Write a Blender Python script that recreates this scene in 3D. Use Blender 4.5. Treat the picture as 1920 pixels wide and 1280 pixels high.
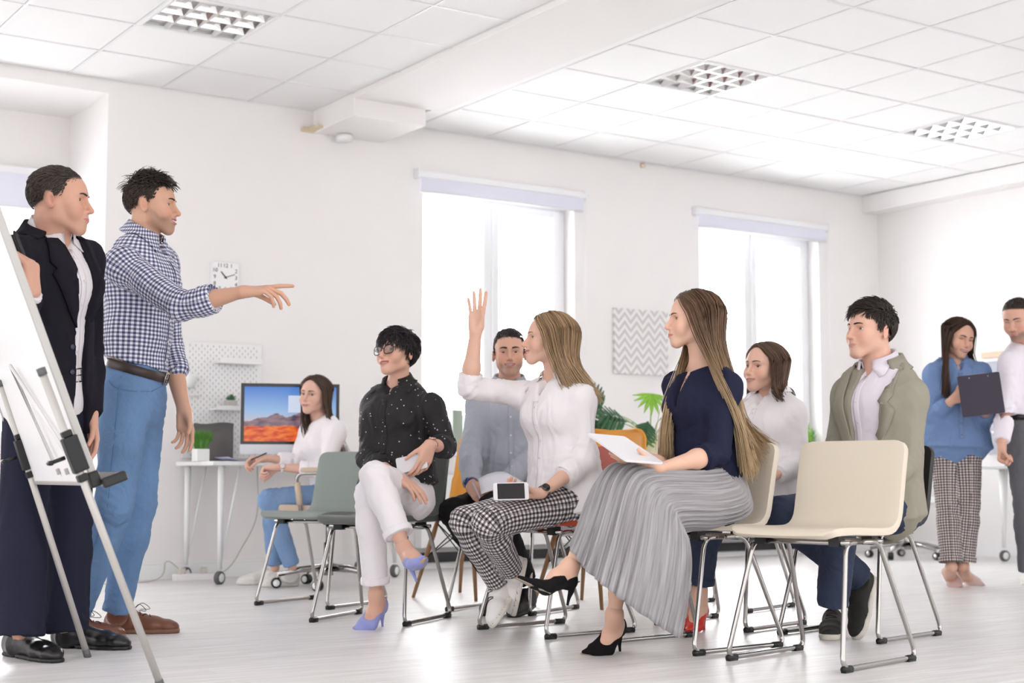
import bpy, bmesh, math, random
import numpy as np
from mathutils import Vector, Matrix
from mathutils.bvhtree import BVHTree

# ---------------------------------------------------------------- camera, world, exposure
for _o in list(bpy.data.objects):
    bpy.data.objects.remove(_o, do_unlink=True)
SC = bpy.context.scene
C = SC.collection
R_ = math.radians
YAW, PIT, FPX, CAMH = R_(34.04), R_(5.30), 2738.0, 0.64
CY, SY, CP, SP = math.cos(YAW), math.sin(YAW), math.cos(PIT), math.sin(PIT)
cam_d = bpy.data.cameras.new('camera')
cam = bpy.data.objects.new('camera', cam_d)
C.objects.link(cam)
cam.location = (0, 0, CAMH)
cam.rotation_euler = (math.pi / 2 + PIT, 0, -YAW)
cam_d.sensor_width = 36.0
cam_d.lens = 36.0 * FPX / 1920.0
cam_d.clip_end = 200
cam_d.dof.use_dof = True
cam_d.dof.focus_distance = 5.6
cam_d.dof.aperture_fstop = 3.2
SC.camera = cam
w = bpy.data.worlds.new('world')
SC.world = w
w.use_nodes = True
_bg = w.node_tree.nodes['Background']
_bg.inputs[0].default_value = (1.0, 0.99, 0.985, 1)
_bg.inputs[1].default_value = 1.0
# bright overcast daylight standing in each window opening (room axes: x along the window wall, y towards it)
for _i, (_x, _y, _wd) in enumerate(((5.908, 9.35, 1.5), (8.524, 9.35, 1.5), (2.14, 10.35, 1.6))):
    _l = bpy.data.lights.new('window_daylight', 'AREA'); _l.shape = 'RECTANGLE'; _l.size = _wd; _l.size_y = 2.1; _l.energy = 75; _l.color = (0.97, 0.985, 1.0)
    _lo = bpy.data.objects.new('window_daylight', _l); C.objects.link(_lo); _lo.location = (_x, _y, 1.8); _lo.rotation_euler = (-math.pi / 2, 0, 0)
SC.view_settings.view_transform = 'Standard'
SC.view_settings.look = 'None'
SC.view_settings.exposure = 1.15
SC.view_settings.gamma = 1.0
SC.view_settings.use_curve_mapping = False

# ---------------------------------------------------------------- coordinates
# working frame of people and furniture: x to the right, y away from the viewer, z up
def P(px, py, D):
    a = (px - 960) / FPX
    b = (640 - py) / FPX
    s = D / (CP - b * SP)
    return np.array([a * s, D, CAMH + (SP + b * CP) * s])
def G(px, py, z=0.0):
    a = (px - 960) / FPX
    b = (640 - py) / FPX
    s = (z - CAMH) / (SP + b * CP)
    return np.array([a * s, s * (CP - b * SP), z])
def W(p):
    return Vector((p[0] * CY + p[1] * SY, -p[0] * SY + p[1] * CY, p[2]))
def Wxy(x, y, z=0.0):
    return W((x, y, z))

# ---------------------------------------------------------------- objects
def tag(o, label=None, cat=None, group=None, kind=None):
    if label: o['label'] = label
    if cat: o['category'] = cat
    if group: o['group'] = group
    if kind: o['kind'] = kind
    return o
def empty(name, loc=(0, 0, 0), rz=0.0):
    o = bpy.data.objects.new(name, None)
    o.empty_display_size = 0.05
    C.objects.link(o)
    o.location = loc
    o.rotation_euler = (0, 0, rz)
    return o
def obj(name, me, mat=None, parent=None, smooth=None):
    o = bpy.data.objects.new(name, me)
    C.objects.link(o)
    if mat is not None:
        for m_ in (mat if isinstance(mat, (list, tuple)) else [mat]):
            me.materials.append(m_)
    if parent is not None: o.parent = parent
    if smooth is not None:
        me.polygons.foreach_set('use_smooth', [smooth] * len(me.polygons))
    return o
def mesh_np(name, V, F, smooth=True):
    """V (n,3), F (m,4) or (m,3) int array or a list of index tuples"""
    me = bpy.data.meshes.new(name)
    V = np.asarray(V, dtype=np.float32)
    if isinstance(F, np.ndarray):
        k = F.shape[1]
        me.vertices.add(len(V)); me.vertices.foreach_set('co', V.ravel())
        me.loops.add(F.size); me.loops.foreach_set('vertex_index', F.astype(np.int32).ravel())
        me.polygons.add(len(F))
        me.polygons.foreach_set('loop_start', np.arange(0, F.size, k, dtype=np.int32))
        me.update(calc_edges=True)
    else:
        me.from_pydata(V.tolist(), [], [tuple(f) for f in F])
        me.update()
    me.polygons.foreach_set('use_smooth', [smooth] * len(me.polygons))
    return me
class MB:
    """collects shapes into one mesh"""
    def __init__(s): s.v = []; s.f = []; s.sm = []
    def add(s, V, F, smooth=False):
        o = len(s.v)
        s.v += [tuple(float(c) for c in p) for p in V]
        s.f += [tuple(int(i) + o for i in f) for f in F]
        s.sm += [smooth] * len(F)
        return s
    def box(s, lo, hi, M=None):
        x0, y0, z0 = lo; x1, y1, z1 = hi
        V = [(x0, y0, z0), (x1, y0, z0), (x1, y1, z0), (x0, y1, z0), (x0, y0, z1), (x1, y0, z1), (x1, y1, z1), (x0, y1, z1)]
        if M is not None: V = [M @ Vector(p) for p in V]
        return s.add(V, [(0, 3, 2, 1), (4, 5, 6, 7), (0, 1, 5, 4), (1, 2, 6, 5), (2, 3, 7, 6), (3, 0, 4, 7)])
    def tube(s, pts, r, n=8, cap=True, closed=False):
        V, F = tube_np(pts, r, n, cap, closed)
        return s.add(V, F, True)
    def prism(s, poly, z0, z1, M=None):
        n = len(poly)
        V = [(p[0], p[1], z0) for p in poly] + [(p[0], p[1], z1) for p in poly]
        if M is not None: V = [M @ Vector(p) for p in V]
        return s.add(V, [tuple(range(n - 1, -1, -1)), tuple(range(n, 2 * n))] + [(i, (i + 1) % n, n + (i + 1) % n, n + i) for i in range(n)])
    def lathe(s, prof, n=24, M=None, smooth=True):
        V = []; F = []
        for (r, z) in prof:
            for k in range(n):
                a = 2 * math.pi * k / n
                V.append((r * math.cos(a), r * math.sin(a), z))
        for j in range(len(prof) - 1):
            for k in range(n):
                F.append((j * n + k, j * n + (k + 1) % n, (j + 1) * n + (k + 1) % n, (j + 1) * n + k))
        F.append(tuple(range(n - 1, -1, -1))); F.append(tuple((len(prof) - 1) * n + k for k in range(n)))
        if M is not None: V = [M @ Vector(p) for p in V]
        return s.add(V, F, smooth)
    def mesh(s, name):
        me = bpy.data.meshes.new(name)
        me.from_pydata(s.v, [], s.f)
        me.polygons.foreach_set('use_smooth', s.sm)
        me.update()
        return me
    def build(s, name, mat, parent=None, bevel=0.0, seg=2):
        o = obj(name, s.mesh(name), mat, parent)
        if bevel:
            b = o.modifiers.new('bevel', 'BEVEL'); b.width = bevel; b.segments = seg; b.limit_method = 'ANGLE'
            b.harden_normals = False
        return o
def frames(pts):
    pts = np.asarray(pts, float)
    n = len(pts)
    t = np.zeros_like(pts)
    t[1:-1] = pts[2:] - pts[:-2]; t[0] = pts[1] - pts[0]; t[-1] = pts[-1] - pts[-2]
    t /= np.linalg.norm(t, axis=1)[:, None] + 1e-12
    up = np.array([0, 0, 1.0]) if abs(t[0][2]) < 0.9 else np.array([1.0, 0, 0])
    a = np.zeros_like(pts); b = np.zeros_like(pts)
    s = np.cross(t[0], up); s /= np.linalg.norm(s)
    for i in range(n):
        s = s - t[i] * (s @ t[i]); s /= np.linalg.norm(s) + 1e-12
        a[i] = s; b[i] = np.cross(t[i], s)
    return t, a, b
def tube_np(pts, r, n=8, cap=True, closed=False, flat=1.0):
    pts = np.asarray(pts, float); m = len(pts)
    r = np.broadcast_to(np.asarray(r, float), (m,))
    t, a, b = frames(pts)
    th = np.arange(n) * 2 * math.pi / n
    V = pts[:, None, :] + r[:, None, None] * (np.cos(th)[None, :, None] * a[:, None, :] + flat * np.sin(th)[None, :, None] * b[:, None, :])
    V = V.reshape(-1, 3)
    F = []
    for j in range(m - 1 + (1 if closed else 0)):
        j2 = (j + 1) % m
        for k in range(n):
            F.append((j * n + k, j * n + (k + 1) % n, j2 * n + (k + 1) % n, j2 * n + k))
    if cap and not closed:
        F.append(tuple(range(n - 1, -1, -1))); F.append(tuple((m - 1) * n + k for k in range(n)))
    return V, F
def round_path(pts, rad, seg=5):
    """polyline with rounded corners"""
    pts = [np.asarray(p, float) for p in pts]
    out = [pts[0]]
    for i in range(1, len(pts) - 1):
        p0, p1, p2 = pts[i - 1], pts[i], pts[i + 1]
        d0 = p0 - p1; d1 = p2 - p1
        l0, l1 = np.linalg.norm(d0), np.linalg.norm(d1)
        q = min(rad, l0 * 0.45, l1 * 0.45)
        a = p1 + d0 / l0 * q; b = p1 + d1 / l1 * q
        for k in range(seg + 1):
            u = k / seg
            out.append((1 - u) ** 2 * a + 2 * u * (1 - u) * p1 + u * u * b)
    out.append(pts[-1])
    return out
def spline(pts, n):
    """catmull-rom through points, n samples"""
    pts = np.asarray(pts, float)
    m = len(pts)
    if m == 2:
        u = np.linspace(0, 1, n)[:, None]
        return pts[0] * (1 - u) + pts[1] * u
    q = np.vstack([2 * pts[0] - pts[1], pts, 2 * pts[-1] - pts[-2]])
    u = np.linspace(0, m - 1, n)
    i = np.minimum(u.astype(int), m - 2); f = (u - i)[:, None]
    p0, p1, p2, p3 = q[i], q[i + 1], q[i + 2], q[i + 3]
    return 0.5 * ((2 * p1) + (-p0 + p2) * f + (2 * p0 - 5 * p1 + 4 * p2 - p3) * f ** 2 + (-p0 + 3 * p1 - 3 * p2 + p3) * f ** 3)
def copy_tree(o, parent=None):
    c = o.copy(); C.objects.link(c); c.parent = parent
    for ch in list(o.children): copy_tree(ch, c)
    return c

# ---------------------------------------------------------------- materials
MATS = {}
def srgb(r, g, b):
    f = lambda c: (c / 255 / 12.92) if c / 255 <= 0.04045 else ((c / 255 + 0.055) / 1.055) ** 2.4
    return (f(r), f(g), f(b), 1.0)
def mat(name, col, rough=0.5, metal=0.0, noise=0.0, nscale=20.0, bump=0.0, bscale=60.0, sss=0.0, alpha=None, spec=0.5, sheen=0.0, trans=0.0, coat=0.0):
    if name in MATS: return MATS[name]
    m = bpy.data.materials.new(name); m.use_nodes = True
    nt = m.node_tree; p = nt.nodes['Principled BSDF']
    p.inputs['Base Color'].default_value = col
    p.inputs['Roughness'].default_value = rough
    p.inputs['Metallic'].default_value = metal
    p.inputs['Specular IOR Level'].default_value = spec
    if sheen: p.inputs['Sheen Weight'].default_value = sheen
    if trans: p.inputs['Transmission Weight'].default_value = trans
    if coat: p.inputs['Coat Weight'].default_value = coat
    if sss:
        p.inputs['Subsurface Weight'].default_value = sss
        p.inputs['Subsurface Radius'].default_value = (1.0, 0.35, 0.2)
        p.inputs['Subsurface Scale'].default_value = 0.008
    if noise or bump:
        tc = nt.nodes.new('ShaderNodeTexCoord')
        if noise:
            n = nt.nodes.new('ShaderNodeTexNoise'); n.inputs['Scale'].default_value = nscale; n.inputs['Detail'].default_value = 4
            nt.links.new(tc.outputs['Object'], n.inputs['Vector'])
            mx = nt.nodes.new('ShaderNodeMix'); mx.data_type = 'RGBA'
            mx.inputs['A'].default_value = tuple(c * (1 - noise) for c in col[:3]) + (1,)
            mx.inputs['B'].default_value = tuple(min(1, c * (1 + noise)) for c in col[:3]) + (1,)
            nt.links.new(n.outputs['Fac'], mx.inputs['Factor'])
            nt.links.new(mx.outputs['Result'], p.inputs['Base Color'])
        if bump:
            n = nt.nodes.new('ShaderNodeTexNoise'); n.inputs['Scale'].default_value = bscale; n.inputs['Detail'].default_value = 3
            nt.links.new(tc.outputs['Object'], n.inputs['Vector'])
            b = nt.nodes.new('ShaderNodeBump'); b.inputs['Strength'].default_value = bump; b.inputs['Distance'].default_value = 0.01
            nt.links.new(n.outputs['Fac'], b.inputs['Height']); nt.links.new(b.outputs['Normal'], p.inputs['Normal'])
    MATS[name] = m
    return m
def attr_mat(name, rough=0.5, sss=0.0, spec=0.4, bump=0.0, bscale=300.0, aniso=False):
    """colour from the mesh's own colour attribute"""
    if name in MATS: return MATS[name]
    m = mat(name, (1, 1, 1, 1), rough, sss=sss, spec=spec, bump=bump, bscale=bscale)
    nt = m.node_tree; p = nt.nodes['Principled BSDF']
    a = nt.nodes.new('ShaderNodeAttribute'); a.attribute_name = 'Col'
    nt.links.new(a.outputs['Color'], p.inputs['Base Color'])
    return m
def set_col(me, cols):
    cols = np.asarray(cols, np.float32)
    if cols.shape[1] == 3: cols = np.hstack([cols, np.ones((len(cols), 1), np.float32)])
    a = me.color_attributes.new('Col', 'FLOAT_COLOR', 'POINT')
    a.data.foreach_set('color', cols.ravel())
def set_vec(me, name, vals):
    a = me.attributes.new(name, 'FLOAT_VECTOR', 'POINT')
    a.data.foreach_set('vector', np.asarray(vals, np.float32).ravel())

# ---------------------------------------------------------------- implicit surfaces
def unit(v):
    v = np.asarray(v, float); return v / (np.linalg.norm(v) + 1e-12)
def smin(a, b, k):
    if k <= 0: return np.minimum(a, b)
    h = np.maximum(k - np.abs(a - b), 0) / k
    return np.minimum(a, b) - h * h * k * 0.25
def smax(a, b, k): return -smin(-a, -b, k)
class Seg:
    """tapered round or elliptical limb piece; ends round or flat"""
    def __init__(s, A, B, ra, rb=None, side=None, flat=(0, 0)):
        s.A = np.asarray(A, float); s.B = np.asarray(B, float)
        rb = ra if rb is None else rb
        s.ra = np.broadcast_to(np.asarray(ra, float), (2,)).copy(); s.rb = np.broadcast_to(np.asarray(rb, float), (2,)).copy()
        s.side = None if side is None else np.asarray(side, float); s.flat = flat
    def inflate(s, e): return Seg(s.A, s.B, s.ra + e, s.rb + e, s.side, s.flat)
    def part(s, t0, t1, e=0.0, flat=None):
        L = s.B - s.A
        return Seg(s.A + L * t0, s.A + L * t1, s.ra + (s.rb - s.ra) * t0 + e, s.ra + (s.rb - s.ra) * t1 + e, s.side, s.flat if flat is None else flat)
    def bbox(s, pad):
        r = max(s.ra.max(), s.rb.max()) + pad
        return np.minimum(s.A, s.B) - r, np.maximum(s.A, s.B) + r
    def d(s, X, Y, Z):
        n = s.B - s.A; L = np.linalg.norm(n) + 1e-9; n = n / L
        sd = s.side if s.side is not None else (np.array([0, 0, 1.0]) if abs(n[2]) < 0.9 else np.array([1.0, 0, 0]))
        sd = unit(sd - n * (sd @ n)); w_ = np.cross(n, sd)
        x, y, z = X - s.A[0], Y - s.A[1], Z - s.A[2]
        ax = x * n[0] + y * n[1] + z * n[2]
        t = np.clip(ax / L, 0, 1); e = ax - t * L
        if s.ra[0] == s.ra[1] and s.rb[0] == s.rb[1]:
            r2 = np.maximum(x * x + y * y + z * z - ax * ax, 0)
            rr = s.ra[0] + (s.rb[0] - s.ra[0]) * t
            dd = np.sqrt(r2 + e * e) - rr if not any(s.flat) else None
            if dd is None:
                e2 = e * e
                if s.flat[0]: e2 = np.where(ax < 0, 0, e2)
                if s.flat[1]: e2 = np.where(ax > L, 0, e2)
                dd = np.sqrt(r2 + e2) - rr
        else:
            u = x * sd[0] + y * sd[1] + z * sd[2]; v = x * w_[0] + y * w_[1] + z * w_[2]
            a = s.ra[0] + (s.rb[0] - s.ra[0]) * t; b = s.ra[1] + (s.rb[1] - s.ra[1]) * t
            m = np.minimum(a, b)
            if s.flat[0]: e = np.where(ax < 0, 0, e)
            if s.flat[1]: e = np.where(ax > L, 0, e)
            k0 = np.sqrt((u / a) ** 2 + (v / b) ** 2 + (e / m) ** 2)
            k1 = np.sqrt((u / a ** 2) ** 2 + (v / b ** 2) ** 2 + (e / m ** 2) ** 2) + 1e-6
            dd = np.where(k0 < 0.3, (k0 - 1) * m, k0 * (k0 - 1) / k1)
        if s.flat[0]: dd = smax(dd, -ax, 0.004)
        if s.flat[1]: dd = smax(dd, ax - L, 0.004)
        return dd
class Ell:
    def __init__(s, c, r, M=None):
        s.c = np.asarray(c, float); s.r = np.broadcast_to(np.asarray(r, float), (3,)).copy(); s.M = None if M is None else np.asarray(M, float)
    def inflate(s, e): return Ell(s.c, s.r + e, s.M)
    def bbox(s, pad):
        r = s.r.max() + pad if s.M is not None else s.r + pad
        return s.c - r, s.c + r
    def d(s, X, Y, Z):
        x, y, z = X - s.c[0], Y - s.c[1], Z - s.c[2]
        if s.M is not None:
            M = s.M
            x, y, z = x * M[0, 0] + y * M[1, 0] + z * M[2, 0], x * M[0, 1] + y * M[1, 1] + z * M[2, 1], x * M[0, 2] + y * M[1, 2] + z * M[2, 2]
        a, b, c = s.r
        k0 = np.sqrt((x / a) ** 2 + (y / b) ** 2 + (z / c) ** 2)
        k1 = np.sqrt((x / a ** 2) ** 2 + (y / b ** 2) ** 2 + (z / c ** 2) ** 2) + 1e-6
        return np.where(k0 < 0.3, (k0 - 1) * min(a, b, c), k0 * (k0 - 1) / k1)
class Fn:
    def __init__(s, f, lo, hi): s.f = f; s.lo = np.asarray(lo, float); s.hi = np.asarray(hi, float)
    def bbox(s, pad): return s.lo - pad, s.hi + pad
    def d(s, X, Y, Z): return s.f(X, Y, Z)
class Field:
    def __init__(s, h): s.h = h; s.ops = []
    def add(s, prim, k=0.0):
        for p in (prim if isinstance(prim, (list, tuple)) else [prim]): s.ops.append(('u', p, k))
        return s
    def sub(s, prim, k=0.0):
        for p in (prim if isinstance(prim, (list, tuple)) else [prim]): s.ops.append(('s', p, k))
        return s
    def cut(s, point, normal, k=0.0, lo=None, hi=None):
        """removes what lies on the normal's side of the plane"""
        point = np.asarray(point, float); n = unit(normal)
        s.ops.append(('c', (point, n, lo, hi), k)); return s
    def mesh(s, smooth_iter=0):
        h = s.h
        los, his = [], []
        for o, p, k in s.ops:
            if o == 'u':
                a, b = p.bbox(3 * h + k * 0.3); los.append(a); his.append(b)
        lo = np.min(los, 0); hi = np.max(his, 0)
        n = np.ceil((hi - lo) / h).astype(int) + 1
        F = np.full(n, 0.5, np.float32)
        ax = [(lo[i] + np.arange(n[i]) * h).astype(np.float32) for i in range(3)]
        for o, p, k in s.ops:
            if o == 'c':
                pt, nn, l2, h2 = p
                a = lo if l2 is None else np.asarray(l2); b = hi if h2 is None else np.asarray(h2)
            else:
                a, b = p.bbox((3 * h + k) if o == 'u' else (2 * h + k))
            i0 = np.clip(np.floor((a - lo) / h).astype(int), 0, n); i1 = np.clip(np.ceil((b - lo) / h).astype(int) + 1, 0, n)
            if np.any(i1 <= i0): continue
            sl = tuple(slice(i0[i], i1[i]) for i in range(3))
            X = ax[0][sl[0]][:, None, None]; Y = ax[1][sl[1]][None, :, None]; Z = ax[2][sl[2]][None, None, :]
            if o == 'c':
                dd = (X - pt[0]) * nn[0] + (Y - pt[1]) * nn[1] + (Z - pt[2]) * nn[2]
                F[sl] = smax(F[sl], dd.astype(np.float32), k)
            elif o == 'u':
                F[sl] = smin(F[sl], p.d(X, Y, Z).astype(np.float32), k)
            else:
                F[sl] = smax(F[sl], -p.d(X, Y, Z).astype(np.float32), k)
        return surface_nets(F, lo, h)
def surface_nets(F, lo, h):
    nx, ny, nz = F.shape
    S = F < 0
    quads = []; cells = []; pts = []
    dims = (nx, ny, nz)
    def cid(i, j, k): return (i * ny + j) * nz + k
    for axis in range(3):
        sl0 = [slice(None)] * 3; sl1 = [slice(None)] * 3
        sl0[axis] = slice(0, dims[axis] - 1); sl1[axis] = slice(1, dims[axis])
        ch = S[tuple(sl0)] != S[tuple(sl1)]
        idx = np.argwhere(ch)
        o1, o2 = (axis + 1) % 3, (axis + 2) % 3
        idx = idx[(idx[:, o1] > 0) & (idx[:, o2] > 0) & (idx[:, o1] < dims[o1] - 1) & (idx[:, o2] < dims[o2] - 1)]
        if not len(idx): continue
        j = idx.copy(); j[:, axis] += 1
        f0 = F[idx[:, 0], idx[:, 1], idx[:, 2]]; f1 = F[j[:, 0], j[:, 1], j[:, 2]]
        t = f0 / (f0 - f1)
        p = idx.astype(np.float64); p[:, axis] += t
        c = []
        for d1, d2 in ((-1, -1), (0, -1), (0, 0), (-1, 0)):
            q = idx.copy(); q[:, o1] += d1; q[:, o2] += d2
            ci = cid(q[:, 0], q[:, 1], q[:, 2]); c.append(ci); cells.append(ci); pts.append(p)
        qd = np.stack(c, 1)
        fl = f0 > 0
        qd[fl] = qd[fl][:, ::-1]
        quads.append(qd)
    cells = np.concatenate(cells); pts = np.concatenate(pts); quads = np.concatenate(quads)
    u, inv = np.unique(cells, return_inverse=True)
    cnt = np.bincount(inv).astype(float)
    V = np.stack([np.bincount(inv, pts[:, i]) / cnt for i in range(3)], 1) * h + lo
    Q = np.searchsorted(u, quads)
    return V, Q
def vnormals(V, Q):
    if Q.shape[1] == 4: n = np.cross(V[Q[:, 2]] - V[Q[:, 0]], V[Q[:, 3]] - V[Q[:, 1]])
    else: n = np.cross(V[Q[:, 1]] - V[Q[:, 0]], V[Q[:, 2]] - V[Q[:, 0]])
    N = np.zeros_like(V)
    for i in range(Q.shape[1]):
        for a in range(3): N[:, a] += np.bincount(Q[:, i], n[:, a], minlength=len(V))
    return N / (np.linalg.norm(N, axis=1)[:, None] + 1e-12)
def relax(V, Q, it=1, f=0.5):
    for _ in range(it):
        A = np.zeros_like(V); cnt = np.zeros(len(V))
        for i in range(4):
            a, b = Q[:, i], Q[:, (i + 1) % 4]
            for c in range(3): A[:, c] += np.bincount(a, V[b, c], minlength=len(V)) + np.bincount(b, V[a, c], minlength=len(V))
            cnt += np.bincount(a, minlength=len(V)) + np.bincount(b, minlength=len(V))
        V = V * (1 - f) + f * A / cnt[:, None]
    return V
_rng = np.random.RandomState(5)
_WD = _rng.normal(size=(48, 3)); _WD /= np.linalg.norm(_WD, axis=1)[:, None]
_WP = _rng.uniform(0, 6.28, 48)
def wave_noise(p, freq, seed=0, n=9):
    """smooth pseudo noise in -1..1 (sum of random plane waves)"""
    r = np.zeros(len(p))
    for i in range(n):
        j = (i * 7 + seed * 5) % 48
        r += np.sin((p @ _WD[j]) * freq * (0.7 + 0.09 * i) * 6.28 + _WP[(j + seed) % 48])
    return r / math.sqrt(n) / 1.1
def rotM(fwd, up=(0, 0, 1)):
    """columns: forward, left, up"""
    f = unit(fwd); l = unit(np.cross(up, f)); u = np.cross(f, l)
    return np.stack([f, l, u], 1)
def axis_rot(axis, ang):
    return np.array(Matrix.Rotation(ang, 3, Vector(axis)))
# ---------------------------------------------------------------- heads
def EYE(y): return np.array([0.0655, y, 0.0])
def build_head(neck_base, shoulders, female=False, smile=0.0, opening=0.0, lids=1.0, gaze=(0, 0), skin=(0.62, 0.36, 0.26), lip=(0.50, 0.17, 0.16),
               hair_col=(0.05, 0.03, 0.02), stubble=0.0, scalp=None, brow=0.0033, neck_r=None, jaw=1.0, nose=1.0, h=0.0033, chest=None, makeup=0.0, full=1.0):
    """all in head space: x forward, y left, z up, origin between the eyes' height and the ears"""
    f = Field(h)
    jw = (0.88 if female else 1.0) * jaw
    nr = neck_r or (0.049 if female else 0.059)
    f.add(Ell((-0.014, 0, 0.036), (0.097, 0.0745, 0.079)))
    f.add(Ell((0.026, 0, 0.022), (0.066, 0.0645, 0.068)), 0.02)
    f.add(Ell((0.032, 0, -0.030), (0.058, 0.056 * (0.96 if female else 1), 0.060)), 0.025)
    for s in (-1, 1):
        f.add(Seg((-0.004, s * 0.053 * jw, -0.025), (0.004, s * 0.0450 * jw, -0.058), 0.0115), 0.03)
        f.add(Seg((0.004, s * 0.0430 * jw, -0.060), (0.064, s * 0.014 * jw, -0.099 + 0.003 * female), 0.0135 - 0.001 * female, 0.0145 - 0.0015 * female), 0.030)
        f.add(Ell((0.056, s * 0.041, -0.026), (0.024, 0.021, 0.020)), 0.022)
        f.add(Ell((0.060, s * (0.035 + 0.004 * smile), -0.047 + 0.006 * smile), (0.020, 0.018, 0.018)), 0.024)
    f.add(Ell((0.0705 - 0.001 * female, 0, -0.099 + 0.003 * female), (0.0180, 0.020 * jw, 0.0150 - 0.001 * female)), 0.022)
    f.add(Ell((0.0815, 0, -0.0545), (0.0150, 0.018, 0.0120)), 0.012)
    f.add(Ell((0.062, 0, -0.066), (0.0325, 0.031, 0.030)), 0.020)
    br = 0.55 if female else 1.0
    for s in (-1, 1):
        f.add(Seg((0.0805 + 0.002 * br, s * 0.012, 0.018), (0.067, s * 0.046, 0.020), 0.0085 + 0.0015 * br, 0.007), 0.014)
        f.sub(Ell((0.0925, s * 0.030, -0.001), (0.014, 0.0185, 0.0105)), 0.016)
        f.sub(Ell((0.088, s * 0.013, -0.006), (0.009, 0.005, 0.012)), 0.012)
    # nose
    f.add(Seg((0.0835, 0, 0.011), (0.1075 + 0.006 * (nose - 1), 0, -0.031), (0.0062, 0.006), (0.0086, 0.0085)), 0.010)
    f.add(Ell((0.1055 + 0.006 * (nose - 1), 0, -0.0360), (0.0110 * nose, 0.0098, 0.0088)), 0.007)
    for s in (-1, 1):
        f.add(Ell((0.0915, s * 0.0112, -0.0400), (0.0095, 0.0068, 0.0068)), 0.005)
        f.sub(Ell((0.0985, s * 0.0062, -0.0465), (0.0048, 0.0028, 0.0030)), 0.003)
    # lids and eye openings
    EC = {}
    for s in (-1, 1):
        c = np.array([0.0605, s * 0.0310, -0.001]); EC[s] = c
        f.add(Ell(c, 0.0180), 0.005)
        hh = 0.0066 * lids; wd = 0.0158
        def lid(X, Y, Z, c=c, s=s):
            dy = (Y - c[1]) / wd
            zc = c[2] + 0.0012 * s * dy - 0.0008
            a = np.abs(Z - zc) - hh * (1 - dy * dy)
            a = a * 0.85
            a = np.maximum(a, 0.0158 - np.sqrt((X - c[0]) ** 2 + (Y - c[1]) ** 2 + (Z - c[2]) ** 2))
            return np.maximum(a, c[0] + 0.003 - X)
        if lids > 0.25: f.sub(Fn(lid, c + (0.0, -0.018, -0.012), c + (0.03, 0.018, 0.012)), 0.0012)
    # mouth
    zm, mw = -0.0665, 0.0235 + 0.0050 * smile
    def mz(y): return zm + (0.0075 * smile) * (np.abs(y) / mw) ** 2
    def mx(y): return 0.0985 - (np.abs(y) / mw) ** 2 * (0.013 + 0.004 * smile)
    ho = 0.0052 * opening
    ys = np.linspace(-mw, mw, 9)
    for up in (1, -1):
        for i in range(8):
            pa = []; ra = []
            for y in (ys[i], ys[i + 1]):
                e = 1 - (y / mw) ** 2
                pa.append((mx(y) - 0.0030 + 0.0012 * e, y, mz(y) + up * (ho * e + 0.0028 * full * e + 0.0008) - (0.0008 if (up == 1 and abs(y) < 0.003) else 0)))
                ra.append(0.0022 + (0.0026 if up < 0 else 0.0020) * full * e)
            f.add(Seg(pa[0], pa[1], ra[0], ra[1]), 0.0025)
    def gap(X, Y, Z):
        e = 1 - (Y / mw) ** 2
        a = (np.abs(Z - mz(Y)) - (ho + 0.0004) * e) * 0.9
        return np.maximum(a, (mx(Y) - 0.009 - 0.002 * (opening > 0)) - X)
    f.sub(Fn(gap, (0.06, -mw, zm - 0.012), (0.11, mw, zm + 0.016)), 0.0015)
    # ears
    for s in (-1, 1):
        M = axis_rot((0, 0, 1), s * 0.42) @ axis_rot((0, 1, 0), -0.22)
        f.add(Ell((-0.013, s * 0.0785, -0.010), (0.0185, 0.0065, 0.0315), M), 0.004)
        f.sub(Ell((-0.008, s * 0.0860, -0.009), (0.0098, 0.0060, 0.0190), M), 0.004)
        f.add(Seg((-0.004, s * 0.0735, -0.015), (-0.002, s * 0.0725, -0.022), 0.0045), 0.004)
    # neck and what the collar shows of the chest
    nb = np.asarray(neck_base, float)
    top = np.array([-0.022, 0, -0.055])
    f.add(Seg(top, nb, (nr * 0.98, nr * 0.98), (nr * 1.04, nr * 1.04)), 0.022)
    for sh in shoulders:
        sh = np.asarray(sh, float)
        f.add(Seg(nb, nb + (sh - nb) * 0.38, nr * 0.80, 0.040), 0.035)
    if chest is not None:
        f.add(Seg(nb + (np.asarray(chest) - nb) * 0.25, chest, (0.085, 0.06), (0.10, 0.07), side=shoulders[0] - np.asarray(shoulders[1])), 0.05)
    V, Q = f.mesh()
    # ---- colour: flesh, lips, stubble, hair roots
    x, y, z = V.T
    base = np.array(skin); col = np.tile(base, (len(V), 1))
    def blend(m, c):
        m = np.clip(m, 0, 1)[:, None]; col[:] = col * (1 - m) + np.array(c) * m
    red = base * np.array([1.0, 0.72, 0.70])
    for s in (-1, 1):
        blend(0.45 * np.exp(-(((x - 0.075) / 0.03) ** 2 + ((y - s * 0.043) / 0.02) ** 2 + ((z + 0.035) / 0.02) ** 2)), red)
        blend(0.5 * np.exp(-(((x + 0.012) / 0.025) ** 2 + ((y - s * 0.082) / 0.01) ** 2 + ((z + 0.012) / 0.03) ** 2)), red)
    blend(0.4 * np.exp(-(((x - 0.108) / 0.012) ** 2 + (y / 0.014) ** 2 + ((z + 0.037) / 0.012) ** 2)), red)
    if makeup:
        for s in (-1, 1):
            blend(makeup * np.exp(-(((y - s * 0.032) / 0.017) ** 2 + ((z - 0.006) / 0.006) ** 2)) * (x > 0.06), base * np.array([0.55, 0.45, 0.42]))
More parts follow.
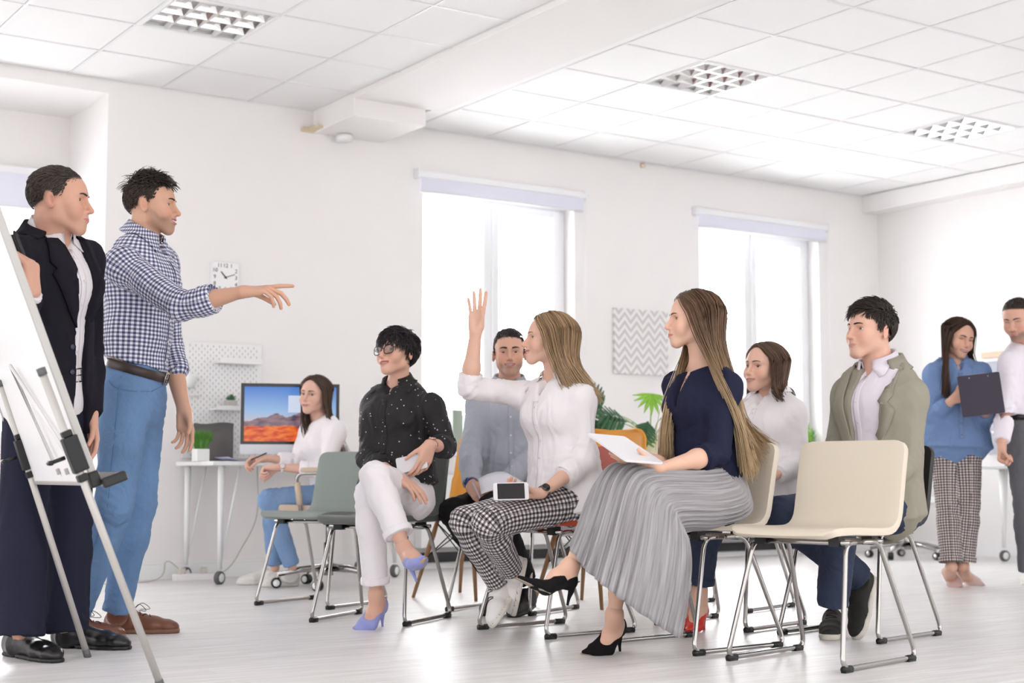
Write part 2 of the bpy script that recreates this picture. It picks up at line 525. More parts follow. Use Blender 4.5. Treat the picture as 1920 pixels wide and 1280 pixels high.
    if stubble:
        zl = -0.052 - 0.010 * np.clip((x - 0.03) / 0.05, 0, 1)
        m = 1 / (1 + np.exp(np.clip((z - (zl + np.clip(0.045 - x, 0, 0.05) * 0.9)) / 0.004, -30, 30)))
        m *= 1 / (1 + np.exp(np.clip((-0.112 - z) / 0.008, -30, 30))) * np.clip((x + 0.012) / 0.03, 0, 1)
        mo = np.exp(-((y / 0.026) ** 2 + ((z + 0.053) / 0.006) ** 2)) * (x > 0.07)
        mk = (np.abs(y) < mw) * (np.abs(z - mz(y)) < ho + 0.006)
        m = np.clip(np.maximum(m, mo), 0, 1) * (1 - 0.9 * mk)
        blend(stubble * m, np.array(hair_col) * 0.7 + base * 0.1)
    e = np.clip(1 - (y / (mw + 0.001)) ** 2, 0, 1)
    dz = z - mz(y)
    m = np.clip((ho + 0.0060 * full ** .5 * e ** .6 + 0.0006 - np.abs(dz)) / 0.0015, 0, 1) * (x > mx(y) - 0.012) * (np.abs(y) < mw + 0.001)
    blend(m, lip)
    inner = np.clip((ho + 0.0004 - np.abs(dz)) / 0.001, 0, 1) * (x < mx(y) - 0.004) * (x > 0.06) * (np.abs(y) < mw)
    blend(inner, (0.12, 0.03, 0.03))
    if scalp is not None: blend(scalp(V), hair_col)
    bvh = BVHTree.FromPolygons(V.tolist(), Q.tolist())
    def face_pt(y, z, off=0.0, x0=0.2):
        hit = bvh.ray_cast(Vector((x0, y, z)), Vector((-1, 0, 0)))
        return np.array(hit[0]) + np.array(hit[1]) * off if hit[0] else np.array([0.08, y, z])
    parts = {'skin': (V, Q, col)}
    # brows
    bv = MB()
    for s in (-1, 1):
        pts = []; rr = []
        for t in np.linspace(0, 1, 9):
            yy = s * (0.0125 + t * 0.0345); zz = 0.0165 + 0.0060 * math.sin(t * 2.4) - 0.0030 * t + (0.002 * smile)
            pts.append(face_pt(yy, zz, -0.0003)); rr.append(brow * (0.75 + 0.5 * math.sin(min(1, t * 1.6 + 0.15) * 1.9) - 0.75 * t * t))
        Vb, Fb = tube_np(pts, np.maximum(rr, 0.0006), 7)
        bv.add(Vb, Fb, True)
    parts['eyebrows'] = bv
    lash = MB(); eyes = []
    for s in (-1, 1):
        c = EC[s]; pts = []
        for dy in np.linspace(-1.02, 1.02, 11):
            yy = c[1] + dy * 0.0158
            zz = c[2] + 0.0012 * s * dy - 0.0008 + (0.0066 * lids if lids > 0.25 else -0.003) * (1 - dy * dy)
            q = np.array([0, yy - c[1], zz - c[2]]); xx = math.sqrt(max(0.0179 ** 2 - q[1] ** 2 - q[2] ** 2, 1e-6))
            pts.append((c[0] + xx, yy, zz))
        wl = 0.0009 + 0.0005 * (female) + 0.0003 * makeup
        Vb, Fb = tube_np(pts, [wl * (0.5 + 0.5 * math.sin(min(1, max(0, i / 10 + .05)) * 3.0)) for i in range(11)], 6)
        lash.add(Vb, Fb, True)
        # eyeball with iris and pupil, turned to the gaze
        n, m_ = 28, 20
        g = np.array([math.cos(gaze[1]) * math.cos(gaze[0]), math.cos(gaze[1]) * math.sin(gaze[0]), math.sin(gaze[1])])
        Mg = rotM(g)
        ev = []; ec = []
        for j in range(m_ + 1):
            ph = math.pi * (j / m_) ** 1.25
            for k in range(n):
                a = 2 * math.pi * k / n
                ev.append(c + 0.0161 * (Mg @ np.array([math.cos(ph), math.sin(ph) * math.cos(a), math.sin(ph) * math.sin(a)])))
                ec.append(ph)
        ef = [(j * n + k, j * n + (k + 1) % n, (j + 1) * n + (k + 1) % n, (j + 1) * n + k) for j in range(m_) for k in range(n)]
        ec = np.array(ec)
        eyes.append((np.array(ev), np.array(ef), ec))
    parts['lashes'] = lash; parts['eyes'] = eyes
    if opening > 0.3:
        tv = []; tf = []; tn = 17
        for i, yy in enumerate(np.linspace(-mw * 0.86, mw * 0.86, tn)):
            e = 1 - (yy / mw) ** 2
            xx = mx(yy) - 0.0052
            tv += [(xx, yy, mz(yy) + ho * e + 0.002), (xx + 0.0006, yy, mz(yy) - ho * e * 0.55 + 0.0002)]
        tf = [(2 * i, 2 * i + 1, 2 * i + 3, 2 * i + 2) for i in range(tn - 1)]
        tb = np.array(tv) - (0.006, 0, 0); k = len(tv)
        tv = np.vstack([tv, tb]); tf = tf + [(a + k, d + k, c_ + k, b + k) for a, b, c_, d in tf] + [(2 * i + 1, 2 * i + 1 + k, 2 * i + 3 + k, 2 * i + 3) for i in range(tn - 1)]
        mb = MB(); mb.add(tv, tf, True); parts['teeth'] = mb
    parts['face_pt'] = face_pt; parts['bvh'] = bvh
    return parts
def eye_cols(ph, iris):
    col = np.tile(np.array([0.80, 0.77, 0.75]), (len(ph), 1))
    col[ph < 0.43] = iris
    col[ph < 0.19] = (0.012, 0.01, 0.01)
    return col

# ---- hair: clumps of strands swept as thin tapered tubes
def clumps(paths, r0, tip=0.35, n=3, flat=0.75):
    """paths (m,s,3) -> one mesh of m tapered strands"""
    paths = np.asarray(paths, float); m, s, _ = paths.shape
    t = np.gradient(paths, axis=1); t /= np.linalg.norm(t, axis=2)[..., None] + 1e-12
    cen = paths[:, :1].mean(0)
    ref = np.array([0.3, 0.1, 0.95]); a = np.cross(t, ref); bad = np.linalg.norm(a, axis=2) < 0.15
    a[bad] = np.cross(t[bad], np.array([1.0, 0.2, 0]))
    a /= np.linalg.norm(a, axis=2)[..., None] + 1e-12
    b = np.cross(t, a)
    u = np.linspace(0, 1, s)
    prof = np.where(u < 0.15, 0.6 + 0.4 * u / 0.15, 1 - (1 - tip) * ((u - 0.15) / 0.85) ** 2)
    r = np.asarray(r0, float).reshape(-1, 1) * prof[None] if np.ndim(r0) else r0 * np.tile(prof, (m, 1))
    th = np.arange(n) * 2 * math.pi / n
    V = paths[:, :, None, :] + r[:, :, None, None] * (np.cos(th)[None, None, :, None] * a[:, :, None, :] + flat * np.sin(th)[None, None, :, None] * b[:, :, None, :])
    V = V.reshape(-1, 3)
    j, k = np.meshgrid(np.arange(s - 1), np.arange(n), indexing='ij')
    q = np.stack([j * n + k, j * n + (k + 1) % n, (j + 1) * n + (k + 1) % n, (j + 1) * n + k], -1).reshape(-1, 4)
    Q = (q[None] + (np.arange(m) * s * n)[:, None, None]).reshape(-1, 4)
    return V, Q
SKULL_C = np.array([-0.014, 0, 0.030]); SKULL_R = np.array([0.0985, 0.077, 0.0845])
def skull_pt(d, off):
    """d (...,3) directions -> points on the skull ellipsoid blown up by off"""
    d = d / (np.linalg.norm(d, axis=-1)[..., None] + 1e-12)
    return SKULL_C + d * (SKULL_R + np.asarray(off)[..., None] if np.ndim(off) else SKULL_R + off)
def short_hair(n, length, dirf, seed=1, lift=0.5, r=0.0032, mask=None, segs=5, base=0.003, rand=0.25):
    """short clumps over the scalp: dirf(d) gives flow direction, length(d) per root"""
    rg = np.random.RandomState(seed)
    d = rg.normal(size=(n * 4, 3)); d /= np.linalg.norm(d, axis=1)[:, None]
    d = d[mask(d)][:n]
    L = length(d) * rg.uniform(0.75, 1.15, len(d))
    fl = dirf(d) + rg.normal(size=d.shape) * rand
    fl -= d * (fl * d).sum(1)[:, None]; fl /= np.linalg.norm(fl, axis=1)[:, None] + 1e-9
    lf = lift(d) if callable(lift) else np.full(len(d), lift)
    lf = lf * rg.uniform(0.7, 1.3, len(d))
    paths = []
    for i in range(segs):
        u = i / (segs - 1)
        s_ = L * u
        dd = d + fl * (s_ / 0.085)[:, None]
        paths.append(skull_pt(dd, base + lf * s_ * (1 - 0.35 * u)))
    return np.stack(paths, 1), d
def scalp_mask(front=0.42, side=-0.05, back=-0.60, temple=0.32):
    """hairline: which skull directions carry hair"""
    def f(d):
        d = d / (np.linalg.norm(d, axis=-1)[..., None] + 1e-12)
        az = np.abs(np.arctan2(d[..., 1], d[..., 0]))      # 0 = front
        el = np.arcsin(np.clip(d[..., 2], -1, 1))
        xs = [0.0, 0.55, 0.85, 1.05, 1.18, 1.40, 1.52, 1.80, 2.00, 2.5, 3.15]
        ys = [front, front - 0.04, temple, side + 0.12, side - 0.22, side - 0.30, side - 0.06, side - 0.10, back + 0.05, back - 0.05, back - 0.10]
        lim = np.interp(az, xs, ys)
        return el - lim
    return f
def long_hair(n, ends, seed=1, r=0.0036, segs=20, off=0.012, part=(0.85, 2.25), jitter=0.006, part_y=0.0, vol=0.010, face=1.18):
    """centre-parted long hair in head space. ends(side, t, u): polyline control after leaving the head.
    t 0 = strands nearest the face, 1 = back of the head"""
    rg = np.random.RandomState(seed)
    paths = []
    for i in range(n):
        side = 1 if i % 2 else -1
        t = rg.uniform(0, 1) ** 0.85
        al = part[0] + (part[1] - part[0]) * t            # angle along the parting, from the front
        st = np.array([math.cos(al), side * 0.04 + part_y, math.sin(al)])
        be = face + (math.pi - face) * min(1.0, t * 1.05) + rg.normal() * 0.05
        eb = -0.32 - 0.02 * t
        en = np.array([math.cos(be) * math.cos(eb), side * math.sin(be) * math.cos(eb), math.sin(eb)])
        o_ = off + rg.uniform(0, 1) ** 1.5 * vol
        u = np.linspace(0, 1, 9)[:, None]
        st = unit(st); en = unit(en)
        om = math.acos(np.clip(st @ en, -1, 1))
        arc = (np.sin((1 - u) * om) * st + np.sin(u * om) * en) / math.sin(om)
        hp = skull_pt(arc, np.linspace(o_ * 0.5, o_ * 1.2, 9))
        ctl = ends(side, t, rg, hp[-1])
        pts = np.vstack([hp[:7], np.asarray(ctl)])
        # resample by arc length
        dl = np.r_[0, np.cumsum(np.linalg.norm(np.diff(pts, axis=0), axis=1))]
        sp = spline(pts, 60); dl = np.r_[0, np.cumsum(np.linalg.norm(np.diff(sp, axis=0), axis=1))]
        q = np.stack([np.interp(np.linspace(0, dl[-1], segs), dl, sp[:, c]) for c in range(3)], 1)
        ph = rg.uniform(0, 6.28, 3)
        s_ = np.linspace(0, 1, segs)
        for c in range(3): q[:, c] += jitter * s_ * np.sin(s_ * (5 + 3 * rg.uniform()) + ph[c]) * 0.6
        q += rg.normal(size=3) * jitter * 0.4
        paths.append(q)
    return np.array(paths)
def strand_cols(m, per, c0, c1, seed=3, tip=None, tpos=None, var=0.28):
    rg = np.random.RandomState(seed)
    f = rg.uniform(0, 1, m)
    col = np.array(c0)[None] * (1 - f[:, None]) + np.array(c1)[None] * f[:, None]
    col = col * rg.uniform(1 - var, 1 + var, (m, 1))
    s, n = per
    col = np.repeat(col[:, None, :], s, 1)
    if tip is not None:
        u = np.clip((np.linspace(0, 1, s) - tpos[0]) / (tpos[1] - tpos[0]), 0, 1)
        tc = np.array(tip)[None] * rg.uniform(1 - var, 1 + var, (m, 1))
        col = col * (1 - u)[None, :, None] + tc[:, None, :] * u[None, :, None]
    return np.repeat(col[:, :, None, :], n, 2).reshape(-1, 3)
# ---------------------------------------------------------------- bodies
def hand_prims(wrist, fd, pn, right, curl, thumb=(0.6, 0.35, 0.3, 0.4), spread=0.06, sc=1.0):
    """fd: where the fingers point from the wrist, pn: where the palm faces.
    curl: one (a,b,c) for all four fingers or four of them; thumb: (out, toward palm, bend, bend)"""
    fd = unit(fd); pn = unit(np.asarray(pn, float) - fd * (np.asarray(pn, float) @ fd))
    td = np.cross(fd, pn) * (1 if right else -1)
    w_ = np.asarray(wrist, float)
    pt = lambda x, y, z: w_ + sc * (fd * x + td * y + pn * z)
    ops = []
    ys = (0.0295, 0.0100, -0.0105, -0.0290); xs = (0.092, 0.096, 0.090, 0.081)
    for i in range(4):
        ops.append((Seg(pt(0.012, ys[i] * 0.55, 0), pt(xs[i] - 0.008, ys[i] * 0.93, 0), 0.0130 * sc, 0.0112 * sc), 0.012))
    ops.append((Seg(pt(0.020, 0.017, 0.007), pt(0.055, 0.024, 0.010), 0.013 * sc, 0.011 * sc), 0.014))
    ops.append((Seg(pt(0.022, -0.018, 0.006), pt(0.062, -0.024, 0.006), 0.012 * sc, 0.010 * sc), 0.014))
    L = ((0.044, 0.026, 0.020), (0.049, 0.030, 0.021), (0.045, 0.028, 0.020), (0.035, 0.021, 0.018))
    RR = (0.0092, 0.0094, 0.0089, 0.0080)
    if np.ndim(curl[0]) == 0: curl = [curl] * 4
    tips = []
    for i in range(4):
        p = pt(xs[i], ys[i], 0); ang = 0.0; sp = spread * (1.5, 0.4, -0.6, -1.7)[i]
        for j in range(3):
            ang += curl[i][j]
            d_ = unit(fd * math.cos(ang) + pn * math.sin(ang) + td * math.sin(sp) * max(0.0, math.cos(ang)))
            q = p + d_ * L[i][j] * sc
            r0 = RR[i] * sc * (1.0, 0.94, 0.87)[j]; r1 = RR[i] * sc * (0.94, 0.87, 0.74)[j]
            ops.append((Seg(p, q, r0, r1), 0.005 if j == 0 else 0.0015))
            p = q
        tips.append(p)
    o, t, b1, b2 = thumb
    p = pt(0.024, 0.024, 0.008)
    d0 = unit(fd * math.cos(o) + td * math.sin(o) + pn * math.sin(t))
    q = p + d0 * 0.042 * sc; ops.append((Seg(p, q, 0.0135 * sc, 0.0102 * sc), 0.012))
    d1 = unit(fd * math.cos(o - b1) + td * math.sin(o - b1) + pn * math.sin(t + 0.25 * b1))
    p = q; q = p + d1 * 0.034 * sc; ops.append((Seg(p, q, 0.0100 * sc, 0.0088 * sc), 0.002))
    d2 = unit(fd * math.cos(o - b1 - b2) + td * math.sin(o - b1 - b2) + pn * math.sin(t + 0.25 * b1 + 0.3 * b2))
    p = q; q = p + d2 * 0.026 * sc; ops.append((Seg(p, q, 0.0090 * sc, 0.0070 * sc), 0.002))
    tips.append(q)
    return ops, tips, (fd, td, pn)
def lerp(a, b, t): return np.asarray(a, float) * (1 - t) + np.asarray(b, float) * t
def chain_uv(V, chains, chunk=20000):
    """arc around and length along the nearest limb line -> (n,3) u, v, chain index"""
    PP = []; TT = []; AA = []; BB = []; SS = []; CI = []; RR = []
    for ci, (pts, rad, side) in enumerate(chains):
        p = spline(pts, 36)
        t, a, b = frames(p)
        s = np.asarray(side, float)
        for i in range(len(p)):
            s = unit(s - t[i] * (s @ t[i])); a[i] = s; b[i] = np.cross(t[i], s)
        l = np.r_[0, np.cumsum(np.linalg.norm(np.diff(p, axis=0), axis=1))]
        PP.append(p); TT.append(t); AA.append(a); BB.append(b); SS.append(l); CI.append(np.full(len(p), ci)); RR.append(np.full(len(p), rad))
    PP = np.vstack(PP); TT = np.vstack(TT); AA = np.vstack(AA); BB = np.vstack(BB); SS = np.concatenate(SS); CI = np.concatenate(CI); RR = np.concatenate(RR)
    out = np.zeros((len(V), 3)); ang = np.zeros(len(V))
    for c in range(0, len(V), chunk):
        v = V[c:c + chunk]
        d = ((v[:, None, :] - PP[None]) ** 2).sum(2) / RR[None] ** 2
        i = d.argmin(1)
        q = v - PP[i]
        th = np.arctan2((q * BB[i]).sum(1), (q * AA[i]).sum(1))
        out[c:c + chunk, 0] = th * RR[i]; out[c:c + chunk, 1] = SS[i] + (q * TT[i]).sum(1); out[c:c + chunk, 2] = CI[i]
        ang[c:c + chunk] = th
    return out, ang
def folds(V, Q, amp=0.004, seed=0, stretch=(1, 1, 0.35), freq=7.0, joints=(), ridged=0.6, keep=None):
    """cloth folds: hanging folds everywhere, tight creases round the joints. joints: (point, axis, radius, amplitude)"""
    N = vnormals(V, Q)
    p = V * np.asarray(stretch)
    n1 = wave_noise(p, freq, seed); n2 = wave_noise(p + 0.07 * n1[:, None], freq * 2.3, seed + 3)
    d = amp * (ridged * (0.5 - np.abs(n1)) * 1.2 + (1 - ridged) * n1) + amp * 0.35 * n2
    for pt, axis, rad, am in joints:
        q = V - np.asarray(pt); e = np.exp(-(q ** 2).sum(1) / rad ** 2)
        a = q @ unit(axis)
        ph = a / 0.040 * 6.28 + 3.2 * wave_noise(V, 6.0, seed + 7)
        d = d + 0.62 * am * e * np.sin(ph) * (0.6 + 0.6 * wave_noise(V, 9.0, seed + 2))
    if keep is not None: d = d * keep(V)
    return V + N * d[:, None]
def cloth_uv_mesh(name, V, Q, chains):
    me = mesh_np(name, V, Q)
    uv, ang = chain_uv(V, chains)
    set_vec(me, 'limb_uv', uv)
    return me
def ribbon(bvh, line, out, side, width, off=0.0015, thick=0.0015, nw=3, reach=0.25):
    """a strip laid onto a surface: line of points, looked at from out"""
    out = unit(out); rows = []
    prev = None
    for p in line:
        row = []
        for k in range(nw):
            w_ = width if np.ndim(width) == 0 else width
            s = np.asarray(p, float) + unit(side) * w_ * (k / (nw - 1) - 0.5)
            hit = bvh.ray_cast(Vector(s + out * reach), Vector(-out), reach * 2)
            row.append(np.array(hit[0]) + np.array(hit[1]) * off if hit[0] is not None else (row[-1] if row else (prev[k] if prev is not None else s)))
        rows.append(row); prev = row
    return sheet(np.array(rows), thick)
def sheet(Gd, thick):
    """grid of points (m,n,3) -> closed sheet of that thickness"""
    m, n, _ = Gd.shape
    du = np.gradient(Gd, axis=0); dv = np.gradient(Gd, axis=1)
    N = np.cross(du, dv); N /= np.linalg.norm(N, axis=2)[..., None] + 1e-12
    A = (Gd + N * thick / 2).reshape(-1, 3); B = (Gd - N * thick / 2).reshape(-1, 3); o = m * n
    F = []
    for i in range(m - 1):
        for j in range(n - 1):
            a, b, c, d = i * n + j, i * n + j + 1, (i + 1) * n + j + 1, (i + 1) * n + j
            F.append((a, d, c, b)); F.append((a + o, b + o, c + o, d + o))
    for i in range(m - 1):
        a, d = i * n, (i + 1) * n; F.append((a, a + o, d + o, d))
        a, d = i * n + n - 1, (i + 2) * n - 1; F.append((a, d, d + o, a + o))
    for j in range(n - 1):
        a, b = j, j + 1; F.append((a, b, b + o, a + o))
        a, b = (m - 1) * n + j, (m - 1) * n + j + 1; F.append((a, a + o, b + o, b))
    return np.vstack([A, B]), F
def patch_on(bvh, poly_rows, out, off=0.002, thick=0.003, reach=0.3):
    """rows of guide points cast onto a surface -> sheet (lapels, pockets)"""
    out = unit(out); R0 = []
    for row in poly_rows:
        r = []
        for p in row:
            hit = bvh.ray_cast(Vector(np.asarray(p, float) + out * reach), Vector(-out), reach * 2)
            r.append(np.array(hit[0]) + np.array(hit[1]) * off if hit[0] is not None else np.asarray(p, float))
        R0.append(r)
    return sheet(np.array(R0), thick)
def collar_geo(nb, axis, fwd, r, height=0.042, flare=0.016, drop=0.030, point=0.045, gap=0.22, thick=0.003, lean=0.0, bv=None):
    """turned-down shirt collar round the neck, open in front by gap (radians each side)"""
    ax = unit(axis); f = unit(np.asarray(fwd, float) - ax * (np.asarray(fwd, float) @ ax)); l = np.cross(ax, f)
    n = 33; rows = []
    th = np.linspace(gap, 2 * math.pi - gap, n)
    for t in th:
        front = math.exp(-(min(t - gap, 2 * math.pi - gap - t) / 0.55) ** 2)
        d = f * math.cos(t) + l * math.sin(t)
        hgt = height * (1 - 0.40 * (0.5 + 0.5 * math.cos(t))) 
        c = np.asarray(nb, float)
        low = drop + point * front
        tang = (-f * math.sin(t) + l * math.cos(t)) * (1 if t < math.pi else -1)
        rows.append([c + d * (r * 0.99) - ax * 0.020, c + d * (r * 1.0) + ax * hgt, c + d * (r + 0.006) + ax * (hgt + 0.003), c + d * (r + 0.010 + flare * 0.35) + ax * (hgt - low * 0.5),
                     c + d * (r + 0.012 + flare + 0.012 * front) + ax * (hgt - low) + tang * 0.030 * front])
        if bv is not None:
            for k in (3, 4):
                p = rows[-1][k]
                for _ in range(2):
                    loc, nr_, _i, _d = bv.find_nearest(Vector(p))
                    if loc is None: break
                    nr_ = np.array(nr_); loc = np.array(loc); sd = (p - loc) @ nr_
                    if sd < 0.006: p = loc + nr_ * 0.0065
                rows[-1][k] = p
            rows[-1][2] = rows[-1][1] + d * 0.006 + ax * 0.002
    return sheet(np.array(rows), thick)

class Body:
    """a person: joints in the working frame (x right, y away, z up); meshes are stored relative to the base point"""
    def __init__(s, J, base, female=False, build=1.0, skin=(0.60, 0.35, 0.25), hsc=1.0):
        s.J = {k: np.asarray(v, float) for k, v in J.items()}
        s.base = np.asarray([base[0], base[1], 0.0], float)
        s.female = female; s.b = build; s.skin = skin; s.hsc = hsc * (0.95 if female else 1.0)
        s.root = empty('person', W(s.base), -YAW)
        J = s.J
        s.pc = (J['hipL'] + J['hipR']) / 2
        s.slat = unit(J['shL'] - J['shR']); s.hlat = unit(J['hipL'] - J['hipR'])
        s.spine = unit(J['neck'] - s.pc)
        s.cf = unit(np.cross(s.slat, s.spine)); s.pf = unit(np.cross(s.hlat, s.spine))
        s.skinV = []; s.skinQ = []; s.skinC = []
        s.body = None; s.nv = 0
    def L(s, V): return np.asarray(V, float) - s.base
    def put(s, name, geo, m, parent=None, smooth=True):
        """geo: MB, (V,F) or mesh"""
        if isinstance(geo, MB):
            geo.v = [tuple(np.asarray(v) - s.base) for v in geo.v]
            me = geo.mesh(name)
        elif isinstance(geo, tuple):
            V, F = geo
            me = mesh_np(name, s.L(V), F, smooth)
        else: me = geo
        return obj(name, me, m, parent or s.root)
    # ---- building blocks
    def torso(s, e=0.0, waist=1.0, bust=True, belly=0.0, top=True):
        J = s.J; b = s.b; fm = s.female
        dims = [((0.168, 0.112), (0.132, 0.090)), ((0.132, 0.090), (0.140, 0.100)), ((0.140, 0.100), (0.130, 0.078))] if fm else \
               [((0.165, 0.112), (0.150, 0.104)), ((0.150, 0.104), (0.168, 0.116)), ((0.168, 0.116), (0.150, 0.085))]
        L = J['neck'] - s.pc
        st = [s.pc - L * 0.03, s.pc + L * 0.40 - s.cf * 0.004, s.pc + L * 0.72 + s.cf * 0.012, s.pc + L * 0.90 + s.cf * 0.0]
        pr = []
        for i in range(3):
            lat = lerp(s.hlat, s.slat, (0.15, 0.6, 1.0)[i])
            d0 = np.array(dims[i][0]) * b; d1 = np.array(dims[i][1]) * b
            if i == 0: d1 = d1 * waist
            if i == 1: d0 = d0 * waist
            pr.append((Seg(st[i], st[i + 1], d0 + e, d1 + e, side=lat), 0.05))
        if top:
            for k in ('shL', 'shR'):
                q = 0.90 if fm else 1.0
                pr.append((Seg(J['neck'] - s.spine * 0.050, J[k] - s.spine * 0.008, 0.050 * b * q + e, 0.040 * b * q + e), 0.045))
                pr.append((Ell(J[k] - s.spine * 0.018, np.array([0.045, 0.045, 0.045]) * b * q + e), 0.03))
        if fm and bust:
            for sg in (1, -1):
                pr.append((Ell(st[2] + s.slat * sg * 0.062 * b + s.cf * 0.050 * b - s.spine * 0.018, np.array([0.056, 0.056, 0.058]) * b + e), 0.05))
        if belly: pr.append((Ell(st[1] + s.cf * 0.04, np.array([0.11, 0.11, 0.12]) * b * belly + e), 0.06))
        return pr
    def arm(s, sd, e=0.0, t=2.0, up=1.0):
        """t: 0..1 upper arm, 1..2 forearm covered"""
        J = s.J; sh, el, wr = J['sh' + sd], J['el' + sd], J['wr' + sd]
        k = (0.84 if s.female else 1.0) * s.b
        U = Seg(sh, el, 0.050 * k * up, 0.041 * k); mid = lerp(el, wr, 0.35)
        A = Seg(el, mid, 0.040 * k, 0.0415 * k); B = Seg(mid, wr, 0.0415 * k, 0.0265 * k)
        pr = []
        if t <= 1: return [(U.part(0, t, e, (0, 1)), 0.03)]
        pr.append((U.inflate(e), 0.03)); f = t - 1
        if f <= 0.35: pr.append((A.part(0, f / 0.35, e, (0, 1)), 0.015))
        else:
            pr.append((A.inflate(e), 0.015)); pr.append((B.part(0, (f - 0.35) / 0.65, e, (0, 1) if f < 1.5 else (0, 0)), 0.015))
        return pr
    def leg(s, sd, e=0.0, t=2.0, thin=1.0, flare=0.0):
        J = s.J; hp, kn, an = J['hip' + sd], J['kn' + sd], J['an' + sd]
        k = (0.97 if s.female else 1.0) * s.b * thin
        T = Seg(hp, kn, 0.084 * k, 0.058 * k); calf = lerp(kn, an, 0.30)
        pr = [(T.inflate(e), 0.04)]
        fl = flare
        f = t - 1
        A = Seg(kn, calf, 0.0555 * k + e, 0.054 * k + e + fl * 0.3); B = Seg(calf, an, 0.054 * k + e + fl * 0.3, 0.037 * k + e + fl)
        if f <= 0.3: pr.append((A.part(0, f / 0.3, 0, (0, 1)), 0.02))
        else:
            pr.append((A, 0.02)); pr.append((B.part(0, (f - 0.3) / 0.7, 0, (0, 1)), 0.02))
        return pr
    def arm_chain(s, sd): return ([s.J['sh' + sd], s.J['el' + sd], s.J['wr' + sd]], 0.050 * s.b, np.array([0, 1.0, 0.1]))
    def leg_chain(s, sd): return ([s.J['hip' + sd], s.J['kn' + sd], s.J['an' + sd]], 0.072 * s.b, np.array([0.1, 1.0, 0.1]))
    def torso_chain(s): return ([s.pc - s.spine * 0.2, s.pc + 0.5 * (s.J['neck'] - s.pc), s.J['neck'] + s.spine * 0.05], 0.135 * s.b, -s.cf)
    # ---- skin
    def add_skin(s, V, Q, col):
        s.skinV.append(V); s.skinQ.append(Q + s.nv); s.skinC.append(col); s.nv += len(V)
    def skin_field(s, ops, h, col=None):
        f = Field(h)
        for p, k in ops: f.add(p, k)
        V, Q = f.mesh()
        c = np.tile(np.array(col if col is not None else s.skin), (len(V), 1))
        s.add_skin(V, Q, c); return V, Q, s.skinC[-1]
    def core(s):
        ops = s.torso(-0.012) + s.arm('L', -0.010, 1.5) + s.arm('R', -0.010, 1.5) + s.leg('L', -0.010, 2.0) + s.leg('R', -0.010, 2.0)
        s.skin_field(ops, 0.022)
    def hand(s, sd, fd, pn, curl, thumb=(0.6, 0.35, 0.3, 0.4), spread=0.06, h=0.0038, fore=0.0, nails=None):
        k = (0.84 if s.female else 1.0) * s.b
        el, wr = s.J['el' + sd], s.J['wr' + sd]
        mid = lerp(el, wr, 0.35)
        hs = (0.90 if s.female else 1.0) * s.hsc / (0.95 if s.female else 1.0)
        hp, tips, fr = hand_prims(wr, fd, pn, sd == 'R', curl, thumb, spread, hs)
        ops = []
        if fore < 0.35: ops.append((Seg(lerp(el, mid, fore), mid, 0.040 * k, 0.0415 * k), 0.0))
        a = max(0.0, (fore - 0.35) / 0.65)
        r0 = 0.0415 + (0.0265 - 0.0415) * a
        ops.append((Seg(lerp(mid, wr, a), wr, (r0 * k, r0 * k), (0.0285 * k, 0.0205 * k), side=fr[1]), 0.02))
        ops.append((Seg(wr, wr + unit(fd) * 0.03 * hs, (0.0275 * k, 0.0195 * k), (0.030 * hs, 0.0155 * hs), side=fr[1]), 0.02))
        V, Q, c = s.skin_field(ops + hp, h)
        for t in tips:
            m = np.exp(-((V - t) ** 2).sum(1) / 0.016 ** 2)[:, None] * 0.4
            c[:] = c * (1 - m) + (np.array(s.skin) * np.array([1.0, 0.72, 0.68])) * m
        if nails is not None:
            nl = MB()
            for i, t in enumerate(tips): 
                nl.add(*ellipsoid_np(t - fr[2] * 0.005 * hs + fr[0] * 0.001, np.array([0.0055, 0.0045, 0.0022]) * hs, np.stack([fr[0], fr[1], fr[2]], 1)), True)
        s.tips = tips; s.hfr = fr
        return tips, fr
    def head(s, O, fwd, up=(0, 0, 1), iris=(0.06, 0.035, 0.02), **k):
        """O: point between the eyes and ears"""
        J = s.J
        M = rotM(fwd, up); sc = s.hsc
        s.HM = M; s.HO = np.asarray(O, float)
        inv = lambda p: (M.T @ (np.asarray(p, float) - s.HO)) / sc
        k.setdefault('skin', s.skin)
        pr = build_head(inv(J['neck']), [inv(J['shL']), inv(J['shR'])], female=s.female, **k)
        s.H = pr
        T = s.HT
        V, Q, c = pr['skin']
        s.add_skin(T(V), Q, c)
        hcol = k.get('hair_col', (0.05, 0.03, 0.02))
        hm = mat('brow_%.3f_%.3f' % (hcol[0], hcol[1]), tuple(np.array(hcol) * 0.8) + (1,), 0.6)
        for n in ('eyebrows', 'lashes'):
            mb = pr[n]; mb.v = [tuple(T(np.array(v))) for v in mb.v]
            s.put('eyebrows' if n == 'eyebrows' else 'eyelashes', mb, hm if n == 'eyebrows' else mat('lash', (0.02, 0.014, 0.012, 1), 0.6))
        if 'teeth' in pr:
            mb = pr['teeth']; mb.v = [tuple(T(np.array(v))) for v in mb.v]
            s.put('teeth', mb, mat('teeth', (0.86, 0.84, 0.80, 1), 0.25))
        if k.get('lids', 1) > 0.25:
            for ev, ef, ec in pr['eyes']:
                me = mesh_np('eye', s.L(T(ev)), ef); set_col(me, eye_cols(ec, iris)); obj('eye', me, attr_mat('eyeball', 0.12, spec=0.5), s.root)
    def HT(s, v): return (np.asarray(v, float) @ s.HM.T) * s.hsc + s.HO
    def HI(s, p): return (s.HM.T @ (np.asarray(p, float) - s.HO)) / s.hsc
    def hair(s, V, Q, col, rough=0.42):
        me = mesh_np('hair', s.L(s.HT(V)), Q); set_col(me, col)
        return obj('hair', me, hair_mat(rough), s.root)
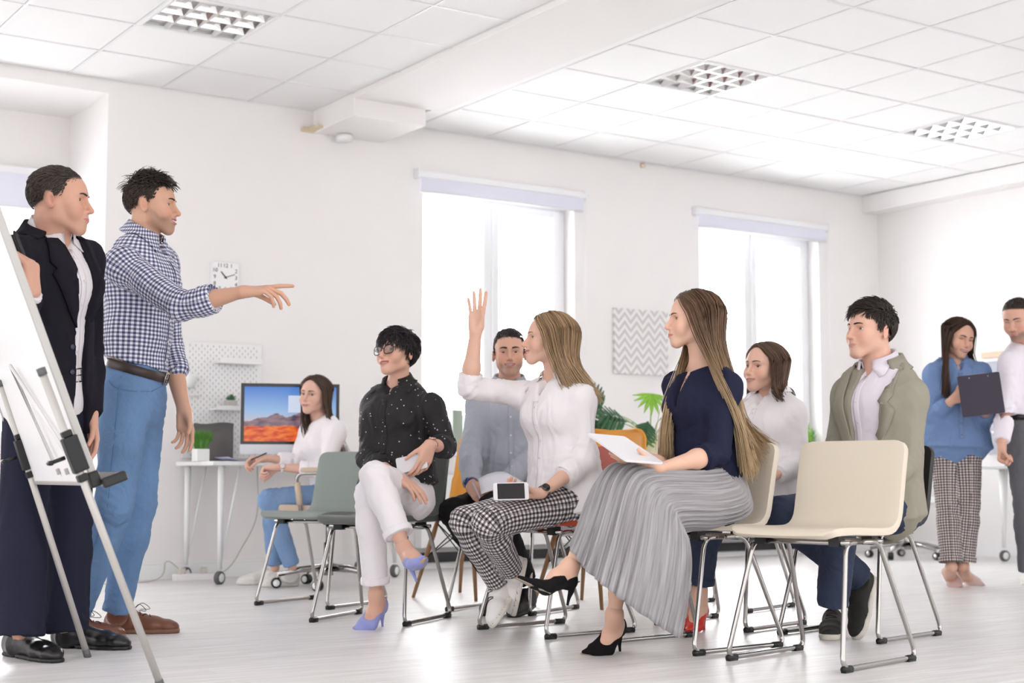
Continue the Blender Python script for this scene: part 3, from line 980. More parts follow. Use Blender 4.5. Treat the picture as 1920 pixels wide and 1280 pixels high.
    def done(s, label, h_col=None):
        V = np.vstack(s.skinV); Q = np.vstack(s.skinQ); c = np.vstack(s.skinC)
        me = mesh_np('body', s.L(V), Q); set_col(me, c)
        s.body = obj('body', me, attr_mat('skin', 0.48, sss=0.12, spec=0.35), s.root)
        tag(s.root, label, 'person')
        return s.root
    # ---- garments
    def garment(s, name, ops, m, h=0.0084, cuts=(), subs=(), fold=None, chains=None, cutk=0.004, relax_it=1):
        f = Field(h)
        for p, k in ops: f.add(p, k)
        for p, k in subs: f.sub(p, k)
        for i, c in enumerate(cuts):
            nk = s.J['neck']
            lo, hi = (c[2], c[3]) if len(c) > 2 else ((nk - 0.125, nk + 0.125) if i == 0 and abs(c[0][2] - nk[2]) < 0.1 else (None, None))
            f.cut(*c[:2], k=cutk, lo=lo, hi=hi)
        V, Q = f.mesh()
        if relax_it: V = relax(V, Q, relax_it, 0.5)
        if fold: V = folds(V, Q, **fold)
        me = mesh_np(name, s.L(V), Q)
        if chains:
            uv, ang = chain_uv(V, chains); set_vec(me, 'limb_uv', uv)
        o = obj(name, me, m, s.root)
        bv = BVHTree.FromPolygons(V.tolist(), Q.tolist())
        return o, bv
    def jfold(s, keys, am=0.004, rad=0.10):
        r = []
        for k in keys:
            a = {'el': ('sh', 'wr'), 'kn': ('hip', 'an')}[k[:2]]
            r.append((s.J[k], s.J[a[1] + k[2]] - s.J[a[0] + k[2]], rad, am))
        return r
def ellipsoid_np(c, r, M=None, n=12, m=8):
    V = []; F = []
    for j in range(m + 1):
        ph = math.pi * j / m
        for k in range(n):
            a = 2 * math.pi * k / n
            q = np.array([math.sin(ph) * math.cos(a), math.sin(ph) * math.sin(a), math.cos(ph)]) * np.asarray(r)
            if M is not None: q = np.asarray(M) @ q
            V.append(q + np.asarray(c))
    for j in range(m):
        for k in range(n): F.append((j * n + k, (j + 1) * n + k, (j + 1) * n + (k + 1) % n, j * n + (k + 1) % n))
    return V, F
def hair_mat(rough=0.42):
    nm = 'hair_%.2f' % rough
    if nm in MATS: return MATS[nm]
    m = attr_mat(nm, rough, spec=0.35)
    return m
# ---------------------------------------------------------------- shoes
def shoe_frame(heel, toe, up=(0, 0, 1)):
    x = unit(np.asarray(toe, float) - heel); y = unit(np.cross(up, x)); z = np.cross(x, y)
    return np.stack([x, y, z], 1)
def flat_shoe(s, heel, toe, m_up, m_sole, ankle=None, up=(0, 0, 1), kind='sneaker', wid=1.0, name='shoe', h=0.005, m_lace=None, m_stripe=None):
    """heel, toe: sole points on the ground; upper, sole and laces"""
    heel = np.asarray(heel, float); toe = np.asarray(toe, float)
    M = shoe_frame(heel, toe, up); L = np.linalg.norm(toe - heel)
    pt = lambda x, y, z: heel + M @ np.array([x * L, y, z])
    k = wid
    sh = 0.024 if kind == 'sneaker' else (0.020 if kind == 'boot' else 0.016)
    lat = M[:, 1]
    pts = [(pt(0.13, 0, 0.045), (0.033 * k, 0.045)), (pt(0.40, 0, 0.045), (0.036 * k, 0.043)), (pt(0.68, 0.002, 0.032), (0.046 * k, 0.034)), (pt(0.86, 0, 0.028), (0.040 * k, 0.024))]
    tipr = {'sneaker': (0.034 * k, 0.021), 'dress': (0.026 * k, 0.017), 'boot': (0.032 * k, 0.021)}[kind]
    pts.append((pt(0.945, 0, 0.024), tipr))
    ops = [(Seg(pts[i][0], pts[i + 1][0], pts[i][1], pts[i + 1][1], side=lat), 0.02) for i in range(len(pts) - 1)]
    tall = {'sneaker': 0.085, 'dress': 0.075, 'boot': 0.115}[kind]
    an = np.asarray(ankle, float) if ankle is not None else pt(0.22, 0, 0.11)
    d_ = unit(an - pt(0.20, 0, 0.02))
    ops.append((Seg(pt(0.19, 0, 0.04), pt(0.20, 0, 0.03) + d_ * (tall - 0.02), (0.036, 0.040), (0.036, 0.044), side=lat, flat=(0, 1)), 0.03))
    f = Field(h)
    for p, kk in ops: f.add(p, kk)
    f.cut(pt(0, 0, sh * 0.55), -M[:, 2], 0.003)
    V, Q = f.mesh()
    o = s.put(name, (V, Q), m_up)
    # sole: outline slab
    f = Field(h * 1.25)
    for i in range(len(pts) - 1):
        a = pts[i][0] - M[:, 2] * ((pts[i][0] - heel) @ M[:, 2] - sh * 0.5); b = pts[i + 1][0] - M[:, 2] * ((pts[i + 1][0] - heel) @ M[:, 2] - sh * 0.5)
        f.add(Seg(a, b, (pts[i][1][0] + 0.004, sh * 1.2), (pts[i + 1][1][0] + 0.004, sh * 1.2), side=lat), 0.01)
    f.cut(pt(0, 0, 0.0), -M[:, 2], 0.002); f.cut(pt(0, 0, sh), M[:, 2], 0.002)
    if kind == 'dress': f.sub(Seg(pt(0.36, -0.1, 0.0), pt(0.36, 0.1, 0.0), 0.012), 0.004)
    V, Q = f.mesh(); s.put('sole', (V, Q), m_sole, o)
    if m_stripe is not None:
        f.cut(pt(0, 0, sh * 0.70), -M[:, 2], 0.0); V, Q = f.mesh(); N_ = vnormals(V, Q); s.put('stripe', (V + N_ * 0.0012 - M[:, 2] * 0.002, Q), m_stripe, o)
    if m_lace is not None:
        lb = MB(); bv = BVHTree.FromPolygons(np.array([v.co[:] for v in o.data.vertices]).tolist(), [tuple(p.vertices) for p in o.data.polygons])
        for i in range(5):
            x = 0.36 + 0.065 * i
            pp = []
            for yy in np.linspace(-0.022, 0.022, 6):
                st = pt(x + 0.02 * (yy / 0.022 if i % 2 else -yy / 0.022), yy, 0.25) - s.base
                hit = bv.ray_cast(Vector(st), Vector(-M[:, 2]))
                if hit[0] is not None: pp.append(np.array(hit[0]) + M[:, 2] * 0.0015 + s.base)
            if len(pp) > 2: lb.tube(pp, 0.0022, 6)
        if kind == 'boot':
            c = pt(0.40, 0, 0.095)
            for sg in (1, -1):
                lb.tube(spline([c, c + M @ np.array([0.03, sg * 0.03, 0.025]), c + M @ np.array([0.06, sg * 0.045, 0.0]), c + M @ np.array([0.025, sg * 0.02, 0.0])], 12), 0.0014, 5)
        if lb.v: s.put('laces', lb, m_lace, o)
    return o
def pump(s, heel, ball, toe, ankle, m_up, m_sole, heel_h=0.085, side=None, name='pump', h=0.004, foot=True, stand=False):
    """heel: underside of the heel seat, ball: underside of the ball of the foot, toe: tip.  Builds the bare foot into the skin and the shoe round it"""
    heel, ball, toe, ankle = [np.asarray(v, float) for v in (heel, ball, toe, ankle)]
    up0 = unit(ankle - heel); x1 = unit(ball - heel); x2 = unit(toe - ball)
    lat = unit(np.cross(up0, x1)) if side is None else unit(side)
    n1 = np.cross(x1, lat); n1 = n1 if n1 @ up0 > 0 else -n1
    n2 = np.cross(x2, lat); n2 = n2 if n2 @ up0 > 0 else -n2
    Lb = np.linalg.norm(ball - heel); Lt = np.linalg.norm(toe - ball)
    H = heel + n1 * 0.030 + x1 * 0.028; A = heel + x1 * Lb * 0.55 + n1 * 0.036; B = ball + n1 * 0.022 - x1 * 0.01; T = ball + x2 * Lt * 0.42 + n2 * 0.014; T2 = ball + x2 * (Lt * 0.94) + n2 * 0.009
    foot_ops = [(Seg(ankle, H, 0.0275, 0.026), 0.0), (Seg(ankle, A, (0.0270, 0.0270), (0.029, 0.031), side=lat), 0.03), (Seg(H, A, (0.026, 0.028), (0.028, 0.030), side=lat), 0.02),
                (Seg(A, B, (0.030, 0.030), (0.037, 0.021), side=lat), 0.02), (Seg(B, T, (0.037, 0.020), (0.030, 0.012), side=lat), 0.015)]
    if foot: s.skin_field(foot_ops, 0.005)
    e = 0.004
    f = Field(h)
    for p, k in foot_ops[2:]: f.add(p.inflate(e), k)
    f.add(Seg(heel + n1 * 0.012 + x1 * 0.03, heel + n1 * 0.055 + x1 * 0.030, 0.029, 0.027), 0.015)
    f.add(Seg(T, T2, (0.029, 0.014), (0.008, 0.006), side=lat), 0.015)
    # topline: low at the sides, higher at the heel, ends at the toes
    f.cut(heel + n1 * 0.062, unit(n1 + x1 * 0.10), 0.004, heel - 0.06, heel + 0.06)
    mdl = heel + x1 * Lb * 0.5 + n1 * 0.076
    f.sub(Seg(heel + x1 * 0.025 + n1 * 0.104, mdl, (0.046, 0.048), (0.046, 0.048), side=lat), 0.004)
    f.sub(Seg(mdl, heel + x1 * (Lb - 0.024) + n1 * 0.056, (0.046, 0.050), (0.025, 0.030), side=lat), 0.004)
    V, Q = f.mesh(); o = s.put(name, (V, Q), m_up)
    # sole
    g = []
    for t in np.linspace(0, 1, 9):
        c = heel + (ball - heel) * t + n1 * (0.002 + 0.010 * math.sin(t * math.pi)); wd = 0.019 + 0.010 * t ** 2 - 0.006 * math.sin(t * 3.14)
        g.append([c - lat * wd, c + n1 * -0.001, c + lat * wd])
    for t in np.linspace(0.15, 1, 8):
        c = ball + x2 * Lt * t + n2 * 0.001; wd = 0.0285 - 0.0245 * t
        g.append([c - lat * wd, c - n2 * 0.001, c + lat * wd])
    s.put('sole', sheet(np.array(g), 0.004), m_sole, o)
    hb = MB()
    gd = np.array([0, 0, 1.0]) if stand else unit(n2)
    q0 = heel + x1 * 0.022 + n1 * 0.004; q1 = heel + x1 * 0.010 - gd * heel_h
    hb.tube(spline([q0 + n1 * 0.010, lerp(q0, q1, 0.30) - x1 * 0.003, lerp(q0, q1, 0.65), q1], 12), np.linspace(1, 0, 12) ** 2 * 0.017 + 0.0048, 10)
    s.put('heel', hb, m_up, o)
    return o
# ---------------------------------------------------------------- the room (axes: x along the window wall, y towards it)
WY, CZ, RX = 8.887, 3.128, 9.95
M_wall = mat('wall_paint', srgb(242, 239, 238), 0.85, noise=0.01, nscale=3)
M_white = mat('white_lacquer', srgb(240, 240, 240), 0.35)
M_pvc = mat('white_pvc', srgb(240, 240, 243), 0.3)
M_tile = mat('ceiling_tile', srgb(246, 245, 245), 0.9, noise=0.01, nscale=40, bump=0.05, bscale=250)
M_grid = mat('grid_bar', srgb(238, 237, 238), 0.5)
M_black = mat('black_plastic', srgb(22, 22, 24), 0.45)
M_chrome = mat('chrome', srgb(176, 173, 171), 0.13, metal=1.0)
M_alu = mat('aluminium', srgb(200, 198, 195), 0.32, metal=0.85)
def floor_mat():
    m = mat('white_floor', srgb(226, 223, 222), 0.30)
    nt = m.node_tree; p = nt.nodes['Principled BSDF']
    tc = nt.nodes.new('ShaderNodeTexCoord'); mp = nt.nodes.new('ShaderNodeMapping')
    mp.inputs['Scale'].default_value = (1.1, 16, 1)
    n = nt.nodes.new('ShaderNodeTexNoise'); n.inputs['Scale'].default_value = 2.2; n.inputs['Detail'].default_value = 6; n.inputs['Roughness'].default_value = 0.62
    n2 = nt.nodes.new('ShaderNodeTexNoise'); n2.inputs['Scale'].default_value = 0.9; n2.inputs['Detail'].default_value = 2
    r = nt.nodes.new('ShaderNodeValToRGB')
    r.color_ramp.elements[0].position = 0.30; r.color_ramp.elements[0].color = srgb(212, 208, 206)
    r.color_ramp.elements[1].position = 0.68; r.color_ramp.elements[1].color = srgb(244, 243, 243)
    nt.links.new(tc.outputs['Object'], mp.inputs['Vector']); nt.links.new(mp.outputs['Vector'], n.inputs['Vector']); nt.links.new(tc.outputs['Object'], n2.inputs['Vector'])
    nt.links.new(n.outputs['Fac'], r.inputs['Fac'])
    br = nt.nodes.new('ShaderNodeTexBrick')          # boards: only the fine joints between them
    br.inputs['Scale'].default_value = 1.0; br.inputs['Brick Width'].default_value = 1.28; br.inputs['Row Height'].default_value = 0.19
    br.inputs['Mortar Size'].default_value = 0.0012; br.inputs['Mortar Smooth'].default_value = 0.3
    br.inputs['Color1'].default_value = (1, 1, 1, 1); br.inputs['Color2'].default_value = (0.955, 0.95, 0.95, 1); br.inputs['Mortar'].default_value = (0.80, 0.79, 0.79, 1)
    nt.links.new(tc.outputs['Object'], br.inputs['Vector'])
    mx = nt.nodes.new('ShaderNodeMix'); mx.data_type = 'RGBA'; mx.blend_type = 'MULTIPLY'; mx.inputs['Factor'].default_value = 1.0
    nt.links.new(r.outputs['Color'], mx.inputs['A']); nt.links.new(br.outputs['Color'], mx.inputs['B'])
    nt.links.new(mx.outputs['Result'], p.inputs['Base Color'])
    mr = nt.nodes.new('ShaderNodeMapRange'); mr.inputs['To Min'].default_value = 0.26; mr.inputs['To Max'].default_value = 0.46
    nt.links.new(n.outputs['Fac'], mr.inputs['Value']); nt.links.new(mr.outputs['Result'], p.inputs['Roughness'])
    return m
def structure(name, mb, m, parent=None, bevel=0.0):
    o = mb.build(name, m, parent, bevel)
    if parent is None: o['kind'] = 'structure'
    return o
structure('floor', MB().box((-6, -4, -0.1), (RX + 0.3, WY + 1.2, 0)), floor_mat())
# window wall with its openings: niche (x up to 2.938, 0.79 deep) and two windows
W2 = (5.238, 6.578); W3 = (7.844, 9.203); WZ = (0.82, 2.73); NX = (1.25, 2.938); NZ = 3.045; ND = 0.79
mb = MB(); T = 0.30
def wall_piece(x0, x1, z0, z1): mb.box((x0, WY, z0), (x1, WY + T, z1))
wall_piece(-3.0, NX[0], 0, CZ + 0.2); wall_piece(NX[0], NX[1], NZ, CZ + 0.2)
wall_piece(NX[1], W2[0], 0, CZ + 0.2)
wall_piece(W2[0], W2[1], 0, WZ[0]); wall_piece(W2[0], W2[1], WZ[1], CZ + 0.2)
wall_piece(W2[1], W3[0], 0, CZ + 0.2)
wall_piece(W3[0], W3[1], 0, WZ[0]); wall_piece(W3[0], W3[1], WZ[1], CZ + 0.2)
wall_piece(W3[1], RX + 0.3, 0, CZ + 0.2)
# niche: cheeks, lid and the wall round its window
mb.box((NX[1], WY + T, 0), (NX[1] + 0.25, WY + ND + 0.25, NZ + 0.25))
mb.box((NX[0] - 0.25, WY + T, 0), (NX[0], WY + ND + 0.25, NZ + 0.25))
mb.box((NX[0], WY + T, NZ), (NX[1], WY + ND + 0.25, NZ + 0.25))
N1 = (1.42, 2.86); NWZ = (0.82, 2.64)
mb.box((NX[0], WY + ND, 0), (N1[0], WY + ND + 0.25, NZ)); mb.box((N1[1], WY + ND, 0), (NX[1], WY + ND + 0.25, NZ))
mb.box((N1[0], WY + ND, 0), (N1[1], WY + ND + 0.25, NWZ[0])); mb.box((N1[0], WY + ND, NWZ[1]), (N1[1], WY + ND + 0.25, NZ))
structure('wall_back', mb, M_wall)
structure('wall_right', MB().box((RX, 0.6, 0), (RX + 0.3, WY, CZ + 0.2)), M_wall)
structure('trim_1', MB().box((RX - 0.19, 0.6, CZ - 0.15), (RX, WY, CZ)), M_wall, bevel=0.004)          # boxed-in strip along the right wall
structure('baseboard_back', MB().box((NX[1], WY - 0.018, 0), (RX, WY, 0.095)).box((NX[1], WY - 0.010, 0.095), (RX, WY, 0.112)), M_white, bevel=0.003)
structure('baseboard_right', MB().box((RX - 0.018, 0.6, 0), (RX, WY - 0.02, 0.095)), M_white, bevel=0.003)
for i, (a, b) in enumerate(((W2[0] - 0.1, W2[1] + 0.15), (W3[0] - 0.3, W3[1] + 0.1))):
    structure('trim_%d' % (i + 2), MB().box((a, WY - 0.05, 0.045), (b, WY - 0.019, 0.115)), M_black, bevel=0.004)   # black strip put in for the dark shadow gap under the radiators
# beam strip between the two fields of tiles, and its deeper end at the wall
structure('trim_4', MB().box((4.36, 0.6, CZ - 0.035), (5.02, WY - 0.6, CZ + 0.1)), M_wall, bevel=0.003)
structure('trim_5', MB().box((4.36, WY - 0.6, CZ - 0.15), (4.90, WY, CZ + 0.1)), M_wall, bevel=0.004)
# ceiling: slab, suspension bars, tiles
ceil = structure('ceiling', MB().box((-2.6, 0.6, CZ + 0.03), (RX + 0.3, WY + 0.3, CZ + 0.18)), M_wall)
tile_me = MB().box((0.012, 0.012, 0.003), (0.588, 0.588, 0.018)).mesh('ceiling_tile'); tile_me.materials.append(M_tile)
LIGHTS = [(2.686, WY - 1.8), (5.756, 6.465), None]
def cell_of(px, py):
    v = G(px, py, CZ); p = W(v); return p
_l3 = cell_of(1799, 245)
LIGHTS[2] = (5.156 + math.floor((_l3.x - 5.156) / 0.6) * 0.6, 5.265 + math.floor((_l3.y - 5.265) / 0.6) * 0.6)
def near_light(x, y): return any(abs(x - a) < 0.1 and abs(y - b) < 0.1 for a, b in LIGHTS)
bars = MB()
def tile_field(xs, ys, x1, y1, x0=None):
    for x in xs:
        for y in ys:
            if near_light(x, y): continue
            w_ = min(0.6, x1 - x); d_ = min(0.6, y1 - y)
            if w_ < 0.08 or d_ < 0.08: continue
            if w_ > 0.59 and d_ > 0.59:
                o = bpy.data.objects.new('ceiling_tile', tile_me); C.objects.link(o); o.location = (x, y, CZ)
            else:
                o = MB().box((0.012, 0.012, 0.003), (w_ - 0.004, d_ - 0.004, 0.018)).build('ceiling_tile', M_tile); o.location = (x, y, CZ)
            o.parent = ceil
    lo, hi = ys[0], min(ys[-1] + 0.6, y1)
    for x in xs: bars.box((x - 0.008, lo, CZ - 0.001), (x + 0.008, hi, CZ + 0.03))
    for y in ys: bars.box((xs[0], y - 0.008, CZ - 0.002), (x1, y + 0.008, CZ + 0.03))
tile_field([2.686 + 0.6 * i for i in range(-8, 3)], [WY - 0.6 * j for j in range(13, 0, -1)], 4.36, WY)
tile_field([5.156 + 0.6 * i for i in range(0, 8)], [5.265 + 0.6 * j for j in range(-7, 7)], RX - 0.19, WY)
MB().box((5.02, 1.1, CZ + 0.003), (5.146, WY, CZ + 0.018)).build('ceiling_tile', M_tile, ceil)
g = bars.build('suspension_bars', M_grid, ceil); g['kind'] = 'stuff'
# windows: casing, centre post, opening sash, panes, sill
M_glass = mat('window_glass', (1, 1, 1, 1), 0.0, trans=1.0, spec=0.2)
def window(n, x0, x1, z0, z1, yf, split, depth):
    root = empty('window_%d' % n, ((x0 + x1) / 2, yf, z0)); root['kind'] = 'structure'
    ox, oy, oz = root.location
    bx = lambda m_, a, b: m_.box((a[0] - ox, a[1] - oy, a[2] - oz), (b[0] - ox, b[1] - oy, b[2] - oz))
    y0, y1 = yf, yf + 0.07
    f = MB(); fw = 0.055
    bx(f, (x0, y0, z0), (x0 + fw, y1, z1)); bx(f, (x1 - fw, y0, z0), (x1, y1, z1)); bx(f, (x0 + fw, y0, z0), (x1 - fw, y1, z0 + fw)); bx(f, (x0 + fw, y0, z1 - fw), (x1 - fw, y1, z1))
    f.build('window_frame', M_pvc, root, 0.004)
    xs = x0 + (x1 - x0) * split
    m_ = MB(); bx(m_, (xs - 0.035, y0 - 0.004, z0 + fw), (xs + 0.035, y1, z1 - fw)); m_.build('mullion', M_pvc, root, 0.004)
    s_ = MB(); a, b = xs + 0.035, x1 - fw; sw = 0.06; c, d = z0 + fw, z1 - fw
    bx(s_, (a, y0 - 0.02, c), (a + sw, y1 - 0.01, d)); bx(s_, (b - sw, y0 - 0.02, c), (b, y1 - 0.01, d)); bx(s_, (a + sw, y0 - 0.02, c), (b - sw, y1 - 0.01, c + sw)); bx(s_, (a + sw, y0 - 0.02, d - sw), (b - sw, y1 - 0.01, d))
    so = s_.build('sash', M_pvc, root, 0.004)
    hd = MB(); bx(hd, (a + 0.02, y0 - 0.04, 1.62), (a + 0.042, y0 - 0.02, 1.69)); bx(hd, (a + 0.024, y0 - 0.055, 1.53), (a + 0.038, y0 - 0.04, 1.67)); hd.build('window_handle', M_pvc, so, 0.003)
    for (pa, pb) in ((x0 + fw, xs - 0.035), (a + sw, b - sw)):
        g_ = MB(); e = 0.0 if pa < xs - 0.2 else sw
        bx(g_, (pa, y0 + 0.028, c + e), (pb, y0 + 0.034, d - e)); g_.build('pane', M_glass, root)
    sl = MB(); bx(sl, (x0 - 0.06, yf - depth - 0.04, z0 - 0.035), (x1 + 0.06, yf - 0.002, z0 - 0.002)); sl.build('window_sill', M_pvc, root, 0.008)
    return root
window(1, N1[0], N1[1], NWZ[0], NWZ[1], WY + ND + 0.10, 0.47, 0.10)
window(2, W2[0], W2[1], WZ[0], WZ[1], WY + 0.13, 0.47, 0.13)
window(3, W3[0], W3[1], WZ[0], WZ[1], WY + 0.13, 0.47, 0.13)
# roller blinds, drawn up into their casings
M_blind = mat('blind_fabric', srgb(226, 227, 240), 0.7)
def blind(x0, x1, z, y, label, drop=0.10):
    r = empty('roller_blind', ((x0 + x1) / 2, y, z))
    hw = (x1 - x0) / 2
    m_ = MB(); m_.box((-hw, -0.055, 0), (hw, 0, 0.05)); m_.build('casing', M_pvc, r, 0.008)
    m_ = MB(); m_.box((-hw + 0.025, -0.045, -drop), (hw - 0.025, -0.041, 0.005)); m_.build('fabric', M_blind, r)
    m_ = MB(); m_.tube([(-hw + 0.03, -0.043, -drop), (hw - 0.03, -0.043, -drop)], 0.009, 10); m_.build('bottom_rail', M_pvc, r)
    for s in (-1, 1):
        MB().box((s * hw - 0.008, -0.062, -0.012), (s * hw + 0.008, 0, 0.062)).build('end_cap', M_pvc, r, 0.004)
    ch = MB(); ch.tube([(hw - 0.012, -0.05, 0), (hw - 0.012, -0.05, -1.2)], 0.0018, 5); ch.build('chain', M_pvc, r)
    tag(r, label, 'blind', 'roller blinds above the windows')
blind(N1[0] - 0.06, N1[1] + 0.06, 2.62, WY + ND, 'lavender-white roller blind partly lowered in the deep niche at left', 0.22)
blind(W2[0] - 0.07, W2[1] + 0.08, 2.765, WY, 'roller blind rolled up above the window behind the raised hand')
blind(W3[0] - 0.07, W3[1] + 0.08, 2.765, WY, 'roller blind rolled up above the window nearest the room corner')
# radiators under the windows
def radiator(x0, x1, label):
    r = empty('radiator', ((x0 + x1) / 2, WY - 0.03, 0.15)); hw = (x1 - x0) / 2
    m_ = MB(); m_.box((-hw, -0.065, 0), (hw, -0.055, 0.50)); m_.build('front_panel', M_white, r, 0.006)
    n = int(hw * 2 / 0.05)
    m_ = MB()
    for i in range(n): m_.box((-hw + 0.012 + i * 0.05, -0.068, 0.02), (-hw + 0.046 + i * 0.05, -0.063, 0.48))
    m_.build('panel_ribs', M_white, r, 0.003)
    MB().box((-hw, -0.055, 0.49), (hw, 0.0, 0.505)).build('top_grille', M_white, r, 0.004)
    for s in (-1, 1): MB().box((s * hw - 0.005, -0.065, 0), (s * hw + 0.005, 0.029, 0.50)).build('side_panel', M_white, r, 0.003)
    tag(r, label, 'radiator', 'white panel radiators under the windows')
radiator(W2[0] - 0.05, W2[1] + 0.05, 'white panel radiator under the window behind the raised hand')
radiator(W3[0] - 0.15, W3[1] + 0.0, 'white panel radiator under the window nearest the room corner')
# louvred ceiling lights (switched off)
M_refl = mat('louvre_mirror', srgb(226, 226, 226), 0.10, metal=1.0)
M_lbox = mat('lamp_body', srgb(235, 235, 235), 0.5)
def ceiling_light(x, y, label):
    r = empty('ceiling_light', (x + 0.3, y + 0.3, CZ))
    f = MB(); h_ = 0.293
    for a, b in (((-h_, -h_, -0.006), (h_, -h_ + 0.016, 0.012)), ((-h_, h_ - 0.016, -0.006), (h_, h_, 0.012)), ((-h_, -h_ + 0.016, -0.006), (-h_ + 0.016, h_ - 0.016, 0.012)), ((h_ - 0.016, -h_ + 0.016, -0.006), (h_, h_ - 0.016, 0.012))): f.box(a, b)
    f.build('frame', M_lbox, r, 0.002)
    MB().box((-h_ + 0.01, -h_ + 0.01, 0.062), (h_ - 0.01, h_ - 0.01, 0.066)).build('housing', M_lbox, r)
    hi = h_ - 0.016
    st = 2 * hi / 4
    for k in range(5):                                   # parabolic reflector rails
        c = -hi + k * st
        m_ = MB(); m_.add([(c - 0.005, -hi, -0.004), (c + 0.005, -hi, -0.004), (c + 0.034, -hi, 0.055), (c - 0.034, -hi, 0.055), (c - 0.005, hi, -0.004), (c + 0.005, hi, -0.004), (c + 0.034, hi, 0.055), (c - 0.034, hi, 0.055)],
                          [(0, 1, 2, 3), (7, 6, 5, 4), (0, 4, 5, 1), (1, 5, 6, 2), (2, 6, 7, 3), (3, 7, 4, 0)])
        V = np.clip(np.array(m_.v), -hi, hi); m_.v = [tuple(v) for v in V]
        m_.build('reflector', M_refl, r)
    for k in range(1, 4):
        for q in range(4):
            c = -hi + k * st; a = -hi + q * st + 0.004; b = a + st - 0.008
            m_ = MB(); m_.add([(a, c - 0.003, -0.003), (b, c - 0.003, -0.003), (b, c + 0.003, -0.003), (a, c + 0.003, -0.003), (a + 0.02, c - 0.014, 0.04), (b - 0.02, c - 0.014, 0.04), (b - 0.02, c + 0.014, 0.04), (a + 0.02, c + 0.014, 0.04)],
                              [(0, 3, 2, 1), (4, 5, 6, 7), (0, 1, 5, 4), (1, 2, 6, 5), (2, 3, 7, 6), (3, 0, 4, 7)])
            m_.build('louvre_blade', M_refl, r)
    for q in range(4):
        c = -hi + (q + 0.5) * st
        m_ = MB(); m_.tube([(c, -hi + 0.01, 0.045), (c, hi - 0.01, 0.045)], 0.008, 10); m_.build('tube', mat('lamp_tube', srgb(245, 245, 245), 0.2), r)
    tag(r, label, 'ceiling light', 'louvred ceiling lights')
ceiling_light(*LIGHTS[0], 'square louvred ceiling light above the two standing presenters')
ceiling_light(*LIGHTS[1], 'square louvred ceiling light above the seated audience')
ceiling_light(*LIGHTS[2], 'smallest-looking louvred ceiling light, near the right wall')
# little fittings on the wall
m_ = MB(); m_.lathe([(0.0, 0), (0.055, 0.0), (0.06, 0.02), (0.05, 0.045), (0.0, 0.05)], 20, Matrix.Translation((4.55, WY - 0.10, CZ - 0.20)))
tag(m_.build('motion_sensor', M_white, None), 'small white ceiling sensor under the beam end', 'sensor')
m_ = MB(); m_.box((4.30, WY - 0.16, CZ - 0.145), (4.36, WY - 0.02, CZ - 0.13)); m_.box((4.27, WY - 0.05, CZ - 0.15), (4.36, WY, CZ - 0.125))
tag(m_.build('cable_bracket', mat('brass_fit', srgb(222, 205, 180), 0.4, metal=0.4)), 'tiny pale bracket on the wall beside the beam end', 'bracket')
_p = W(P(1207, 309, 1.0)); _t = (WY - 0.02) / _p.y
m_ = MB(); m_.lathe([(0.0, 0), (0.022, 0), (0.022, 0.015), (0.012, 0.02), (0.0, 0.02)], 16, Matrix.Translation((_p.x * _t, WY, CAMH + (_p.z - CAMH) * _t)) @ Matrix.Rotation(math.pi / 2, 4, 'X'))
tag(m_.build('wall_fitting', mat('brass_fit', srgb(222, 205, 180), 0.4)), 'tiny beige fitting high on the wall between the two windows', 'fitting')
# ---------------------------------------------------------------- chairs
def heading(v): return math.atan2(v[1], v[0]) - YAW
def shell_grid(prof, width, n_w=11, top_r=0.03, cup=0.0, lateral=None):
    """prof: side profile (x,z) from the front lip to the top of the back"""
    p = spline([(a, 0, b) for a, b in prof], 120)
    l = np.r_[0, np.cumsum(np.linalg.norm(np.diff(p, axis=0), axis=1))]
    u_ = 0.5 - 0.5 * np.cos(np.linspace(0, math.pi, 37))
    u_ = 0.6 * u_ + 0.4 * np.linspace(0, 1, 37)
    p = np.stack([np.interp(u_ * l[-1], l, p[:, c]) for c in range(3)], 1)
    l = np.r_[0, np.cumsum(np.linalg.norm(np.diff(p, axis=0), axis=1))]; Lt = l[-1]
    t, _, _ = frames(p); rows = []
    for i in range(len(p)):
        e = min(l[i], Lt - l[i]); k = 1.0
        sh = top_r * (1 - math.sqrt(max(0.0, 1 - (1 - min(1, e / top_r)) ** 2))) if e < top_r else 0.0
        wd = (width(l[i] / Lt) if callable(width) else width) / 2 - sh
        nn = np.array([-t[i][2], 0, t[i][0]])
        nn = nn if (nn @ np.array([0.4, 0, 1.0])) > 0 else -nn
        row = []
        for j in range(n_w):
            u = 2 * j / (n_w - 1) - 1
            c = (cup(l[i] / Lt) if callable(cup) else cup)
            row.append(p[i] + np.array([0, u * wd, 0]) + nn * c * u * u)
        rows.append(row)
    return np.array(rows)
def tube_obj(name, pts, r, m, parent, n=10):
    return MB().tube(pts, r, n).build(name, m, parent)
SLED_PROF = [(0.222, 0.436), (0.205, 0.450), (0.10, 0.452), (-0.06, 0.446), (-0.150, 0.452), (-0.198, 0.490), (-0.218, 0.560), (-0.240, 0.660), (-0.268, 0.770)]
_sled = {}
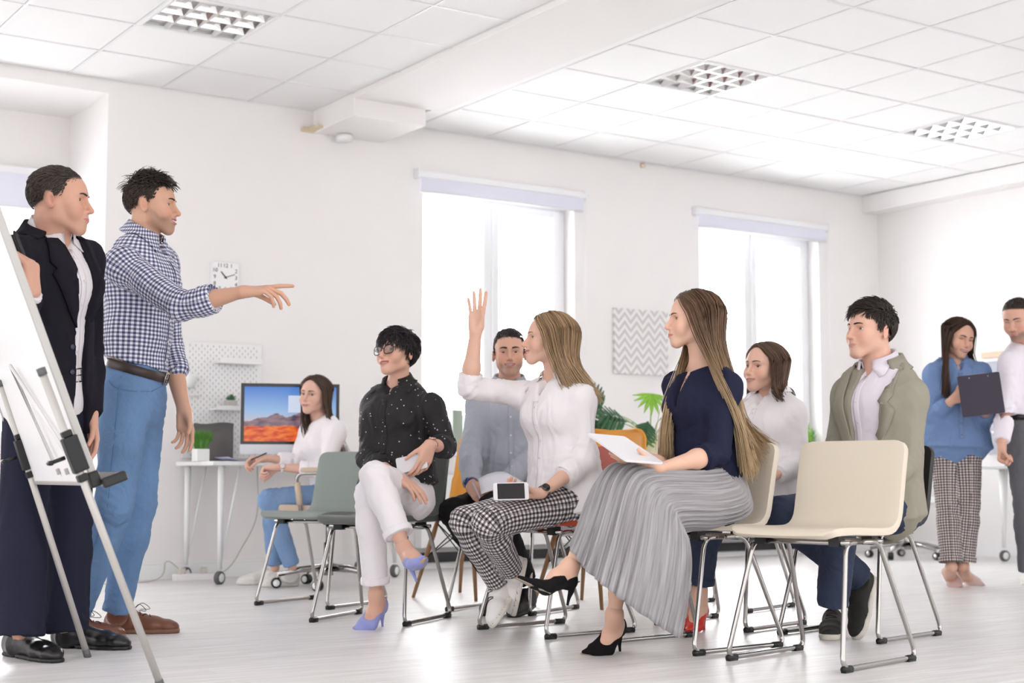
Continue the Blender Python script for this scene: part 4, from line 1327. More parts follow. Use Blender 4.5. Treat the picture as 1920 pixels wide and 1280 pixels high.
def sled_chair(pos, fwd, m_shell, label, group='sled-base audience chairs', width=0.435):
    r = empty('chair', W((pos[0], pos[1], 0)), heading(fwd))
    if 'shell' not in _sled:
        V, F = sheet(shell_grid(SLED_PROF, width, top_r=0.045, cup=0.006), 0.026)
        me = mesh_np('seat_shell', V, F); _sled['shell'] = me
    me = _sled['shell'].copy(); me.materials.clear()
    o = obj('seat_shell', me, m_shell, r)
    b = o.modifiers.new('bevel', 'BEVEL'); b.width = 0.008; b.segments = 3; b.limit_method = 'ANGLE'; b.angle_limit = 0.9
    for s in (-1, 1):
        key = 'loop%d' % s
        if key not in _sled:
            pts = round_path([(0.02, s * 0.185, 0.418), (0.115, s * 0.185, 0.418), (0.225, s * 0.230, 0.012), (-0.262, s * 0.230, 0.012), (-0.100, s * 0.185, 0.418), (0.0, s * 0.185, 0.418)], 0.045, 6)
            m_ = MB(); m_.tube(pts, 0.0088, 10); _sled[key] = m_.mesh('leg_frame'); _sled[key].materials.append(M_chrome)
            for q, x in enumerate((0.196, -0.218)):
                k = MB(); a = [(x - 0.024, s * 0.230, 0.011), (x + 0.024, s * 0.230, 0.011)]
                k.tube(a, 0.0118, 10); k.box((x - 0.023, s * 0.230 - 0.010, 0), (x + 0.023, s * 0.230 + 0.010, 0.011)); _sled[key + 'c%d' % q] = k.mesh('foot_cap'); _sled[key + 'c%d' % q].materials.append(M_black)
        obj('leg_frame', _sled[key], None, r)
        for q in (0, 1): obj('foot_cap', _sled[key + 'c%d' % q], None, r)
    for q, x in enumerate((0.115, -0.100)):
        key = 'bar%d' % q
        if key not in _sled:
            m_ = MB(); m_.tube([(x, -0.20, 0.418), (x, 0.20, 0.418)], 0.0088, 10); _sled[key] = m_.mesh('crossbar'); _sled[key].materials.append(M_chrome)
        obj('crossbar', _sled[key], None, r)
        for s in (-1, 1):
            key = 'clip%d%d' % (q, s)
            if key not in _sled:
                m_ = MB(); m_.box((x - 0.02, s * 0.15 - 0.02, 0.405), (x + 0.02, s * 0.15 + 0.02, 0.440)); _sled[key] = m_.mesh('seat_clip'); _sled[key].materials.append(M_black)
            obj('seat_clip', _sled[key], None, r)
    tag(r, label, 'chair', group)
    return r
def seat_from(lf, rf, lr=None, rr=None):
    """centre and heading from the four floor points of the runners (front left, front right, rear left, rear right in the picture)"""
    pass
M_sage = mat('shell_sage', srgb(132, 141, 135), 0.42)
M_sage2 = mat('shell_sage_dark', srgb(96, 101, 97), 0.42)
M_red = mat('shell_red', srgb(186, 66, 42), 0.40)
M_cream = mat('shell_cream', srgb(216, 205, 188), 0.48, bump=0.03, bscale=500)
M_blackshell = mat('shell_black', srgb(24, 22, 24), 0.40)
def chair_from_feet(fl, rl, fr_, rr_):
    """runner ends in the picture -> centre and heading"""
    pts = [G(*p) for p in (fl, rl, fr_, rr_) if p is not None]
    a = G(*fl); b = G(*rl); c = G(*fr_); d = G(*rr_)
    fw = unit(((a - b) + (c - d))[:2]); cen = (a + b + c + d) / 4
    return cen[:2] + np.array(fw) * 0.02, fw
CH = {}
CH['sage_back'] = chair_from_feet((472, 1135), (591, 1122), (621, 1143), (731, 1130))
CH['sage_front'] = chair_from_feet((575, 1166), (676, 1148), (765, 1176), (852, 1157))
CH['red'] = chair_from_feet((890, 1180), (1066, 1168), (1033, 1199), (1189, 1184))
CH['cream_far'] = chair_from_feet((1146, 1207), (1296, 1193), (1302, 1231), (1479, 1212))
CH['cream_near'] = chair_from_feet((1355, 1240), (1510, 1216), (1580, 1263), (1726, 1237))
CH['black'] = chair_from_feet((1451, 1190), (1586, 1172), (1640, 1210), (1780, 1190))
CH['dark'] = chair_from_feet((829, 1146), (934, 1131), (995, 1156), (1096, 1140))
CH['red_back'] = chair_from_feet((1222, 1172), (1357, 1156), (1389, 1188), (1520, 1169))
CH['last'] = chair_from_feet((1240, 1139), (1334, 1128), (1409, 1149), (1494, 1136))
sled_chair(*CH['sage_back'], M_sage, 'empty grey-green chair between the desk and the woman in black')
sled_chair(*CH['sage_front'], M_sage2, 'dark grey-green chair under the woman in the dotted black shirt')
sled_chair(*CH['red'], M_red, 'red chair under the woman raising her hand')
sled_chair(*CH['cream_far'], M_cream, 'cream chair under the woman in the long grey skirt')
sled_chair(*CH['cream_near'], M_cream, 'empty cream chair in the foreground')
sled_chair(*CH['black'], M_blackshell, 'black chair under the man in the sage blazer')
sled_chair(*CH['dark'], mat('shell_grey', srgb(70, 70, 72), 0.45), 'chair with chrome runners under the man in the grey shirt')
sled_chair(*CH['red_back'], M_red, 'red chair under the smiling woman in the second row')
sled_chair(*CH['last'], M_cream, 'empty chrome-legged chair at the back, hidden behind the second row')
# moulded yellow chairs on wooden legs
M_yellow = mat('shell_yellow', srgb(232, 160, 52), 0.38)
M_wood = mat('beech_leg', srgb(150, 112, 78), 0.5, noise=0.25, nscale=30)
def dowel_chair(pos, fwd, label):
    r = empty('chair', W((pos[0], pos[1], 0)), heading(fwd))
    prof = [(0.22, 0.43), (0.19, 0.452), (0.05, 0.43), (-0.10, 0.425), (-0.175, 0.47), (-0.205, 0.56), (-0.225, 0.71), (-0.25, 0.885)]
    V, F = sheet(shell_grid(prof, lambda t: 0.46 - 0.06 * abs(t - 0.45) - 0.02 * (t > 0.7), n_w=15, top_r=0.07, cup=lambda t: 0.035 + 0.02 * math.sin(t * 3.1)), 0.012)
    o = obj('seat_shell', mesh_np('seat_shell', V, F), M_yellow, r)
    for sx in (1, -1):
        for sy in (1, -1):
            a = np.array([sx * 0.12, sy * 0.11, 0.415]); b = np.array([sx * 0.215, sy * 0.205, 0.0])
            m_ = MB(); m_.tube([a, lerp(a, b, 0.2), b], [0.010, 0.0145, 0.0085], 10); m_.build('leg', M_wood, r)
            c = np.array([-sx * 0.165, sy * 0.155, 0.24]); d = np.array([sx * 0.11, -sy * 0.155, 0.24])
            m_ = MB(); m_.tube([lerp(a, b, 0.05), np.array([-sx * 0.19, sy * 0.17, 0.16]) * 0 + lerp(np.array([-sx * 0.12, sy * 0.11, 0.415]), np.array([-sx * 0.215, sy * 0.205, 0.0]), 0.5)], 0.0035, 6)
            m_.tube([lerp(a, b, 0.05), lerp(np.array([sx * 0.12, -sy * 0.11, 0.415]), np.array([sx * 0.215, -sy * 0.205, 0.0]), 0.5)], 0.0035, 6)
            m_.build('wire_strut', M_black, r)
    m_ = MB()
    for sy in (1, -1): m_.box((-0.14, sy * 0.11 - 0.012, 0.405), (0.14, sy * 0.11 + 0.012, 0.425))
    m_.box((-0.012, -0.12, 0.400), (0.012, 0.12, 0.412)); m_.build('seat_bracket', M_black, r)
    tag(r, label, 'chair', 'yellow moulded chairs on wooden legs')
dowel_chair(lerp(G(783, 1121)[:2], G(897, 1125)[:2], 0.5) + (0.10, 0.16), (-0.55, -0.83), 'yellow moulded chair on wooden legs left of the man in the grey shirt')
dowel_chair(np.array([0.40, 7.45]), (-0.60, -0.80), 'yellow moulded chair on wooden legs, its back showing behind the tablet')
# ---------------------------------------------------------------- office chairs
M_beige = mat('beige_leather', srgb(205, 186, 165), 0.45)
def caster(r, x, y, a, rad, m_rim, m_tyre, name='caster', wide=0.022):
    """wheel standing on the floor under (x, y)"""
    T_ = Matrix.Translation((x, y, rad)) @ Matrix.Rotation(a, 4, 'Z') @ Matrix.Rotation(math.pi / 2, 4, 'X')
    m_ = MB(); m_.lathe([(rad * 0.3, -wide), (rad * 0.92, -wide), (rad, -wide * 0.7), (rad, wide * 0.7), (rad * 0.92, wide), (rad * 0.3, wide)], 22, T_)
    o = m_.build(name, m_tyre, r)
    m_ = MB(); m_.lathe([(0.0, -wide * 1.15), (rad * 0.62, -wide * 1.12), (rad * 0.66, -wide), (rad * 0.66, wide), (rad * 0.62, wide * 1.12), (0.0, wide * 1.15)], 18, T_)
    m_.build('hub', m_rim, o)
    return o
def office_chair(pos, fwd, label, m_seat, arms=True, seat_z=0.46, back=True, hub_white=True):
    r = empty('office_chair', W((pos[0], pos[1], 0)), heading(fwd))
    for k in range(5):
        a = 2 * math.pi * k / 5 + 0.35
        d_ = np.array([math.cos(a), math.sin(a), 0])
        m_ = MB(); m_.tube([d_ * 0.03 + (0, 0, 0.115), d_ * 0.16 + (0, 0, 0.105), d_ * 0.29 + (0, 0, 0.078)], [0.024, 0.018, 0.013], 10); m_.tube([d_ * 0.285 + (0, 0, 0.085), d_ * 0.285 + (0, 0, 0.05)], 0.008, 8)
        m_.build('base_arm', M_chrome, r)
        t_ = d_ * 0.30
        caster(r, t_[0], t_[1], a + 0.9 * k, 0.030, M_white if hub_white else M_chrome, M_black)
    MB().tube([(0, 0, 0.07), (0, 0, 0.13), (0, 0, 0.26)], [0.032, 0.03, 0.026], 16).tube([(0, 0, 0.26), (0, 0, 0.40)], 0.017, 12).build('column', M_chrome, r)
    m_ = MB(); m_.box((-0.13, -0.07, 0.385), (0.13, 0.07, 0.42)); m_.tube([(0.02, -0.05, 0.40), (0.02, -0.22, 0.39), (0.03, -0.25, 0.385)], 0.006, 8); m_.build('mechanism', M_black, r, 0.008)
    V, F = sheet(shell_grid([(0.25, seat_z - 0.03), (0.22, seat_z), (0.0, seat_z - 0.006), (-0.21, seat_z + 0.004)], 0.48, top_r=0.06), 0.045)
    o = obj('seat', mesh_np('seat', V, F), m_seat, r); b = o.modifiers.new('bevel', 'BEVEL'); b.width = 0.016; b.segments = 3; b.angle_limit = 0.9; b.limit_method = 'ANGLE'
    if back:
        V, F = sheet(shell_grid([(-0.20, seat_z + 0.02), (-0.235, seat_z + 0.12), (-0.25, seat_z + 0.25), (-0.29, seat_z + 0.40)], 0.45, top_r=0.06, cup=0.03), 0.035)
        o = obj('backrest', mesh_np('backrest', V, F), m_seat, r); b = o.modifiers.new('bevel', 'BEVEL'); b.width = 0.012; b.segments = 3; b.angle_limit = 0.9; b.limit_method = 'ANGLE'
    if arms:
        for s in (-1, 1):
            pts = round_path([(0.10, s * 0.255, seat_z - 0.03), (0.13, s * 0.275, seat_z + 0.20), (-0.17, s * 0.275, seat_z + 0.21), (-0.24, s * 0.25, seat_z + 0.16)], 0.05, 6)
            tube_obj('arm_frame', pts, 0.012, M_chrome, r)
            m_ = MB(); m_.box((-0.16, s * 0.275 - 0.024, seat_z + 0.205), (0.10, s * 0.275 + 0.024, seat_z + 0.235)); m_.build('arm_pad', m_seat, r, 0.012, 3)
            m_ = MB(); m_.tube([(0.108, s * 0.262, seat_z + 0.02), (0.122, s * 0.270, seat_z + 0.15)], 0.018, 10); m_.build('arm_sleeve', m_seat, r)
    tag(r, label, 'office chair')
    return r
DESK_CHAIR = np.array([-1.075, 8.62])
office_chair(DESK_CHAIR, (-0.95, 0.10), 'beige office chair with chrome arms at the white desk', M_beige)
office_chair(np.array([3.13, 11.65]), (0.2, -1.0), 'white swivel chair base behind the woman with the clipboard', M_white, arms=False, hub_white=False)
# ---------------------------------------------------------------- desk with tapered legs on wheels
def wheel_desk(corner, fwd, size, z, label, legs, m_top=None):
    """corner: front near corner in the working frame"""
    r = empty('desk', W((corner[0], corner[1], 0)), heading(fwd))
    lx, ly = size
    MB().box((0, 0, z - 0.024), (lx, ly, z)).build('table_top', m_top or M_white, r, 0.004)
    for (x, y) in legs:
        tp = MB(); tp.tube([(x, y, z - 0.024), (x, y, 0.09)], [0.024, 0.014], 12); tp.build('leg', M_white, r)
        w_ = MB(); w_.tube([(x + 0.10, y + 0.02, z - 0.03), (x + 0.02, y, 0.16)], 0.009, 8); w_.build('leg_brace', M_white, r)
        caster(r, x, y, 0.5, 0.042, M_white, M_grey, wide=0.016)
    tag(r, label, 'desk')
    return r
M_grey = mat('grey_rubber', srgb(95, 95, 96), 0.5)
DX, DY = 3.41, WY - 0.655                                        # desk corner, room axes
rd = empty('desk', (DX, DY, 0))
DZ = 0.735
MB().box((0, 0, DZ - 0.026), (1.36, 0.60, DZ)).build('table_top', M_white, rd, 0.004)
for (x, y) in ((0.08, 0.06), (0.06, 0.545), (1.28, 0.06), (1.28, 0.545)):
    MB().tube([(x, y, DZ - 0.026), (x, y, 0.09)], [0.022, 0.013], 12).build('leg', M_white, rd)
    MB().tube([(x + (0.12 if x < 0.5 else -0.12), y, DZ - 0.03), (x + (0.012 if x < 0.5 else -0.012), y, 0.14)], 0.008, 8).build('leg_brace', M_white, rd)
    caster(rd, x, y, 0.55, 0.040, M_white, M_grey, wide=0.016)
tag(rd, 'white desk on castors against the window wall at left', 'desk')
DT = DZ
# table at the right wall
RT = W(G(1884, 1052)); RT = (RT.x, RT.y)
rt = empty('desk', (RT[0], RT[1], 0))
MB().box((-0.10, -1.25, 0.70), (0.50, 0.12, 0.724)).build('table_top', mat('grey_top', srgb(200, 203, 205), 0.35), rt, 0.004)
for (x, y) in ((0.0, 0.0), (0.40, 0.0), (0.40, -1.1), (0.0, -1.1)):
    MB().tube([(x, y, 0.70), (x, y, 0.10)], [0.024, 0.014], 12).build('leg', M_white, rt)
    MB().tube([(x + 0.06, y, 0.70), (x + 0.008, y, 0.14)], 0.008, 8).build('leg_brace', M_white, rt)
    caster(rt, x, y, -0.2, 0.042, M_white, M_grey, wide=0.016)
tag(rt, 'pale table on castors behind the standing couple at right', 'desk')
# ---------------------------------------------------------------- where everybody's joints are (picture x, picture y, distance)
def joints(**k): return {n: P(*v) for n, v in k.items()}
PJ = {}
PJ['suit'] = joints(neck=(93, 452, 5.22), shL=(158, 482, 5.40), shR=(29, 475, 5.04), elL=(163, 655, 5.48), wrL=(170, 778, 5.36), elR=(6, 660, 4.95), wrR=(60, 546, 4.80),
                    hipL=(118, 745, 5.38), hipR=(64, 745, 5.21), knL=(130, 970, 5.42), knR=(42, 972, 5.20), anL=(118, 1188, 5.42), anR=(36, 1200, 5.15))
PJ['check'] = joints(neck=(268, 455, 5.82), shL=(305, 490, 5.98), shR=(228, 494, 5.64), elL=(318, 652, 6.06), wrL=(345, 770, 5.96), elR=(340, 574, 5.50), wrR=(456, 547, 5.42),
                     hipL=(263, 738, 5.92), hipR=(238, 738, 5.72), knL=(258, 945, 5.88), knR=(214, 948, 5.60), anL=(218, 1147, 5.95), anR=(142, 1152, 5.80))
PJ['desk'] = joints(neck=(600, 789, 8.62), shL=(630, 806, 8.47), shR=(580, 806, 8.76), elL=(612, 882, 8.40), wrL=(521, 876, 8.37), elR=(556, 866, 8.62), wrR=(500, 859, 8.52),
                    hipL=(634, 932, 8.54), hipR=(630, 930, 8.70), knL=(504, 937, 8.45), knR=(510, 935, 8.60), anL=(548, 1062, 8.52), anR=(516, 1064, 8.66))
PJ['dots'] = joints(neck=(746, 726, 6.60), shL=(808, 759, 6.50), shR=(703, 760, 6.62), elL=(836, 838, 6.48), wrL=(806, 833, 6.29), elR=(688, 860, 6.50), wrR=(745, 893, 6.27),
                    hipL=(772, 928, 6.52), hipR=(718, 930, 6.60), knL=(703, 893, 6.13), knR=(692, 928, 6.20), anL=(757, 1025, 6.02), anR=(705, 1112, 6.25))
PJ['grey'] = joints(neck=(955, 722, 7.15), shL=(1015, 752, 7.13), shR=(900, 755, 7.12), elL=(1005, 850, 6.98), wrL=(930, 925, 6.75), elR=(882, 850, 7.00), wrR=(884, 912, 6.74),
                    hipL=(985, 942, 7.05), hipR=(930, 942, 7.10), knL=(925, 952, 6.58), knR=(852, 960, 6.72), anL=(985, 1085, 6.95), anR=(935, 1092, 7.02))
PJ['raise'] = joints(neck=(1045, 712, 6.14), shL=(1088, 745, 6.02), shR=(985, 740, 6.26), elL=(1096, 865, 5.98), wrL=(1014, 925, 5.80), elR=(880, 726, 6.12), wrR=(892, 622, 6.06),
                     hipL=(1082, 938, 6.05), hipR=(1042, 938, 6.22), knL=(914, 980, 5.70), knR=(872, 978, 5.90), anL=(965, 1080, 6.03), anR=(940, 1102, 6.06))
PJ['skirt'] = joints(neck=(1318, 690, 5.58), shL=(1362, 722, 5.45), shR=(1272, 718, 5.72), elL=(1345, 850, 5.34), wrL=(1232, 879, 5.16), elR=(1268, 838, 5.72), wrR=(1238, 866, 5.50),
                     hipL=(1348, 930, 5.46), hipR=(1308, 930, 5.62), knL=(1166, 905, 5.17), knR=(1180, 935, 5.30), anL=(1070, 1060, 5.10), anR=(1152, 1150, 5.34))
PJ['second'] = joints(neck=(1448, 742, 6.50), shL=(1488, 772, 6.40), shR=(1403, 770, 6.60), elL=(1500, 868, 6.38), wrL=(1452, 892, 6.18), elR=(1385, 862, 6.55), wrR=(1390, 890, 6.33),
                      hipL=(1450, 945, 6.42), hipR=(1412, 945, 6.56), knL=(1330, 965, 6.12), knR=(1300, 965, 6.22), anL=(1312, 1105, 6.18), anR=(1290, 1100, 6.30))
PJ['blazer'] = joints(neck=(1650, 694, 6.02), shL=(1706, 740, 5.88), shR=(1592, 736, 6.15), elL=(1698, 868, 5.86), wrL=(1640, 908, 5.62), elR=(1570, 858, 6.14), wrR=(1560, 905, 5.90),
                      hipL=(1676, 950, 5.92), hipR=(1626, 950, 6.06), knL=(1572, 972, 5.55), knR=(1468, 962, 5.76), anL=(1562, 1135, 5.62), anR=(1612, 1085, 5.88))
PJ['clip'] = joints(neck=(1792, 680, 8.45), shL=(1838, 697, 8.42), shR=(1752, 700, 8.44), elL=(1850, 780, 8.40), wrL=(1848, 768, 8.18), elR=(1752, 778, 8.40), wrR=(1788, 748, 8.25),
                    hipL=(1812, 832, 8.42), hipR=(1772, 832, 8.46), knL=(1816, 945, 8.40), knR=(1776, 945, 8.42), anL=(1806, 1060, 8.40), anR=(1784, 1062, 8.36))
PJ['edge'] = joints(neck=(1926, 652, 8.30), shL=(1968, 680, 8.40), shR=(1896, 678, 8.20), elL=(1985, 780, 8.35), wrL=(1970, 850, 8.20), elR=(1886, 770, 8.15), wrR=(1878, 832, 8.02),
                    hipL=(1945, 812, 8.34), hipR=(1912, 812, 8.24), knL=(1950, 945, 8.32), knR=(1925, 945, 8.18), anL=(1945, 1068, 8.36), anR=(1932, 1072, 8.20))
# ---------------------------------------------------------------- cloth materials
def limb_check(name, light, dark, cell, mid=None, rough=0.8, bump=0.15):
    """woven check that follows the limbs"""
    if name in MATS: return MATS[name]
    m = mat(name, light, rough, sheen=0.1); nt = m.node_tree; p = nt.nodes['Principled BSDF']
    N = nt.nodes.new; Lk = nt.links.new
    a = N('ShaderNodeAttribute'); a.attribute_name = 'limb_uv'
    sp = N('ShaderNodeSeparateXYZ'); Lk(a.outputs['Vector'], sp.inputs[0])
    outs = []
    for ax in ('X', 'Y'):
        d = N('ShaderNodeMath'); d.operation = 'DIVIDE'; d.inputs[1].default_value = cell; Lk(sp.outputs[ax], d.inputs[0])
        f = N('ShaderNodeMath'); f.operation = 'FRACT'; Lk(d.outputs[0], f.inputs[0])
        c = N('ShaderNodeMath'); c.operation = 'GREATER_THAN'; c.inputs[1].default_value = 0.5; Lk(f.outputs[0], c.inputs[0]); outs.append(c)
    s = N('ShaderNodeMath'); s.operation = 'ADD'; Lk(outs[0].outputs[0], s.inputs[0]); Lk(outs[1].outputs[0], s.inputs[1])
    h = N('ShaderNodeMath'); h.operation = 'MULTIPLY'; h.inputs[1].default_value = 0.5; Lk(s.outputs[0], h.inputs[0])
    r = N('ShaderNodeValToRGB'); r.color_ramp.interpolation = 'CONSTANT'
    r.color_ramp.elements[0].color = light; r.color_ramp.elements[1].position = 0.75; r.color_ramp.elements[1].color = dark
    e = r.color_ramp.elements.new(0.25); e.color = mid or tuple((light[i] + dark[i]) / 2 for i in range(3)) + (1,)
    Lk(h.outputs[0], r.inputs['Fac']); Lk(r.outputs['Color'], p.inputs['Base Color'])
    return m
def dotted(name, base, dot, scale=26.0, size=0.10):
    if name in MATS: return MATS[name]
    m = mat(name, base, 0.7, sheen=0.05); nt = m.node_tree; p = nt.nodes['Principled BSDF']
    tc = nt.nodes.new('ShaderNodeTexCoord'); v = nt.nodes.new('ShaderNodeTexVoronoi'); v.inputs['Scale'].default_value = scale
    nt.links.new(tc.outputs['Object'], v.inputs['Vector'])
    c = nt.nodes.new('ShaderNodeMath'); c.operation = 'LESS_THAN'; c.inputs[1].default_value = size
    nt.links.new(v.outputs['Distance'], c.inputs[0])
    mx = nt.nodes.new('ShaderNodeMix'); mx.data_type = 'RGBA'; mx.inputs['A'].default_value = base; mx.inputs['B'].default_value = dot
    nt.links.new(c.outputs[0], mx.inputs['Factor']); nt.links.new(mx.outputs['Result'], p.inputs['Base Color'])
    return m
M_jeans = mat('jeans_light', srgb(100, 132, 172), 0.85, noise=0.32, nscale=5, bump=0.25, bscale=90)
M_jeans2 = mat('jeans_mid', srgb(122, 152, 192), 0.85, noise=0.15, nscale=10, bump=0.2, bscale=90)
M_jeansd = mat('jeans_dark', srgb(40, 50, 74), 0.85, noise=0.2, nscale=12, bump=0.25, bscale=90)
M_navy = mat('suit_navy', srgb(31, 29, 38), 0.85, spec=0.15, bump=0.06, bscale=400, noise=0.06, nscale=8)
M_shirtw = mat('shirt_white', srgb(226, 221, 226), 0.75, bump=0.35, bscale=16)
M_shirtw2 = mat('blouse_white', srgb(240, 235, 238), 0.65, bump=0.45, bscale=13)
M_leather = mat('black_leather', srgb(28, 26, 28), 0.28)
M_brown = mat('brown_leather', srgb(112, 66, 48), 0.42, noise=0.15, nscale=14)
M_brsole = mat('brown_sole', srgb(120, 85, 66), 0.6)
M_belt = mat('belt_leather', srgb(58, 44, 40), 0.45)
M_button = mat('button_pale', srgb(225, 222, 225), 0.3)
def belt_on(s, z, m, r, bv, buckle=True, wid=0.036, name='belt', up=None):
    """band laid round the waist of a garment, buckle in front"""
    up = s.spine if up is None else unit(up)
    c = s.pc + up * z; rows = []
    f = unit(s.pf - up * (s.pf @ up)); l = np.cross(up, f)
    n = 48
    for i in range(n + 1):
        a = 2 * math.pi * i / n; d_ = f * math.cos(a) + l * math.sin(a); row = []
        for k in (-0.5, 0.5):
            st = c + up * wid * k
            hit = bv.ray_cast(Vector(st + d_ * 0.4), Vector(-d_), 0.4)
            rad = (np.array(hit[0]) - st) @ d_ if hit[0] is not None else r
            row.append(rad)
        rows.append(max(row))
    rows = np.array(rows); rows = (rows + np.roll(rows, 1) + np.roll(rows, -1)) / 3; rows[-1] = rows[0]
    g = []
    for i in range(n + 1):
        a = 2 * math.pi * i / n; d_ = f * math.cos(a) + l * math.sin(a)
        g.append([c + up * wid * k + d_ * (rows[i] + 0.003) for k in (-0.5, 0, 0.5)])
    o = s.put(name, sheet(np.array(g), 0.005), m)
    if buckle:
        b = c + f * (rows[0] + 0.008); mb_ = MB()
        q = [b + l * 0.024 + up * 0.023, b - l * 0.024 + up * 0.023, b - l * 0.024 - up * 0.023, b + l * 0.024 - up * 0.023]
        mb_.tube(q, 0.0035, 8, closed=True); mb_.tube([b + l * 0.024, b - l * 0.02 + f * 0.003], 0.0025, 6)
        s.put('buckle', mb_, M_chrome, o)
    return o
def placket(s, bv, o, m, top, bottom, width=0.028, out=None, buttons=6, bm=None):
    line = [lerp(top, bottom, t) for t in np.linspace(0, 1, 26)]
    out = s.cf if out is None else out
    side = np.cross(out, unit(np.asarray(top) - bottom))
    s.put('placket', ribbon(bv, line, out, side, width, 0.0016, 0.002, 4), m, o)
    for t in np.linspace(0.06, 0.94, buttons):
        hit = bv.ray_cast(Vector(lerp(top, bottom, t) + unit(out) * 0.25), Vector(-unit(out)), 0.6)
        if hit[0] is None: continue
        n_ = np.array(hit[1]); c = np.array(hit[0]) + n_ * 0.0035
        b = MB(); b.add(*ellipsoid_np(c, (0.0055, 0.0055, 0.0016), rotM(np.cross(n_, [0.3, 0.2, 1]), n_), 10, 5), True)
        s.put('button', b, bm or M_button, o)
def lapels(s, bv, o, m, neck, width, vpoint, out, notch=0.55, off=0.007, lat=None, wmax=0.075, sides=(1, -1)):
    """jacket lapels running from beside the neck to the closing point"""
    lat = s.slat if lat is None else lat
    for sg in sides:
        rows = []
        n = 18
        for i in range(n):
            t = i / (n - 1)
            inner = lerp(np.asarray(neck) + lat * sg * width, vpoint + lat * sg * 0.012, t)
            prof = wmax * (0.70 + 0.55 * min(1, t / 0.32)) if t < 0.32 else wmax * 1.25 * (1 - ((t - 0.32) / 0.68) ** 1.35) + 0.004
            if 0.24 < t < 0.32: prof *= 0.80
            rows.append([inner + lat * sg * prof * k for k in (0.0, 0.33, 0.66, 1.0)])
        s.put('lapel', patch_on(bv, rows, out, off, 0.009), m, o)
def cuff(s, sd, t, m, o, e=0.014, wid=0.045, name='cuff'):
    """folded cuff ring at the fraction t of the forearm"""
    a, b = s.J['el' + sd], s.J['wr' + sd]; L = np.linalg.norm(b - a); d_ = (b - a) / L
    k = (0.84 if s.female else 1.0) * s.b
    rad = lambda f: (0.040 + (0.0415 - 0.040) * f / 0.35 if f < 0.35 else 0.0415 + (0.0265 - 0.0415) * (f - 0.35) / 0.65) * k
    f = Field(0.0058); t0 = max(0.0, t - wid / L)
    f.add(Seg(lerp(a, b, t0), lerp(a, b, t), rad(t0) + e + 0.003, rad(t) + e + 0.002, flat=(1, 1)))
    f.sub(Seg(lerp(a, b, t) - d_ * 0.006, lerp(a, b, t) + d_ * 0.03, rad(t) + e - 0.003, flat=(1, 0)))
    V, Q = f.mesh(); V = folds(V, Q, amp=0.0025, seed=4, stretch=(1, 1, 1), freq=14)
    me = mesh_np(name, s.L(V), Q); uv, _ = chain_uv(V, [s.arm_chain(sd)]); set_vec(me, 'limb_uv', uv)
    return obj(name, me, m, o)
def men_hair(s, col, col2, n=1500, top=0.035, sides=0.014, flow=(-0.6, 0, 0), lift=0.6, seed=1, mask=None, r=0.0026, rand=0.25, side_flow=(-0.7, 0, -0.6), base=0.002, tf=0.35, fringe=0.0):
    msk = mask or scalp_mask()
    def length(d): return sides + (top - sides) * np.clip((d[:, 2] - tf) / 0.3, 0, 1) + fringe * np.clip(d[:, 0] - 0.3, 0, 1)
    def dirf(d):
        k = np.clip((d[:, 2] - tf) / 0.3, 0, 1)[:, None]
        return np.asarray(flow)[None] * k + np.asarray(side_flow)[None] * (1 - k)
    p_, d = short_hair(n, length, dirf, seed, lambda d: 0.12 + lift * np.clip((d[:, 2] - tf) / 0.35, 0, 1), r, lambda d: msk(d) > 0, base=base, rand=rand)
    V, Q = clumps(p_, r, tip=0.3)
    s.hair(V, Q, strand_cols(len(p_), (p_.shape[1], 3), col, col2, seed))
def scalp_fn(msk, soft=0.07, bias=0.3):
    return lambda V: np.clip(msk(V - SKULL_C) / soft + bias, 0, 1) * (np.linalg.norm((V - SKULL_C) / SKULL_R, axis=1) < 1.13) * (np.linalg.norm((V - SKULL_C) / SKULL_R, axis=1) > 0.8) * (V[:, 2] > -0.085)
def women_hair(s, guides, col, col2, n=900, r=0.0030, seed=2, tip=None, tpos=None, part=(0.78, 2.3), off=0.007, vol=0.012, face=1.22, jit=0.008, spread=0.02, segs=19, part_y=0.0, tipr=0.3):
    """guides[side] = list of (t, [points in the working frame]): how strands fall once they leave the head; t 0 by the face, 1 at the back"""
    G_ = {sd: [(t, np.array([s.HI(q) for q in pts])) for t, pts in g] for sd, g in guides.items()}
    down = s.HM.T @ np.array([0, 0, -1.0])
    def ends(sd, t, rg, e0):
        g = G_[sd]
        ts = [a for a, _ in g]
        i = min(max(np.searchsorted(ts, t) - 1, 0), len(g) - 2) if len(g) > 1 else 0
        if len(g) == 1: c = g[0][1].copy()
        else:
            u = np.clip((t - ts[i]) / (ts[i + 1] - ts[i]), 0, 1); c = g[i][1] * (1 - u) + g[i + 1][1] * u
        j = rg.normal(size=3) * spread
        w_ = np.linspace(0.35, 1, len(c))[:, None]
        c = c + j * w_
        c[0] = lerp(e0 + down * 0.055, c[0], 0.30)
        c[-1] = lerp(c[-2], c[-1], rg.uniform(0.80, 1.08)) if len(c) > 1 else c[-1]
        return c
    p_ = long_hair(n, ends, seed, segs=segs, off=off, part=part, jitter=jit, vol=vol, face=face, part_y=part_y)
    V, Q = clumps(p_, r, tip=tipr)
    s.hair(V, Q, strand_cols(len(p_), (segs, 3), col, col2, seed, tip, tpos))
